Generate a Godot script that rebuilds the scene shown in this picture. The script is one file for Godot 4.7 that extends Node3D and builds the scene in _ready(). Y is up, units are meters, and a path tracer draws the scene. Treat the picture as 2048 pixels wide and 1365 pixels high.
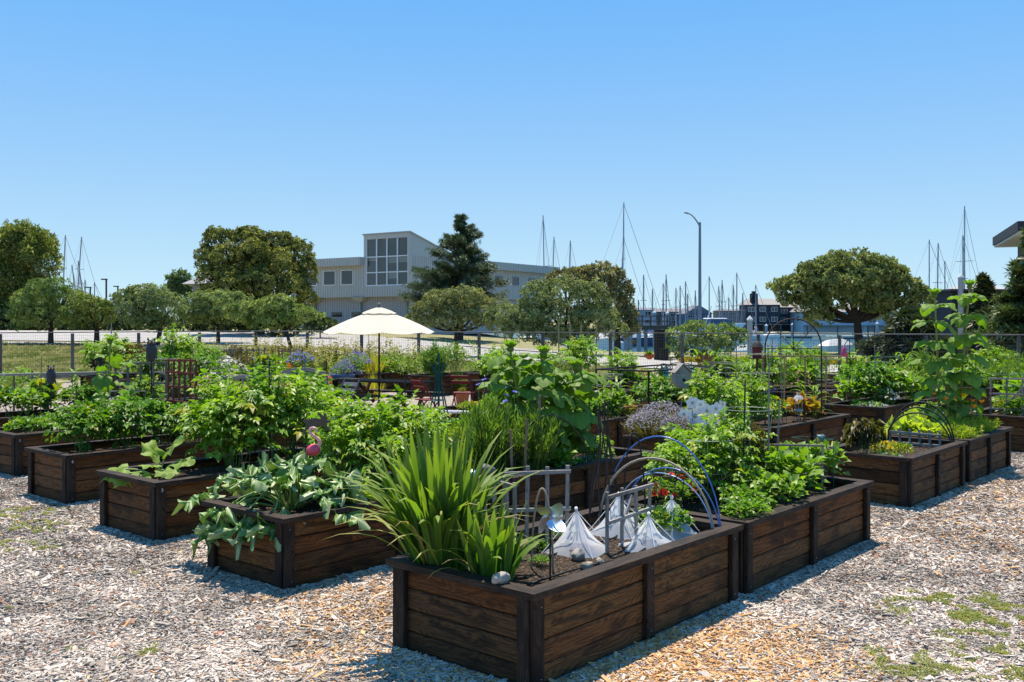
extends Node3D
# Community garden of raised beds beside a marina. x right, y up, depth d = -z.
const F := 1933.0        # focal length in pixels of a 2048 wide picture
const EYE := 2.2
const HORIZON := 643.0
const ORIGIN := Vector2(0.129, 5.654)   # near corner of the nearest bed, (x, depth)
const ALONG := Vector2(0.656, 0.755)    # the long sides of the beds
const ACROSS := Vector2(-0.755, 0.656)  # the short sides of the beds
const BED_TURN := 0.8552

var rng := RandomNumberGenerator.new()
var M := {}
var names := {}
var beds := []
var kinds := {}

class MB:
	var v := PackedVector3Array()
	var n := PackedVector3Array()
	var c := PackedColorArray()
	var t := PackedVector2Array()
	var ix := PackedInt32Array()
	func tri(a: Vector3, b: Vector3, d: Vector3, nr: Vector3, col: Color, ta := Vector2.ZERO, tb := Vector2.ZERO, td := Vector2.ZERO) -> void:
		var k := v.size()
		v.append(a); v.append(b); v.append(d)
		n.append(nr); n.append(nr); n.append(nr)
		c.append(col); c.append(col); c.append(col)
		t.append(ta); t.append(tb); t.append(td)
		if (d - a).cross(b - a).dot(nr) >= 0.0:
			ix.append(k); ix.append(k + 1); ix.append(k + 2)
		else:
			ix.append(k); ix.append(k + 2); ix.append(k + 1)
	func quad(a: Vector3, b: Vector3, d: Vector3, e: Vector3, col: Color, ta := Vector2.ZERO, tb := Vector2.RIGHT, td := Vector2.ONE, te := Vector2.DOWN) -> void:
		# corners in order round the face; the normal faces the side from which they run clockwise
		var nr := (d - a).cross(b - e).normalized() * -1.0
		var k := v.size()
		v.append(a); v.append(b); v.append(d); v.append(e)
		for i in 4:
			n.append(nr); c.append(col)
		t.append(ta); t.append(tb); t.append(td); t.append(te)
		if (d - a).cross(b - a).dot(nr) < 0.0:
			nr = -nr
			for i in 4:
				n[k + i] = nr
		ix.append(k); ix.append(k + 1); ix.append(k + 2)
		ix.append(k); ix.append(k + 2); ix.append(k + 3)
	# a six sided block from eight corners: bottom four round, then the top four above them
	func hexa(p: Array, col: Color, u0 := Vector2.ZERO) -> void:
		var mid := Vector3.ZERO
		for q in p:
			mid += q * 0.125
		for f in [[0, 1, 2, 3], [4, 5, 6, 7], [0, 1, 5, 4], [1, 2, 6, 5], [2, 3, 7, 6], [3, 0, 4, 7]]:
			var a: Vector3 = p[f[0]]
			var b: Vector3 = p[f[1]]
			var d: Vector3 = p[f[2]]
			var e: Vector3 = p[f[3]]
			var out := (a + b + d + e) * 0.25 - mid
			var w := maxf((b - a).length(), (d - e).length())
			var h := maxf((d - b).length(), (e - a).length())
			var ua := u0
			var ub := u0 + Vector2(w, 0)
			var ud := u0 + Vector2(w, h)
			var ue := u0 + Vector2(0, h)
			if h > w:
				ub = u0 + Vector2(0, w); ud = u0 + Vector2(h, w); ue = u0 + Vector2(h, 0)
			if (d - a).cross(b - a).dot(out) >= 0.0:
				quad(a, b, d, e, col, ua, ub, ud, ue)
			else:
				quad(a, e, d, b, col, ua, ue, ud, ub)
	func box(x: Transform3D, s: Vector3, col := Color.WHITE, u0 := Vector2.ZERO) -> void:
		var h := s * 0.5
		var p := []
		for y in [-h.y, h.y]:
			for q in [Vector2(-h.x, -h.z), Vector2(h.x, -h.z), Vector2(h.x, h.z), Vector2(-h.x, h.z)]:
				p.append(x * Vector3(q.x, y, q.y))
		hexa(p, col, u0)
	func bx(at: Vector3, s: Vector3, col := Color.WHITE, u0 := Vector2.ZERO) -> void:
		box(Transform3D(Basis(), at), s, col, u0)
	# a bar along x with its four long edges cut, the texture's u along it
	func bar(x: Transform3D, s: Vector3, cut: float, col: Color, u0 := Vector2.ZERO) -> void:
		var hy := s.y * 0.5
		var hz := s.z * 0.5
		var ring := [Vector2(-hy + cut, -hz), Vector2(hy - cut, -hz), Vector2(hy, -hz + cut), Vector2(hy, hz - cut), Vector2(hy - cut, hz), Vector2(-hy + cut, hz), Vector2(-hy, hz - cut), Vector2(-hy, -hz + cut)]
		var run := 0.0
		for i in 8:
			var a: Vector2 = ring[i]
			var b: Vector2 = ring[(i + 1) % 8]
			var w := (b - a).length()
			quad(x * Vector3(-s.x / 2, a.x, a.y), x * Vector3(s.x / 2, a.x, a.y), x * Vector3(s.x / 2, b.x, b.y), x * Vector3(-s.x / 2, b.x, b.y), col, u0 + Vector2(0, run), u0 + Vector2(s.x, run), u0 + Vector2(s.x, run + w), u0 + Vector2(0, run + w))
			var k := n.size()
			var mid := (a + b) * 0.5
			var nr := (x.basis * Vector3(0, b.y - a.y, a.x - b.x)).normalized()
			if (x.basis * Vector3(0, mid.x, mid.y)).dot(nr) < 0:
				nr = -nr
			if n[k - 1].dot(nr) < 0:
				var j := ix.size()
				var s1 := ix[j - 5]; ix[j - 5] = ix[j - 4]; ix[j - 4] = s1
				var s2 := ix[j - 2]; ix[j - 2] = ix[j - 1]; ix[j - 1] = s2
			for q in 4:
				n[k - 4 + q] = nr
			run += w
		for e in [-0.5, 0.5]:
			for i in range(1, 7):
				tri(x * Vector3(s.x * e, ring[0].x, ring[0].y), x * Vector3(s.x * e, ring[i].x, ring[i].y), x * Vector3(s.x * e, ring[i + 1].x, ring[i + 1].y), (x.basis.x * e).normalized(), col, u0 + ring[0], u0 + ring[i], u0 + ring[i + 1])
	func tube(p: PackedVector3Array, r0: float, r1: float, sides: int, col: Color, closed := false) -> void:
		var m := p.size()
		if m < 2:
			return
		var dirv := (p[1] - p[0]).normalized()
		var side := dirv.cross(Vector3.UP if absf(dirv.y) < 0.9 else Vector3.RIGHT).normalized()
		var first := v.size()
		var run := 0.0
		for i in m:
			var a := p[maxi(i - 1, 0)]
			var b := p[mini(i + 1, m - 1)]
			if closed:
				a = p[(i - 1 + m) % m]
				b = p[(i + 1) % m]
			var d := (b - a).normalized()
			side = (side - d * side.dot(d)).normalized()
			var up := d.cross(side)
			var r := lerpf(r0, r1, float(i) / (m - 1))
			if i > 0:
				run += p[i].distance_to(p[i - 1])
			for k in sides + 1:
				var an := TAU * k / sides
				var o := side * cos(an) + up * sin(an)
				v.append(p[i] + o * r)
				n.append(o)
				c.append(col)
				t.append(Vector2(run, r * an))
		var loops := m if closed else m - 1
		for i in loops:
			var q := first + i * (sides + 1)
			var w := first + ((i + 1) % m) * (sides + 1)
			for k in sides:
				ix.append(q + k); ix.append(w + k); ix.append(q + k + 1)
				ix.append(q + k + 1); ix.append(w + k); ix.append(w + k + 1)
		if not closed and sides > 3:
			for e in [0, m - 1]:
				var q: int = first + e * (sides + 1)
				var out: Vector3 = (p[0] - p[1]).normalized() if e == 0 else (p[m - 1] - p[m - 2]).normalized()
				for k in range(1, sides - 1):
					tri(v[q], v[q + k], v[q + k + 1], out, col)
	func rod(a: Vector3, b: Vector3, r: float, col := Color.WHITE, sides := 5) -> void:
		tube(PackedVector3Array([a, b]), r, r, sides, col)
	# a surface turned round the y axis: profile points are (radius, height)
	func lathe(x: Transform3D, prof: Array, sides: int, col: Color) -> void:
		var first := v.size()
		var m := prof.size()
		for i in m:
			var a: Vector2 = prof[maxi(i - 1, 0)]
			var b: Vector2 = prof[mini(i + 1, m - 1)]
			var nr := Vector2(b.y - a.y, a.x - b.x).normalized()
			for k in sides + 1:
				var an := TAU * k / sides
				v.append(x * Vector3(prof[i].x * cos(an), prof[i].y, prof[i].x * sin(an)))
				n.append((x.basis * Vector3(nr.x * cos(an), nr.y, nr.x * sin(an))).normalized())
				c.append(col)
				t.append(Vector2(float(k) / sides, prof[i].y))
		for i in m - 1:
			var q := first + i * (sides + 1)
			var w := q + sides + 1
			for k in sides:
				ix.append(q + k); ix.append(q + k + 1); ix.append(w + k)
				ix.append(q + k + 1); ix.append(w + k + 1); ix.append(w + k)
	func ball(x: Transform3D, r: Vector3, col: Color, sides := 10, rows := 6) -> void:
		var prof := []
		for i in rows + 1:
			var an := -PI / 2 + PI * i / rows
			prof.append(Vector2(maxf(cos(an), 0.001), sin(an)))
		lathe(x * Transform3D(Basis.from_scale(r), Vector3.ZERO), prof, sides, col)
	# a leaf from o towards d whose upper face looks to nr
	func leaf(o: Vector3, d: Vector3, nr: Vector3, length: float, wide: float, col: Color, bend := 0.2, seg := 1, fold := 0.22, prof := 0) -> void:
		d = d.normalized()
		var s := d.cross(nr)
		if s.length_squared() < 0.0001:
			s = d.cross(Vector3(0.3, 0.7, 0.6))
		s = s.normalized()
		nr = s.cross(d).normalized()
		var k := v.size()
		if seg <= 1:
			var h := wide * 0.5
			var m := o + d * length * 0.45
			var lift := nr * (fold * wide)
			v.append(o); v.append(m - s * h + lift); v.append(o + d * length - nr * (bend * length)); v.append(m + s * h + lift)
			n.append((nr - d * bend * 0.5).normalized()); n.append((nr + s * fold * 1.5).normalized()); n.append((nr + d * bend).normalized()); n.append((nr - s * fold * 1.5).normalized())
			for i in 4:
				c.append(col)
				t.append(Vector2.ZERO)
			ix.append(k); ix.append(k + 1); ix.append(k + 2)
			ix.append(k); ix.append(k + 2); ix.append(k + 3)
			return
		var q := o
		for i in seg + 1:
			var u := float(i) / seg
			var w := sin(PI * pow(u, 0.75)) if prof == 0 else (1.0 - pow(u, 2.2)) * minf(1.0, 0.45 + u * 3.0) if prof == 1 else sqrt(maxf(0.0, sin(PI * pow(u, 0.6)))) 
			w = maxf(w, 0.02) * wide * 0.5
			var lift := nr * (fold * w * 2.0)
			v.append(q - s * w + lift); v.append(q); v.append(q + s * w + lift)
			n.append((nr + s * fold * 1.5).normalized()); n.append(nr); n.append((nr - s * fold * 1.5).normalized())
			for j in 3:
				c.append(col)
				t.append(Vector2(0.5 * j, u))
			q += d * (length / seg)
			var a := -bend * 1.6 / seg
			var d2 := d * cos(a) + nr * sin(a)
			nr = nr * cos(a) - d * sin(a)
			d = d2
		for i in seg:
			var e := k + i * 3
			ix.append(e); ix.append(e + 3); ix.append(e + 1)
			ix.append(e + 1); ix.append(e + 3); ix.append(e + 4)
			ix.append(e + 1); ix.append(e + 4); ix.append(e + 2)
			ix.append(e + 2); ix.append(e + 4); ix.append(e + 5)
	func done() -> ArrayMesh:
		var a := []
		a.resize(Mesh.ARRAY_MAX)
		a[Mesh.ARRAY_VERTEX] = v
		a[Mesh.ARRAY_NORMAL] = n
		a[Mesh.ARRAY_COLOR] = c
		a[Mesh.ARRAY_TEX_UV] = t
		a[Mesh.ARRAY_INDEX] = ix
		var m := ArrayMesh.new()
		m.add_surface_from_arrays(Mesh.PRIMITIVE_TRIANGLES, a)
		return m

func rr(a: float, b: float) -> float:
	return rng.randf_range(a, b)

func rdir() -> Vector3:
	var z := rng.randf_range(-1, 1)
	var a := rng.randf() * TAU
	var r := sqrt(1 - z * z)
	return Vector3(r * cos(a), z, r * sin(a))

func lin(r: float, g: float, b: float) -> Color:
	return Color(r, g, b).linear_to_srgb()

func pick(a: Array):
	return a[rng.randi() % a.size()]

# a point seen at pixel (px, py) of the photograph, at depth d / at height h above the garden's ground
func at(px: float, py: float, d: float) -> Vector3:
	return Vector3((px - 1024.0) * d / F, EYE + (HORIZON - py) * d / F, -d)

func on(px: float, py: float, h := 0.0) -> Vector3:
	return at(px, py, F * (EYE - h) / (py - HORIZON))

func uv(u: float, w: float, h := 0.0) -> Vector3:
	var p := ORIGIN + ALONG * u + ACROSS * w
	return Vector3(p.x, h, -p.y)

func numbered(called: String) -> String:
	var k: int = names.get(called, -1) + 1
	names[called] = k
	return called if k == 0 else "%s_%03d" % [called, k]

func tag(o: Node, label: String, category: String, group := "", kind := "") -> Node:
	if label: o.set_meta("label", label)
	if category: o.set_meta("category", category)
	if group: o.set_meta("group", group)
	if kind: o.set_meta("kind", kind)
	return o

func thing(called: String, label: String, category: String, where := Vector3.ZERO, turn := 0.0, group := "") -> Node3D:
	var o := Node3D.new()
	o.name = numbered(called)
	add_child(o)
	o.position = where
	o.rotation.y = turn
	tag(o, label, category, group)
	return o

func part(parent: Node, called: String, mesh, material: Material, x := Transform3D()) -> MeshInstance3D:
	var o := MeshInstance3D.new()
	o.name = called
	o.mesh = mesh.done() if mesh is MB else mesh
	o.material_override = material
	parent.add_child(o, true)
	o.transform = x
	return o

func structure(called: String, mesh, material: Material) -> MeshInstance3D:
	var o := part(self, numbered(called), mesh, material)
	o.set_meta("kind", "structure")
	return o

func copies(parent: Node, called: String, mesh: Mesh, material: Material, buffer: PackedFloat32Array, colored := true) -> MultiMeshInstance3D:
	var mm := MultiMesh.new()
	mm.transform_format = MultiMesh.TRANSFORM_3D
	mm.use_colors = colored
	mm.mesh = mesh
	mm.instance_count = buffer.size() / (16 if colored else 12)
	mm.buffer = buffer
	var o := MultiMeshInstance3D.new()
	o.name = called
	o.multimesh = mm
	o.material_override = material
	parent.add_child(o, true)
	o.set_meta("kind", "stuff")
	return o

func push(b: PackedFloat32Array, s: Basis, o: Vector3, col: Color) -> void:
	b.append(s.x.x); b.append(s.y.x); b.append(s.z.x); b.append(o.x)
	b.append(s.x.y); b.append(s.y.y); b.append(s.z.y); b.append(o.y)
	b.append(s.x.z); b.append(s.y.z); b.append(s.z.z); b.append(o.z)
	b.append(col.r); b.append(col.g); b.append(col.b); b.append(1.0)

func mat(called: String, col: Color, rough := 0.8, opts := {}) -> StandardMaterial3D:
	var m := StandardMaterial3D.new()
	m.resource_name = called
	m.albedo_color = col
	m.roughness = rough
	m.metallic_specular = 0.4
	for k in opts:
		m.set(k, opts[k])
	M[called] = m
	return m

func noise(freq: float, seed_: int, octaves := 4, type := FastNoiseLite.TYPE_SIMPLEX_SMOOTH) -> FastNoiseLite:
	var f := FastNoiseLite.new()
	f.seed = seed_
	f.frequency = freq
	f.fractal_octaves = octaves
	f.noise_type = type
	return f

func noise_texture(f: FastNoiseLite, stops: Array, size := 512) -> NoiseTexture2D:
	var t := NoiseTexture2D.new()
	t.width = size
	t.height = size
	t.seamless = true
	t.noise = f
	if stops.size():
		var g := Gradient.new()
		var off := PackedFloat32Array()
		var cols := PackedColorArray()
		for s in stops:
			off.append(s[0])
			cols.append(s[1])
		g.offsets = off
		g.colors = cols
		t.color_ramp = g
	return t

# boards: long grain with rings that bow, dark scorched or stained patches and knots; u runs along the board
func wood_texture(seed_: int, dark: Color, middle: Color, light: Color, scorch: float, w := 1024, h := 512) -> ImageTexture:
	var im := Image.create(w, h, false, Image.FORMAT_RGB8)
	var warp := noise(0.004, seed_, 2)
	var fine := noise(0.02, seed_ + 1, 3)
	var blot := noise(0.006, seed_ + 2, 4)
	var r := RandomNumberGenerator.new()
	r.seed = seed_
	var knots := []
	for i in 14:
		knots.append(Vector3(r.randf() * w, r.randf() * h, r.randf_range(3, 8)))
	for y in h:
		for x in w:
			var bow := warp.get_noise_2d(x, y * 2.2) * 46.0
			var ring := 0.5 + 0.5 * sin((y + bow) * 0.55)
			var g := 0.5 + 0.5 * fine.get_noise_2d(x * 0.35, y * 9.0)
			var b := clampf(0.5 + 1.1 * blot.get_noise_2d(x * 0.6, y * 1.3), 0, 1)
			var val := clampf(0.5 + (0.22 * ring + 0.78 * g - 0.5) * 0.75, 0, 1)
			var col := middle.lerp(light, val) if val > 0.5 else dark.lerp(middle, val * 2.0)
			col = col.lerp(dark, clampf((b - 1.0 + scorch) * 1.5, 0, 0.8))
			im.set_pixel(x, y, col)
	for k in knots:
		for y in range(-8, 9):
			for x in range(-14, 15):
				var q: float = Vector2(x * 0.6, y).length() / k.z
				if q < 1.0:
					var px := posmod(int(k.x) + x, w)
					var py := posmod(int(k.y) + y, h)
					im.set_pixel(px, py, im.get_pixel(px, py).lerp(dark, 0.8 * (1 - q * q)))
	return ImageTexture.create_from_image(im)

func _ready() -> void:
	rng.seed = 20250
	# camera: level, the lens shifted a little down
	var cam := Camera3D.new()
	cam.name = "camera"
	add_child(cam)
	cam.position = Vector3(0, EYE, 0)
	cam.projection = Camera3D.PROJECTION_FRUSTUM
	cam.near = 0.1
	cam.far = 3000.0
	cam.size = 0.1 * 1365.0 / F
	cam.frustum_offset = Vector2(0, -0.1 * (682.5 - HORIZON) / F)
	cam.current = true
	# sky
	var env := Environment.new()
	env.background_mode = Environment.BG_SKY
	var sky := ProceduralSkyMaterial.new()
	sky.sky_top_color = lin(0.042, 0.226, 0.55)
	sky.sky_horizon_color = lin(0.375, 0.515, 0.56)
	sky.sky_curve = 0.133
	sky.ground_bottom_color = lin(0.14, 0.125, 0.11)
	sky.ground_horizon_color = lin(0.28, 0.31, 0.33)
	sky.sun_angle_max = 0.0
	env.sky = Sky.new()
	env.sky.sky_material = sky
	env.background_energy_multiplier = 1.0
	env.tonemap_mode = Environment.TONE_MAPPER_LINEAR
	env.tonemap_exposure = 1.75
	env.sdfgi_enabled = true
	env.ssao_enabled = true
	env.ssil_enabled = true
	var we := WorldEnvironment.new()
	we.name = "environment"
	we.environment = env
	add_child(we)
	# sun: high, straight ahead, a touch to the left
	var sun := DirectionalLight3D.new()
	sun.name = "sun"
	add_child(sun)
	sun.rotation_degrees = Vector3(-68, 180 + 4, 0)
	sun.light_energy = 1.55
	sun.light_color = Color(1.0, 0.955, 0.89)
	sun.light_angular_distance = 0.5
	sun.shadow_enabled = true
	sun.sky_mode = DirectionalLight3D.SKY_MODE_LIGHT_ONLY
	materials()
	terrain()
	raised_beds()
	wood_chips()
	plant_kinds()
	garden()
	big_leaf_plants()
	ornaments()
	clutter()
	furniture()
	trees()
	background()

func materials() -> void:
	var grain := wood_texture(11, lin(0.013, 0.009, 0.007), lin(0.105, 0.045, 0.016), lin(0.23, 0.108, 0.038), 0.31)
	var dark_grain := wood_texture(12, lin(0.011, 0.009, 0.008), lin(0.028, 0.019, 0.014), lin(0.07, 0.046, 0.03), 0.45, 1024, 256)
	var grey_grain := wood_texture(13, lin(0.10, 0.085, 0.07), lin(0.26, 0.235, 0.21), lin(0.40, 0.37, 0.34), 0.25, 512, 256)
	var relief := noise_texture(noise(0.02, 5, 4), [], 256)
	mat("plank_wood", Color.WHITE, 0.72, {"albedo_texture": grain, "vertex_color_use_as_albedo": true, "uv1_scale": Vector3(0.38, 1.1, 1), "heightmap_enabled": true, "heightmap_texture": grain, "heightmap_scale": 0.25, "metallic_specular": 0.3})
	mat("post_wood", Color.WHITE, 0.75, {"albedo_texture": dark_grain, "vertex_color_use_as_albedo": true, "uv1_scale": Vector3(0.5, 2.0, 1), "heightmap_enabled": true, "heightmap_texture": dark_grain, "heightmap_scale": 0.3, "metallic_specular": 0.3})
	mat("grey_wood", Color.WHITE, 0.85, {"albedo_texture": grey_grain, "vertex_color_use_as_albedo": true, "uv1_scale": Vector3(0.8, 3.0, 1), "heightmap_enabled": true, "heightmap_texture": grey_grain, "heightmap_scale": 0.2, "metallic_specular": 0.25})
	mat("soil", Color.WHITE, 0.95, {"albedo_texture": noise_texture(noise(0.05, 21, 5), [[0.0, lin(0.022, 0.016, 0.012)], [0.5, lin(0.06, 0.044, 0.033)], [0.75, lin(0.13, 0.10, 0.075)], [1.0, lin(0.24, 0.19, 0.15)]]), "uv1_scale": Vector3(1.2, 1.2, 1), "heightmap_enabled": true, "heightmap_texture": noise_texture(noise(0.05, 21, 5), []), "heightmap_scale": 3.0, "metallic_specular": 0.1})
	mat("mulch", Color.WHITE, 0.95, {"albedo_texture": noise_texture(noise(0.06, 31, 5), [[0.0, lin(0.08, 0.062, 0.05)], [0.45, lin(0.23, 0.19, 0.155)], [0.7, lin(0.40, 0.35, 0.30)], [1.0, lin(0.54, 0.49, 0.44)]]), "uv1_triplanar": true, "uv1_world_triplanar": true, "uv1_scale": Vector3(0.9, 0.9, 0.9), "metallic_specular": 0.1})
	mat("dry_grass", Color.WHITE, 0.95, {"albedo_texture": noise_texture(noise(0.03, 41, 5), [[0.0, lin(0.09, 0.10, 0.045)], [0.4, lin(0.20, 0.195, 0.09)], [0.7, lin(0.34, 0.30, 0.18)], [1.0, lin(0.42, 0.37, 0.26)]]), "uv1_triplanar": true, "uv1_world_triplanar": true, "uv1_scale": Vector3(0.21, 0.21, 0.21), "metallic_specular": 0.1})
	mat("wood_chip", Color.WHITE, 0.9, {"vertex_color_use_as_albedo": true, "metallic_specular": 0.2})
	mat("leaf", lin(1.36, 1.17, 0.95), 0.45, {"vertex_color_use_as_albedo": true, "metallic_specular": 0.45, "backlight_enabled": true, "backlight": Color(0.93, 1.0, 0.45)})
	mat("thick_leaf", lin(1.25, 1.12, 1.0), 0.45, {"vertex_color_use_as_albedo": true, "metallic_specular": 0.45, "backlight_enabled": true, "backlight": Color(0.55, 0.62, 0.3)})
	mat("broad_leaf", lin(1.12, 1.05, 1.0), 0.55, {"vertex_color_use_as_albedo": true, "metallic_specular": 0.4, "backlight_enabled": true, "backlight": Color(0.93, 1.0, 0.42)})
	mat("tree_leaf", Color.WHITE, 0.62, {"vertex_color_use_as_albedo": true, "metallic_specular": 0.3, "backlight_enabled": true, "backlight": Color(0.66, 0.72, 0.42)})
	mat("petal", Color.WHITE, 0.6, {"vertex_color_use_as_albedo": true, "metallic_specular": 0.3, "backlight_enabled": true, "backlight": Color(0.8, 0.8, 0.8)})
	mat("stem", Color.WHITE, 0.6, {"vertex_color_use_as_albedo": true, "metallic_specular": 0.35})
	mat("bark", Color.WHITE, 0.95, {"albedo_texture": noise_texture(noise(0.04, 51, 4), [[0.0, lin(0.015, 0.012, 0.010)], [0.6, lin(0.06, 0.045, 0.035)], [1.0, lin(0.14, 0.11, 0.09)]], 256), "uv1_scale": Vector3(1.2, 2.0, 1), "heightmap_enabled": true, "heightmap_texture": relief, "heightmap_scale": 3.0, "metallic_specular": 0.15})
	mat("plain", Color.WHITE, 0.7, {"vertex_color_use_as_albedo": true, "metallic_specular": 0.35})
	mat("gloss", Color.WHITE, 0.3, {"vertex_color_use_as_albedo": true, "metallic_specular": 0.5})
	mat("metal", Color.WHITE, 0.32, {"vertex_color_use_as_albedo": true, "metallic": 1.0})
	mat("wire", Color.WHITE, 0.5, {"vertex_color_use_as_albedo": true, "metallic": 0.3})

func ground_height(x: float, d: float) -> float:
	var land := clampf((d - 42.0) * 0.034, 0.0, 1.35) * smoothstep(10.0, -14.0, x)
	var wet := smoothstep(69.0, 75.0, d) * smoothstep(4.0, 9.0, x + clampf((d - 106.0) * 0.5, 0.0, 14.0))
	var h := lerpf(land, -3.2, wet)
	return lerpf(h, 0.9, smoothstep(268.0, 274.0, d))

func terrain() -> void:
	var xs := [-900.0, -400, -200, -120, -80, -60, -45, -35, -28, -22, -17, -13, -9, -5, -1, 2, 4, 5, 6, 7, 8, 9, 12, 16, 20, 26, 34, 45, 60, 90, 140, 220, 400, 900]
	var ds := [-40.0, -10, 5, 15, 25, 34, 40, 42, 45, 48, 52, 56, 60, 64, 67, 69, 70, 71, 72, 73, 74, 75, 78, 84, 90, 100, 120, 160, 220, 266, 268, 269.5, 271, 272.5, 274, 300, 400, 700, 1500, 2900]
	var b := MB.new()
	for i in ds.size():
		for j in xs.size():
			var h := ground_height(xs[j], ds[i])
			b.v.append(Vector3(xs[j], h, -ds[i]))
			b.n.append(Vector3(ground_height(xs[j] - 0.5, ds[i]) - ground_height(xs[j] + 0.5, ds[i]), 1, ground_height(xs[j], ds[i] + 0.5) - ground_height(xs[j], ds[i] - 0.5)).normalized())
			b.c.append(Color.WHITE)
			b.t.append(Vector2(xs[j], ds[i]))
	for i in ds.size() - 1:
		for j in xs.size() - 1:
			var k := i * xs.size() + j
			var w := k + xs.size()
			b.ix.append_array(PackedInt32Array([k, w, k + 1, k + 1, w, w + 1]))
	structure("ground", b, M.dry_grass)
	# the garden's floor of wood mulch, a sheet just above the ground
	b = MB.new()
	var yard := [Vector2(-40, -12), Vector2(-40, 16.5), Vector2(-17.9, 34.0), Vector2(-10.5, 40.0), Vector2(22.0, 25.9), Vector2(34, 20.5), Vector2(34, -12)]
	for i in range(1, yard.size() - 1):
		b.tri(Vector3(yard[0].x, 0.004, -yard[0].y), Vector3(yard[i].x, 0.004, -yard[i].y), Vector3(yard[i + 1].x, 0.004, -yard[i + 1].y), Vector3.UP, Color.WHITE)
	structure("mulch_ground", b, M.mulch)

func in_bed(x: float, d: float, margin := 0.0) -> bool:
	var q := Vector2(x, d) - ORIGIN
	var u := q.dot(ALONG)
	var w := q.dot(ACROSS)
	for r in beds:
		if u > r[0] - margin and u < r[1] + margin and w > r[2] - margin and w < r[3] + margin:
			return true
	return false

# bright, newly spread chips lie in patches along the nearest bed and the right hand path
func fresh(x: float, d: float, f: FastNoiseLite) -> float:
	var k := 0.0
	for e in [[1.25, 6.35, 0.9, 0.75, 0.85], [0.55, 5.7, 1.0, 0.6, 0.85], [-1.1, 7.6, 0.7, 0.8, 0.5], [-0.9, 6.2, 0.6, 0.4, 0.4], [4.9, 9.6, 1.0, 1.8, 0.25], [6.4, 12.5, 1.0, 2.2, 0.3]]:
		var q: float = Vector2((x - e[0]) / e[2], (d - e[1]) / e[3]).length()
		k = maxf(k, e[4] * clampf(1.5 - q, 0, 1))
	return clampf(k * (1.0 + 0.5 * f.get_noise_2d(x * 60, d * 60)), 0.02, 1)

func wood_chips() -> void:
	var shapes := []
	for s in 4:
		var b := MB.new()
		var p := []
		for y in [-0.5, 0.5]:
			for q in [Vector2(-0.5, -0.5), Vector2(0.5, -0.5), Vector2(0.5, 0.5), Vector2(-0.5, 0.5)]:
				var end := absf(q.x) * (0.35 if s % 2 else 0.7)
				p.append(Vector3(q.x + rr(-0.08, 0.08), y + rr(-0.25, 0.25) + (0.4 * q.x if s > 1 else 0.0), q.y * (1.0 - end * rr(0.2, 1.0))))
		b.hexa(p, Color.WHITE)
		shapes.append(b.done())
	var f := noise(0.01, 77, 3)
	var grain := noise(0.012, 78, 2)
	var buffers := [PackedFloat32Array(), PackedFloat32Array(), PackedFloat32Array(), PackedFloat32Array()]
	var total := 0
	# strips of depth, fewer and larger pieces farther off
	var strips := [[5.3, 6.6, 8200], [6.6, 8.0, 6400], [8.0, 10.0, 4300], [10.0, 12.5, 2500], [12.5, 16.0, 1200], [16.0, 24.0, 240]]
	for st in strips:
		var half: float = st[1] * 0.545 + 0.3
		var count := int(half * 2 * (st[1] - st[0]) * st[2])
		for i in count:
			var d := rr(st[0], st[1])
			var x := rr(-half, half)
			if in_bed(x, d, -0.02):
				continue
			var k := fresh(x, d, f)
			var tone := grain.get_noise_2d(x * 90, d * 90)
			var col: Color
			if rng.randf() < k * 1.15:
				col = Color(0.50, 0.25, 0.095).lerp(Color(0.62, 0.42, 0.22), rng.randf()) * rr(0.7, 1.15)
				if rng.randf() < 0.25:
					col = Color(0.5, 0.44, 0.38) * rr(0.8, 1.2)
			else:
				var g := rng.randf()
				col = Color(0.52, 0.46, 0.39).lerp(Color(0.39, 0.33, 0.27), rng.randf()) * rr(0.8, 1.22) if g < 0.66 else Color(0.32, 0.26, 0.21) * rr(0.55, 1.1) if g < 0.95 else Color(0.36, 0.19, 0.12) * rr(0.6, 1.2)
				col *= 1.0 + 0.5 * tone
			var big := rng.randf()
			var length := (0.012 + 0.026 * rng.randf() if big < 0.82 else 0.036 + 0.04 * rng.randf() if big < 0.99 else 0.09 + 0.09 * rng.randf()) * (1.0 if st[0] < 9 else 1.25)
			var wide := length * rr(0.18, 0.5) if length < 0.05 else length * rr(0.12, 0.3)
			var s := Basis.from_euler(Vector3(rr(-0.35, 0.35), rng.randf() * TAU, rr(-0.28, 0.28))) * Basis.from_scale(Vector3(length, rr(0.003, 0.008), wide))
			push(buffers[rng.randi() % 4], s, Vector3(x, rr(0.008, 0.026), -d), col)
			total += 1
	var root := thing("wood_chip_mulch", "loose weathered grey and orange wood chips spread over the garden floor", "mulch")
	root.set_meta("kind", "stuff")
	for s in 4:
		copies(root, "wood_chips", shapes[s], M.wood_chip, buffers[s])

var bed_count := 0
var plank_meshes := []
var end_plank_meshes := []
var upright_meshes := []
var cap_meshes := []
var end_cap_meshes := []
const BED_H := 0.6

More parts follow.
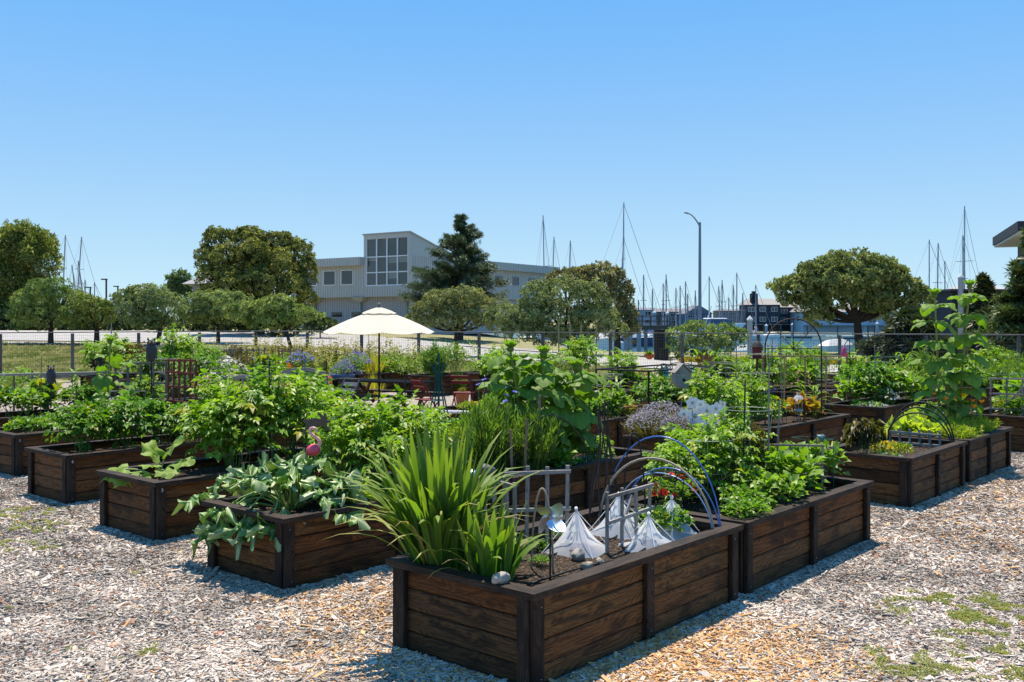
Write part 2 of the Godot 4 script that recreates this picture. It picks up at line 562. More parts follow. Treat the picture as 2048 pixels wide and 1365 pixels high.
var bolt_mesh: ArrayMesh
func bed_parts() -> void:
	var bolt := MB.new()
	bolt.ball(Transform3D(), Vector3(0.006, 0.006, 0.003), Color(0.45, 0.44, 0.42), 8, 4)
	bolt_mesh = bolt.done()
	for i in 10:
		var tone := [0.4, 0.55, 0.65, 0.75, 0.85, 0.9, 1.0, 1.1, 1.25, 1.4][i] as float
		var warm := rr(0.86, 1.2)
		var col := Color(tone * warm, tone, tone / warm)
		var b := MB.new()
		b.bar(Transform3D(), Vector3(2.5, 0.139, 0.042), 0.010, col, Vector2(rr(0, 4), rr(0, 4)))
		plank_meshes.append(b.done())
		b = MB.new()
		b.bar(Transform3D(), Vector3(1.2, 0.139, 0.042), 0.010, col * 0.8, Vector2(rr(0, 4), rr(0, 4)))
		end_plank_meshes.append(b.done())
	for i in 5:
		var tone := rr(0.7, 1.2)
		var col := Color(tone, tone, tone)
		var b := MB.new()
		b.bar(Transform3D(Basis(Vector3(0, 0, 1), PI / 2), Vector3.ZERO), Vector3(0.557, 0.092, 0.042), 0.006, col, Vector2(rr(0, 4), rr(0, 4)))
		upright_meshes.append(b.done())
	for i in 4:
		# cap boards with mitred ends: outer edge on +z
		for which in [[2.6, cap_meshes], [1.3, end_cap_meshes]]:
			var b := MB.new()
			var l: float = which[0] / 2
			var w := 0.115
			var p := []
			for y in [0.0, 0.042]:
				p.append_array([Vector3(-l + w, y, -w), Vector3(l - w, y, -w), Vector3(l, y, 0), Vector3(-l, y, 0)])
			b.hexa(p, Color.WHITE * rr(0.95, 1.5), Vector2(rr(0, 4), rr(0, 4)))
			which[1].append(b.done())

func raised_bed(u0: float, u1: float, w0: float, w1: float, label: String, number := "") -> Node3D:
	var l := u1 - u0
	var w := w1 - w0
	var root := thing("raised_bed", label, "raised bed", uv((u0 + u1) / 2, (w0 + w1) / 2), BED_TURN, "charred timber raised beds")
	beds.append([u0, u1, w0, w1, soil_height])
	for s in [-1.0, 1.0]:
		for k in 4:
			var y := [0.067, 0.199, 0.344, 0.489][k] as float
			var h := 0.85 if k == 0 else 1.0
			part(root, "plank", pick(plank_meshes), M.plank_wood, Transform3D(Basis(Vector3.UP, (0.0 if s > 0 else PI) + rr(-0.0015, 0.0015)) * Basis(Vector3(0, 0, 1), rr(-0.001, 0.001)) * Basis.from_scale(Vector3((l - 0.13) / 2.5, h, 1)), Vector3(0, y + rr(-0.0015, 0.0015), s * (w / 2 - 0.086 + rr(-0.002, 0.001)))))
			part(root, "plank", pick(end_plank_meshes), M.plank_wood, Transform3D(Basis(Vector3.UP, s * PI / 2) * Basis.from_scale(Vector3((w - 0.22) / 1.2, h, 1)), Vector3(s * (l / 2 - 0.085), y, 0)))
		for e in [-1.0, 0.0, 1.0]:
			part(root, "upright", pick(upright_meshes), M.post_wood, Transform3D(Basis(Vector3(0, 0, 1), rr(-0.006, 0.006)), Vector3(e * (l / 2 - 0.085) + rr(-0.003, 0.003), 0.2785, s * (w / 2 - 0.042))))
			if s > 0 and u0 < 12.0:
				for y in [0.07, 0.5]:
					part(root, "bolt", bolt_mesh, M.metal, Transform3D(Basis(), Vector3(e * (l / 2 - 0.085) + rr(-0.01, 0.01), y, s * (w / 2 - 0.0205))))
		for e in [-1.0, 1.0]:
			part(root, "upright", pick(upright_meshes), M.post_wood, Transform3D(Basis(Vector3.UP, PI / 2), Vector3(s * (l / 2 - 0.042), 0.2785, e * (w / 2 - 0.112))))
		part(root, "cap_rail", pick(cap_meshes), M.post_wood, Transform3D(Basis(Vector3.UP, 0.0 if s > 0 else PI) * Basis.from_scale(Vector3(l / 2.6, 1, 1)), Vector3(0, 0.558, s * w / 2)))
		part(root, "cap_rail", pick(end_cap_meshes), M.post_wood, Transform3D(Basis(Vector3.UP, s * PI / 2) * Basis.from_scale(Vector3(w / 1.3, 1, 1)), Vector3(s * l / 2, 0.558, 0)))
	part(root, "soil", soil_mesh(l - 0.215, w - 0.215), M.soil, Transform3D(Basis(), Vector3(0, soil_height, 0)))
	if number:
		var tm := TextMesh.new()
		var font := SystemFont.new()
		font.font_names = PackedStringArray(["Droid Sans"])
		tm.font = font
		tm.text = number
		tm.font_size = 14
		tm.pixel_size = 0.0028
		tm.depth = 0.003
		part(root, "number", tm, M.white_paint, Transform3D(Basis(), Vector3(-l / 2 + 0.085, 0.515, w / 2 - 0.0185)))
	return root

var soil_height := 0.50
var soil_noise: FastNoiseLite
func soil_mesh(l: float, w: float) -> MB:
	var b := MB.new()
	var nx := int(l / 0.09)
	var nz := int(w / 0.09)
	var o := Vector2(rr(0, 500), rr(0, 500))
	for i in nx + 1:
		for j in nz + 1:
			var x := l * (float(i) / nx - 0.5)
			var z := w * (float(j) / nz - 0.5)
			var y := 0.02 * soil_noise.get_noise_2d(o.x + x * 40, o.y + z * 40) + 0.012 * rng.randf()
			b.v.append(Vector3(x, y, z))
			b.c.append(Color.WHITE)
			b.t.append(Vector2(x, z) + o)
			b.n.append(Vector3(rr(-0.25, 0.25), 1, rr(-0.25, 0.25)).normalized())
	for i in nx:
		for j in nz:
			var k := i * (nz + 1) + j
			var q := k + nz + 1
			b.ix.append_array(PackedInt32Array([k, q, k + 1, k + 1, q, q + 1]))
	return b

const ROW_NAMES := ["front row", "second row", "third row", "back row"]
const NTH := ["first", "second", "third", "fourth", "fifth", "sixth", "seventh", "eighth", "ninth", "tenth"]

func bed_phrase(row: int, lane: int, half: int) -> String:
	return "%s, %s pair from the right, %s half" % [ROW_NAMES[row], NTH[lane], "near" if half == 0 else "far"]

var bed_at := {}
func lay_bed(row: int, lane: int, half: int, u0: float, u1: float, w0: float, w1: float, number := "") -> void:
	bed_at[[row, lane, half]] = [u0, u1, w0, w1]
	raised_bed(u0, u1, w0, w1, "charred timber raised bed, " + bed_phrase(row, lane, half), number)

func raised_beds() -> void:
	soil_noise = noise(0.08, 91, 3)
	mat("white_paint", lin(0.75, 0.75, 0.73), 0.6)
	bed_parts()
	lay_bed(0, 0, 0, 0.0, 2.58, 0.0, 1.3)
	lay_bed(0, 0, 1, 2.66, 5.34, 0.0, 1.3)
	lay_bed(0, 1, 0, 0.33, 2.95, 2.9, 4.12)
	lay_bed(0, 1, 1, 3.08, 5.8, 2.84, 4.06)
	lay_bed(0, 2, 0, 0.54, 3.15, 5.31, 6.57, "3")
	lay_bed(0, 2, 1, 3.28, 5.9, 5.31, 6.57)
	lay_bed(0, 3, 0, 0.84, 3.45, 7.93, 9.11, "4")
	lay_bed(0, 3, 1, 3.58, 6.2, 7.93, 9.11)
	lay_bed(0, 4, 0, 1.3, 3.9, 10.56, 11.8, "5")
	lay_bed(0, 4, 1, 4.03, 6.6, 10.56, 11.8)
	lay_bed(0, 5, 0, 1.65, 4.27, 13.2, 14.4)
	lay_bed(0, 5, 1, 4.4, 7.0, 13.2, 14.4)
	# second row
	lay_bed(1, 0, 0, 7.2, 9.36, 0.25, 1.42)
	lay_bed(1, 0, 1, 9.48, 11.66, 0.25, 1.42)
	for lane in range(1, 4):
		var w0 := 0.3 + 2.6 * lane
		var s := 7.25 + 0.1 * w0
		if lane == 1:
			s = 6.85
		lay_bed(1, lane, 0, s, s + 2.2, w0, w0 + 1.2)
		lay_bed(1, lane, 1, s + 2.33, s + (5.2 if lane == 1 else 4.6), w0, w0 + 1.2)
	for lane in range(0, 5):
		var w0 := 0.3 + 2.6 * lane
		var s := 13.4 + 0.09 * w0
		lay_bed(2, lane, 0, s, s + 2.2, w0, w0 + 1.2)
		lay_bed(2, lane, 1, s + 2.33, s + 4.6, w0, w0 + 1.2)
	lay_bed(2, 6, 0, 15.4, 17.6, 16.6, 17.8)
	lay_bed(2, 7, 0, 14.6, 16.8, 19.0, 20.2)
	lay_bed(2, 8, 0, 12.6, 14.8, 20.9, 22.1)
	lay_bed(1, 7, 0, 8.4, 10.6, 18.2, 19.4)
	lay_bed(1, 8, 0, 8.6, 10.8, 20.9, 22.1)
	lay_bed(1, 6, 0, 7.5, 9.6, 15.8, 17.0)
	lay_bed(1, 9, 0, 8.8, 11.0, 23.6, 24.8)
	for lane in range(0, 4):
		var w0 := 0.3 + 2.6 * lane
		lay_bed(3, lane, 0, 19.7, 21.9, w0, w0 + 1.2)
		lay_bed(3, lane, 1, 22.03, 24.2, w0, w0 + 1.2)
	lay_bed(2, 5, 0, 14.7, 16.9, 13.3, 14.5)
	lay_bed(2, 5, 1, 17.03, 19.2, 13.3, 14.5)
	lay_bed(2, 6, 1, 17.73, 19.9, 16.6, 17.8)
	lay_bed(1, 7, 1, 10.73, 12.4, 18.2, 19.4)
	lay_bed(1, 9, 1, 11.13, 13.3, 23.6, 24.8)

# a mound of leaves: lumps of a dome, leaves turned outwards and up; compound leaves carry leaflets
func bush(p: Dictionary) -> Array:
	var b := MB.new()
	var st := MB.new()
	var r: float = p.r
	var h: float = p.h
	var lumps := []
	for i in int(p.get("lumps", 7)):
		var a := rng.randf() * TAU
		var q := sqrt(rng.randf()) * r * 0.62
		lumps.append([Vector3(cos(a) * q, h * rr(0.35, 0.66), sin(a) * q), r * rr(0.38, 0.6), h * rr(0.28, 0.46)])
	for l in lumps:
		var c: Vector3 = l[0]
		var m := c * 0.45 + Vector3(rr(-0.03, 0.03), 0, rr(-0.03, 0.03))
		st.tube(PackedVector3Array([Vector3(c.x * 0.12, -0.03, c.z * 0.12), m, c + Vector3(0, l[2] * 0.4, 0)]), 0.008, 0.003, 4, p.get("stem", Color(0.12, 0.2, 0.05)))
	var ca: Color = p.a
	var cb: Color = p.b
	for i in int(p.n):
		var l: Array = lumps[i % lumps.size()]
		var d := rdir()
		if d.y < -0.35:
			d.y = -d.y
		var q := pow(rng.randf(), 0.3)
		var o: Vector3 = l[0] + Vector3(d.x * l[1], d.y * l[2], d.z * l[1]) * q
		if o.y < 0.0:
			o.y = rr(0.0, 0.05)
		var out := (Vector3(d.x, d.y * 0.5 + float(p.get("up", 0.15)), d.z) + rdir() * 0.55).normalized()
		var nr := (Vector3.UP * 1.0 + d * 0.5 + rdir() * 0.55).normalized()
		var col := ca.lerp(cb, rng.randf()) * rr(0.8, 1.2)
		if rng.randf() < 0.03:
			col = Color(0.27, 0.30, 0.05) * rr(0.6, 1.2)
		var len: float = p.leaf * rr(0.7, 1.25)
		if p.get("compound", 0):
			var k := int(p.compound)
			var dd := out
			var pos := o
			var side := dd.cross(nr).normalized()
			for j in k:
				var f := float(j + 1) / k
				pos += dd * len * 1.9 / k
				dd = (dd + Vector3.DOWN * 0.16).normalized()
				for sgn in [-1.0, 1.0]:
					var ld: Vector3 = (dd * 0.5 + side * sgn + rdir() * 0.2).normalized()
					b.leaf(pos, ld, nr + rdir() * 0.3, len * (1.15 - 0.35 * f), p.w * len * rr(0.8, 1.2), col, p.droop, int(p.seg))
			b.leaf(pos, dd, nr, len * 1.1, p.w * len * 1.1, col, p.droop, int(p.seg))
		else:
			b.leaf(o, out, nr, len, p.w * len, col, p.droop, int(p.seg), 0.2, int(p.get("prof", 0)))
	return [["foliage", b.done(), M.leaf, "stuff"], ["stem", st.done(), M.stem, ""]]

# many thin upright sprays: fennel, heather, lavender, cornflower, grass
func spray(p: Dictionary) -> Array:
	var b := MB.new()
	var ca: Color = p.a
	var cb: Color = p.b
	for i in int(p.n):
		var a := rng.randf() * TAU
		var q := sqrt(rng.randf())
		var base := Vector3(cos(a) * q * p.r * 0.35, 0, sin(a) * q * p.r * 0.35)
		var lean: float = p.r * q * rr(0.5, 1.1)
		var tip := Vector3(cos(a) * lean, p.h * rr(0.7, 1.0) * (1.0 - 0.35 * q), sin(a) * lean)
		var col := ca.lerp(cb, rng.randf()) * rr(0.8, 1.2)
		var d := (tip - base)
		var m := int(p.get("twigs", 0))
		b.leaf(base, d, Vector3(cos(a), 0.4, sin(a)), d.length(), p.w, col, 0.12, 3, 0.2, 1)
		for j in m:
			var f := rr(0.3, 1.0)
			var o := base + d * f
			var dd := (d.normalized() * float(p.get("rise", 0.8)) + rdir()).normalized()
			b.leaf(o, dd, rdir(), p.twig * rr(0.6, 1.2), p.twig * float(p.get("tw", 0.14)), col.lerp(ca, 0.3) * rr(0.8, 1.25), 0.2, 1)
	return [["foliage", b.done(), M.leaf, "stuff"]]

# flower heads scattered over a dome; each a ring of petals round a disc
func heads(p: Dictionary) -> Array:
	var b := MB.new()
	var ca: Color = p.a
	var cb: Color = p.b
	for i in int(p.n):
		var a := rng.randf() * TAU
		var q := sqrt(rng.randf())
		var o := Vector3(cos(a) * q * p.r, p.h * (1.0 - 0.45 * q * q) * rr(0.86, 1.06), sin(a) * q * p.r)
		flower(b, o, (Vector3(o.x * 1.2, 0.8 * p.h, o.z * 1.2) + rdir() * 0.3).normalized(), p.size * rr(0.75, 1.2), ca.lerp(cb, rng.randf()) * rr(0.85, 1.1), p.get("eye", Color(0.5, 0.32, 0.03)), int(p.get("petals", 8)), float(p.get("cup", 0.15)))
	return [["blossom", b.done(), M.petal, "stuff"]]

func flower(b: MB, o: Vector3, up: Vector3, size: float, col: Color, eye: Color, petals := 8, cup := 0.15) -> void:
	var s := up.cross(Vector3(0.31, 0.2, 0.87)).normalized()
	var t := up.cross(s)
	for k in petals:
		var a := TAU * k / petals + 0.2 * rng.randf()
		var d := s * cos(a) + t * sin(a) + up * cup
		b.leaf(o, d, up, size * 0.5, size * 2.2 / petals, col * rr(0.9, 1.1), 0.12, 1, 0.1)
	if eye.a > 0:
		b.ball(Transform3D(Basis(), o + up * size * 0.04), Vector3.ONE * size * 0.12, eye, 6, 3)

# one broad leaf lying along +z from the origin with its upper face to +y, r(angle) its outline
func broad_leaf(kind: String, size: float, a: Color, b_: Color, seed_: int) -> ArrayMesh:
	var b := MB.new()
	var r := RandomNumberGenerator.new()
	r.seed = seed_
	var na := 70 if kind == "zucchini" else 22
	var rings := 4
	var f := noise(0.9, seed_, 2)
	var c0 := Vector3(0, 0, 0)
	b.v.append(c0); b.n.append(Vector3.UP); b.c.append(a); b.t.append(Vector2.ZERO)
	for i in rings:
		for k in na:
			var an := -PI + TAU * (k + 0.5) / na   # 0 points along +z
			var m := absf(an)
			var out := 1.0
			if kind == "heart":
				out = (0.60 + 0.40 * pow(maxf(cos(m * 0.5), 0), 1.3)) * (1.0 - 0.62 * smoothstep(2.3, 3.14, m)) + 0.42 * pow(maxf(0, 1 - m / 0.55), 1.5)
				out *= 0.72 + 0.05 * r.randf()
			elif kind == "zucchini":
				var lobe := absf(cos(m * 2.5))
				out = (0.22 + 0.70 * pow(lobe, 1.1) + 0.13 * cos(m * 15.0)) * (1.0 if m < 2.7 else 0.5) * (0.78 + 0.34 * r.randf())
			elif kind == "squash":
				out = (0.86 + 0.14 * cos(m * 5.0)) * (1.0 - 0.5 * smoothstep(2.5, 3.14, m)) * (0.95 + 0.08 * r.randf())
			else:
				out = (0.9 + 0.1 * cos(m * 3)) * (1.0 - 0.25 * smoothstep(2.4, 3.14, m)) + 0.3 * pow(maxf(0, 1 - m / 0.5), 1.3)
				out *= 0.8
			var u := float(i + 1) / rings
			var rad := out * size * 0.62 * u
			var x := sin(an) * rad
			var z := cos(an) * rad + size * 0.28
			var wave := 0.16 if kind == "zucchini" else 0.07
			var y := size * (wave * u * (f.get_noise_2d(x / size * 3.0, z / size * 3.0) * 1.6 + (0.9 * f.get_noise_2d(x / size * 8.0, z / size * 8.0 + 20) if kind == "zucchini" else 0.25 * f.get_noise_2d(x / size * 9.0, z / size * 9.0))) - (0.20 if kind == "heart" else 0.1) * u * u * rad / (size * 0.6) + 0.05 * u * sin(an * 5.0) + 0.16 * absf(x) / size)
			b.v.append(Vector3(x, y, z))
			var vein := absf(sin(an * 2.5)) if kind == "zucchini" else absf(cos(an * 4.0))
			var spot := 0.5 + 0.5 * f.get_noise_2d(x / size * 9.0 + 50, z / size * 9.0)
			b.c.append(a.lerp(b_, clampf((0.42 - vein) * 1.3 + (spot - 0.5) * 1.1, 0, 0.9) if kind == "zucchini" else clampf(spot * 0.7 + 0.25 * vein, 0, 1)))
			b.t.append(Vector2(x, z))
			b.n.append(Vector3.UP)
	b.v[0] = Vector3(0, 0, size * 0.02)
	for i in rings:
		for k in na:
			var k2 := (k + 1) % na
			if kind != "squash" and k == na - 1 and i > 0:
				continue
			if i == 0:
				b.ix.append_array(PackedInt32Array([0, 1 + k2, 1 + k]))
			else:
				var q := 1 + (i - 1) * na
				var w := q + na
				b.ix.append_array(PackedInt32Array([q + k, q + k2, w + k, q + k2, w + k2, w + k]))
	# smooth normals
	var acc := PackedVector3Array()
	acc.resize(b.v.size())
	for j in range(0, b.ix.size(), 3):
		var i0 := b.ix[j]; var i1 := b.ix[j + 1]; var i2 := b.ix[j + 2]
		var nr := (b.v[i2] - b.v[i0]).cross(b.v[i1] - b.v[i0])
		if nr.y < 0:
			b.ix[j + 1] = i2; b.ix[j + 2] = i1
			nr = -nr
		acc[i0] += nr; acc[i1] += nr; acc[i2] += nr
	for j in b.v.size():
		b.n[j] = acc[j].normalized() if acc[j].length_squared() > 0 else Vector3.UP
	return b.done()

func lay_leaf(parent: Node, mesh: Mesh, material: Material, o: Vector3, d: Vector3, nr: Vector3, s: float, called := "leaf") -> MeshInstance3D:
	d = d.normalized()
	var side := nr.cross(d).normalized()
	nr = d.cross(side).normalized()
	return part(parent, called, mesh, material, Transform3D(Basis(side, nr, d).scaled_local(Vector3.ONE * s), o))

# a long sword leaf standing on the origin and arching over towards +z
func sword(length: float, wide: float, arch: float, col: Color, tip: Color) -> ArrayMesh:
	var b := MB.new()
	var seg := 7
	var q := Vector3.ZERO
	var an := 0.04
	for i in seg + 1:
		var u := float(i) / seg
		var w := wide * 0.5 * (0.7 + 0.6 * sin(PI * u * 0.55)) * (1.0 if u < 0.6 else maxf(0.03, 1.0 - pow((u - 0.6) / 0.4, 1.6)))
		var d := Vector3(0, cos(an), sin(an))
		var nr := Vector3(0, sin(an), -cos(an))
		var c := col.lerp(tip, pow(u, 3.0) * 0.8)
		b.v.append(q + Vector3(-w, 0, 0) - nr * w * 0.35); b.v.append(q + nr * w * 0.2); b.v.append(q + Vector3(w, 0, 0) - nr * w * 0.35)
		b.n.append((nr + Vector3(-0.4, 0, 0)).normalized()); b.n.append(nr); b.n.append((nr + Vector3(0.4, 0, 0)).normalized())
		for j in 3:
			b.c.append(c); b.t.append(Vector2(j * 0.5, u))
		q += d * length / seg
		an += arch / seg * (0.4 + 1.6 * u)
	for i in seg:
		var e := i * 3
		for f in [[0, 3, 1], [1, 3, 4], [1, 4, 2], [2, 4, 5]]:
			var i0: int = e + f[0]; var i1: int = e + f[1]; var i2: int = e + f[2]
			if (b.v[i2] - b.v[i0]).cross(b.v[i1] - b.v[i0]).dot(b.n[i0]) < 0:
				b.ix.append_array(PackedInt32Array([i0, i2, i1]))
			else:
				b.ix.append_array(PackedInt32Array([i0, i1, i2]))
	return b.done()

func kind(called: String, category: String, variants: Array) -> void:
	kinds[called] = [category, variants]

func plant_kinds() -> void:
	var v := []
	for i in 3:
		v.append(bush({"r": 0.48, "h": 1.0, "n": 250, "leaf": 0.085, "w": 0.55, "a": Color(0.10, 0.235, 0.03), "b": Color(0.22, 0.37, 0.05), "compound": 3, "seg": 1, "droop": 0.3, "lumps": 9}))
	kind("tomato_plant", "tomato plant", v)
	v = []
	for i in 3:
		v.append(bush({"r": 0.45, "h": 0.62, "n": 260, "leaf": 0.075, "w": 0.62, "a": Color(0.05, 0.15, 0.022), "b": Color(0.13, 0.27, 0.04), "compound": 2, "seg": 1, "droop": 0.35, "lumps": 8}))
	kind("potato_plant", "potato plant", v)
	v = []
	for i in 3:
		v.append(bush({"r": 0.42, "h": 0.5, "n": 330, "leaf": 0.115, "w": 0.85, "a": Color(0.085, 0.20, 0.03), "b": Color(0.20, 0.35, 0.05), "seg": 2, "droop": 0.35, "lumps": 8, "prof": 0}))
	kind("bean_plant", "bean plant", v)
	v = []
	for i in 3:
		v.append(bush({"r": 0.34, "h": 0.32, "n": 420, "leaf": 0.06, "w": 0.75, "a": Color(0.06, 0.17, 0.025), "b": Color(0.17, 0.33, 0.05), "seg": 1, "droop": 0.25, "lumps": 7}))
	kind("leafy_herb", "herb", v)
	v = []
	for i in 2:
		v.append(bush({"r": 0.26, "h": 0.24, "n": 110, "leaf": 0.17, "w": 0.62, "a": Color(0.28, 0.42, 0.07), "b": Color(0.46, 0.56, 0.16), "seg": 3, "droop": 0.3, "lumps": 4, "up": 0.6, "prof": 2}))
	kind("lettuce", "lettuce", v)
	v = []
	for i in 2:
		v.append(bush({"r": 0.32, "h": 0.6, "n": 90, "leaf": 0.26, "w": 0.5, "a": Color(0.06, 0.13, 0.06), "b": Color(0.13, 0.22, 0.09), "seg": 3, "droop": 0.5, "lumps": 4, "up": 0.5, "prof": 2}))
	kind("kale_plant", "kale", v)
	v = []
	for i in 2:
		v.append(bush({"r": 0.28, "h": 0.42, "n": 70, "leaf": 0.2, "w": 0.5, "a": Color(0.20, 0.05, 0.03), "b": Color(0.30, 0.26, 0.05), "seg": 3, "droop": 0.5, "lumps": 4, "up": 0.7, "prof": 2, "stem": Color(0.4, 0.02, 0.03)}))
	kind("chard_plant", "chard", v)
	v = []
	for i in 2:
		v.append(spray({"r": 0.42, "h": 0.95, "n": 190, "w": 0.006, "a": Color(0.10, 0.22, 0.05), "b": Color(0.20, 0.33, 0.09), "twigs": 22, "twig": 0.11, "tw": 0.07}))
	kind("fennel_plant", "fennel", v)
	v = []
	for i in 2:
		v.append(spray({"r": 0.40, "h": 0.34, "n": 220, "w": 0.006, "a": Color(0.22, 0.36, 0.05), "b": Color(0.42, 0.50, 0.07), "twigs": 16, "twig": 0.07, "tw": 0.12}))
	kind("feathery_plant", "herb", v)
	v = []
	for i in 2:
		var f := spray({"r": 0.40, "h": 0.42, "n": 380, "w": 0.008, "a": Color(0.10, 0.09, 0.06), "b": Color(0.16, 0.16, 0.09), "twigs": 14, "twig": 0.028, "tw": 0.5, "rise": 1.4})
		f.append_array(heads({"r": 0.36, "h": 0.40, "n": 900, "size": 0.02, "a": Color(0.45, 0.40, 0.46), "b": Color(0.62, 0.56, 0.60), "petals": 4, "eye": Color(0, 0, 0, 0), "cup": 0.8}))
		v.append(f)
	kind("heather_shrub", "shrub", v)
	v = []
	for i in 2:
		v.append(spray({"r": 0.50, "h": 1.0, "n": 300, "w": 0.012, "a": Color(0.09, 0.19, 0.05), "b": Color(0.20, 0.33, 0.09), "twigs": 9, "twig": 0.12, "tw": 0.09, "rise": 1.8}))
	kind("cornflower_plant", "cornflower", v)
	v = []
	for i in 2:
		v.append(spray({"r": 0.42, "h": 0.75, "n": 170, "w": 0.014, "a": Color(0.33, 0.36, 0.05), "b": Color(0.50, 0.47, 0.10)}))
	kind("yellow_grass", "ornamental grass", v)
	v = []
	for i in 3:
		# tall silvery spikes
		var b := MB.new()
		for k in 22:
			var a := rng.randf() * TAU
			var q := sqrt(rng.randf()) * 0.5
			var o := Vector3(cos(a) * q, rr(0.0, 0.2), sin(a) * q)
			var tip := o + Vector3(cos(a) * 0.15, rr(0.75, 1.2), sin(a) * 0.15)
			for j in 46:
				var f := rng.randf()
				var col := Color(0.17, 0.20, 0.12).lerp(Color(0.30, 0.27, 0.16), rng.randf()) if f > 0.55 else Color(0.12, 0.18, 0.10).lerp(Color(0.24, 0.29, 0.20), rng.randf())
				var da := rng.randf() * TAU
				b.leaf(o.lerp(tip, f), Vector3(cos(da), 0.7 if f > 0.5 else 0.3, sin(da)), Vector3.UP, 0.15 * (1.15 - f) + 0.03, 0.03, col, 0.3, 1)
		v.append([["foliage", b.done(), M.leaf, "stuff"]])
	kind("spiky_shrub", "shrub", v)
	var flowering := [
		["white_daisy", Color(0.78, 0.77, 0.72), Color(0.85, 0.85, 0.80), 0.085, 70, 0.42, 0.55, Color(0.55, 0.35, 0.02)],
		["orange_marigold", Color(0.80, 0.20, 0.01), Color(0.85, 0.36, 0.02), 0.06, 46, 0.30, 0.30, Color(0.5, 0.12, 0.01)],
		["yellow_flower", Color(0.80, 0.55, 0.02), Color(0.78, 0.62, 0.06), 0.04, 120, 0.30, 0.22, Color(0.55, 0.28, 0.01)],
		["blue_aster", Color(0.16, 0.17, 0.55), Color(0.30, 0.30, 0.70), 0.055, 170, 0.40, 0.58, Color(0.5, 0.35, 0.03)],
		["pink_flower", Color(0.65, 0.17, 0.30), Color(0.75, 0.42, 0.50), 0.06, 60, 0.28, 0.50, Color(0.5, 0.3, 0.05)],
		["red_flower", Color(0.60, 0.02, 0.015), Color(0.80, 0.10, 0.02), 0.085, 16, 0.26, 0.34, Color(0.4, 0.02, 0.01)],
		["white_sweet_alyssum", Color(0.75, 0.75, 0.74), Color(0.8, 0.79, 0.78), 0.02, 260, 0.30, 0.14, Color(0, 0, 0, 0)],
		["purple_flower", Color(0.16, 0.03, 0.42), Color(0.26, 0.08, 0.55), 0.045, 90, 0.22, 0.85, Color(0, 0, 0, 0)],
	]
	for f in flowering:
		v = []
		for i in 2:
			var g := bush({"r": f[5], "h": f[6], "n": 300, "leaf": 0.06, "w": 0.4, "a": Color(0.07, 0.17, 0.03), "b": Color(0.17, 0.30, 0.05), "seg": 1, "droop": 0.2, "lumps": 7})
			g.append_array(heads({"r": f[5] * 0.95, "h": f[6] * 1.05, "n": f[4], "size": f[3], "a": f[1], "b": f[2], "eye": f[7], "petals": 5 if f[3] < 0.05 else 10}))
			v.append(g)
		kind(f[0], "flowers", v)
	v = []
	for i in 2:
		v.append(bush({"r": 0.5, "h": 0.95, "n": 700, "leaf": 0.085, "w": 0.5, "a": Color(0.055, 0.03, 0.03), "b": Color(0.12, 0.12, 0.04), "seg": 1, "droop": 0.2, "lumps": 9}))
	kind("burgundy_shrub", "shrub", v)
	v = []
	for i in 3:
		v.append(bush({"r": 0.55, "h": 0.9, "n": 950, "leaf": 0.07, "w": 0.45, "a": Color(0.07, 0.16, 0.03), "b": Color(0.18, 0.29, 0.06), "seg": 1, "droop": 0.2, "lumps": 11}))
	kind("green_shrub", "shrub", v)
	v = []
	for i in 2:
		v.append(bush({"r": 0.30, "h": 0.52, "n": 240, "leaf": 0.085, "w": 0.55, "a": Color(0.025, 0.035, 0.015), "b": Color(0.075, 0.075, 0.035), "seg": 1, "droop": 1.1, "lumps": 7, "up": -0.5}))
	kind("wilted_basil", "basil", v)
	v = []
	for i in 2:
		# maize like stalks
		var b := MB.new()
		for k in 4:
			var o := Vector3(rr(-0.22, 0.22), 0, rr(-0.22, 0.22))
			b.tube(PackedVector3Array([o, o + Vector3(0, 0.9, 0)]), 0.014, 0.008, 5, Color(0.14, 0.25, 0.05))
			for j in 9:
				var a := rng.randf() * TAU
				b.leaf(o + Vector3(0, 0.1 + 0.09 * j, 0), Vector3(cos(a), 1.3, sin(a)), Vector3(-cos(a), 1, -sin(a)), rr(0.4, 0.6), 0.055, Color(0.11, 0.25, 0.04).lerp(Color(0.22, 0.36, 0.07), rng.randf()), 1.1, 5, 0.2, 1)
		v.append([["foliage", b.done(), M.leaf, "stuff"]])
	kind("sweetcorn", "sweetcorn", v)

func plant(called: String, where: Vector3, label: String, s := Vector3.ONE, group := "", tint := 0) -> Node3D:
	var k: Array = kinds[called]
	var which: Array = k[1][rng.randi() % k[1].size()]
	var root := thing(called, label, k[0], where, rng.randf() * TAU, group)
	for q in which:
		var o := part(root, q[0], q[1], q[2], Transform3D(Basis.from_scale(s), Vector3.ZERO))
		if q[3]:
			o.set_meta("kind", q[3])
	return root

# a spot in a bed: a along it from its near end (0..1), b across it from its right side (0..1)
func spot(row: int, lane: int, half: int, a: float, b: float, h := 0.5) -> Vector3:
	var r: Array = bed_at[[row, lane, half]]
	return uv(lerpf(r[0] + 0.15, r[1] - 0.15, a), lerpf(r[2] + 0.15, r[3] - 0.15, b), h)

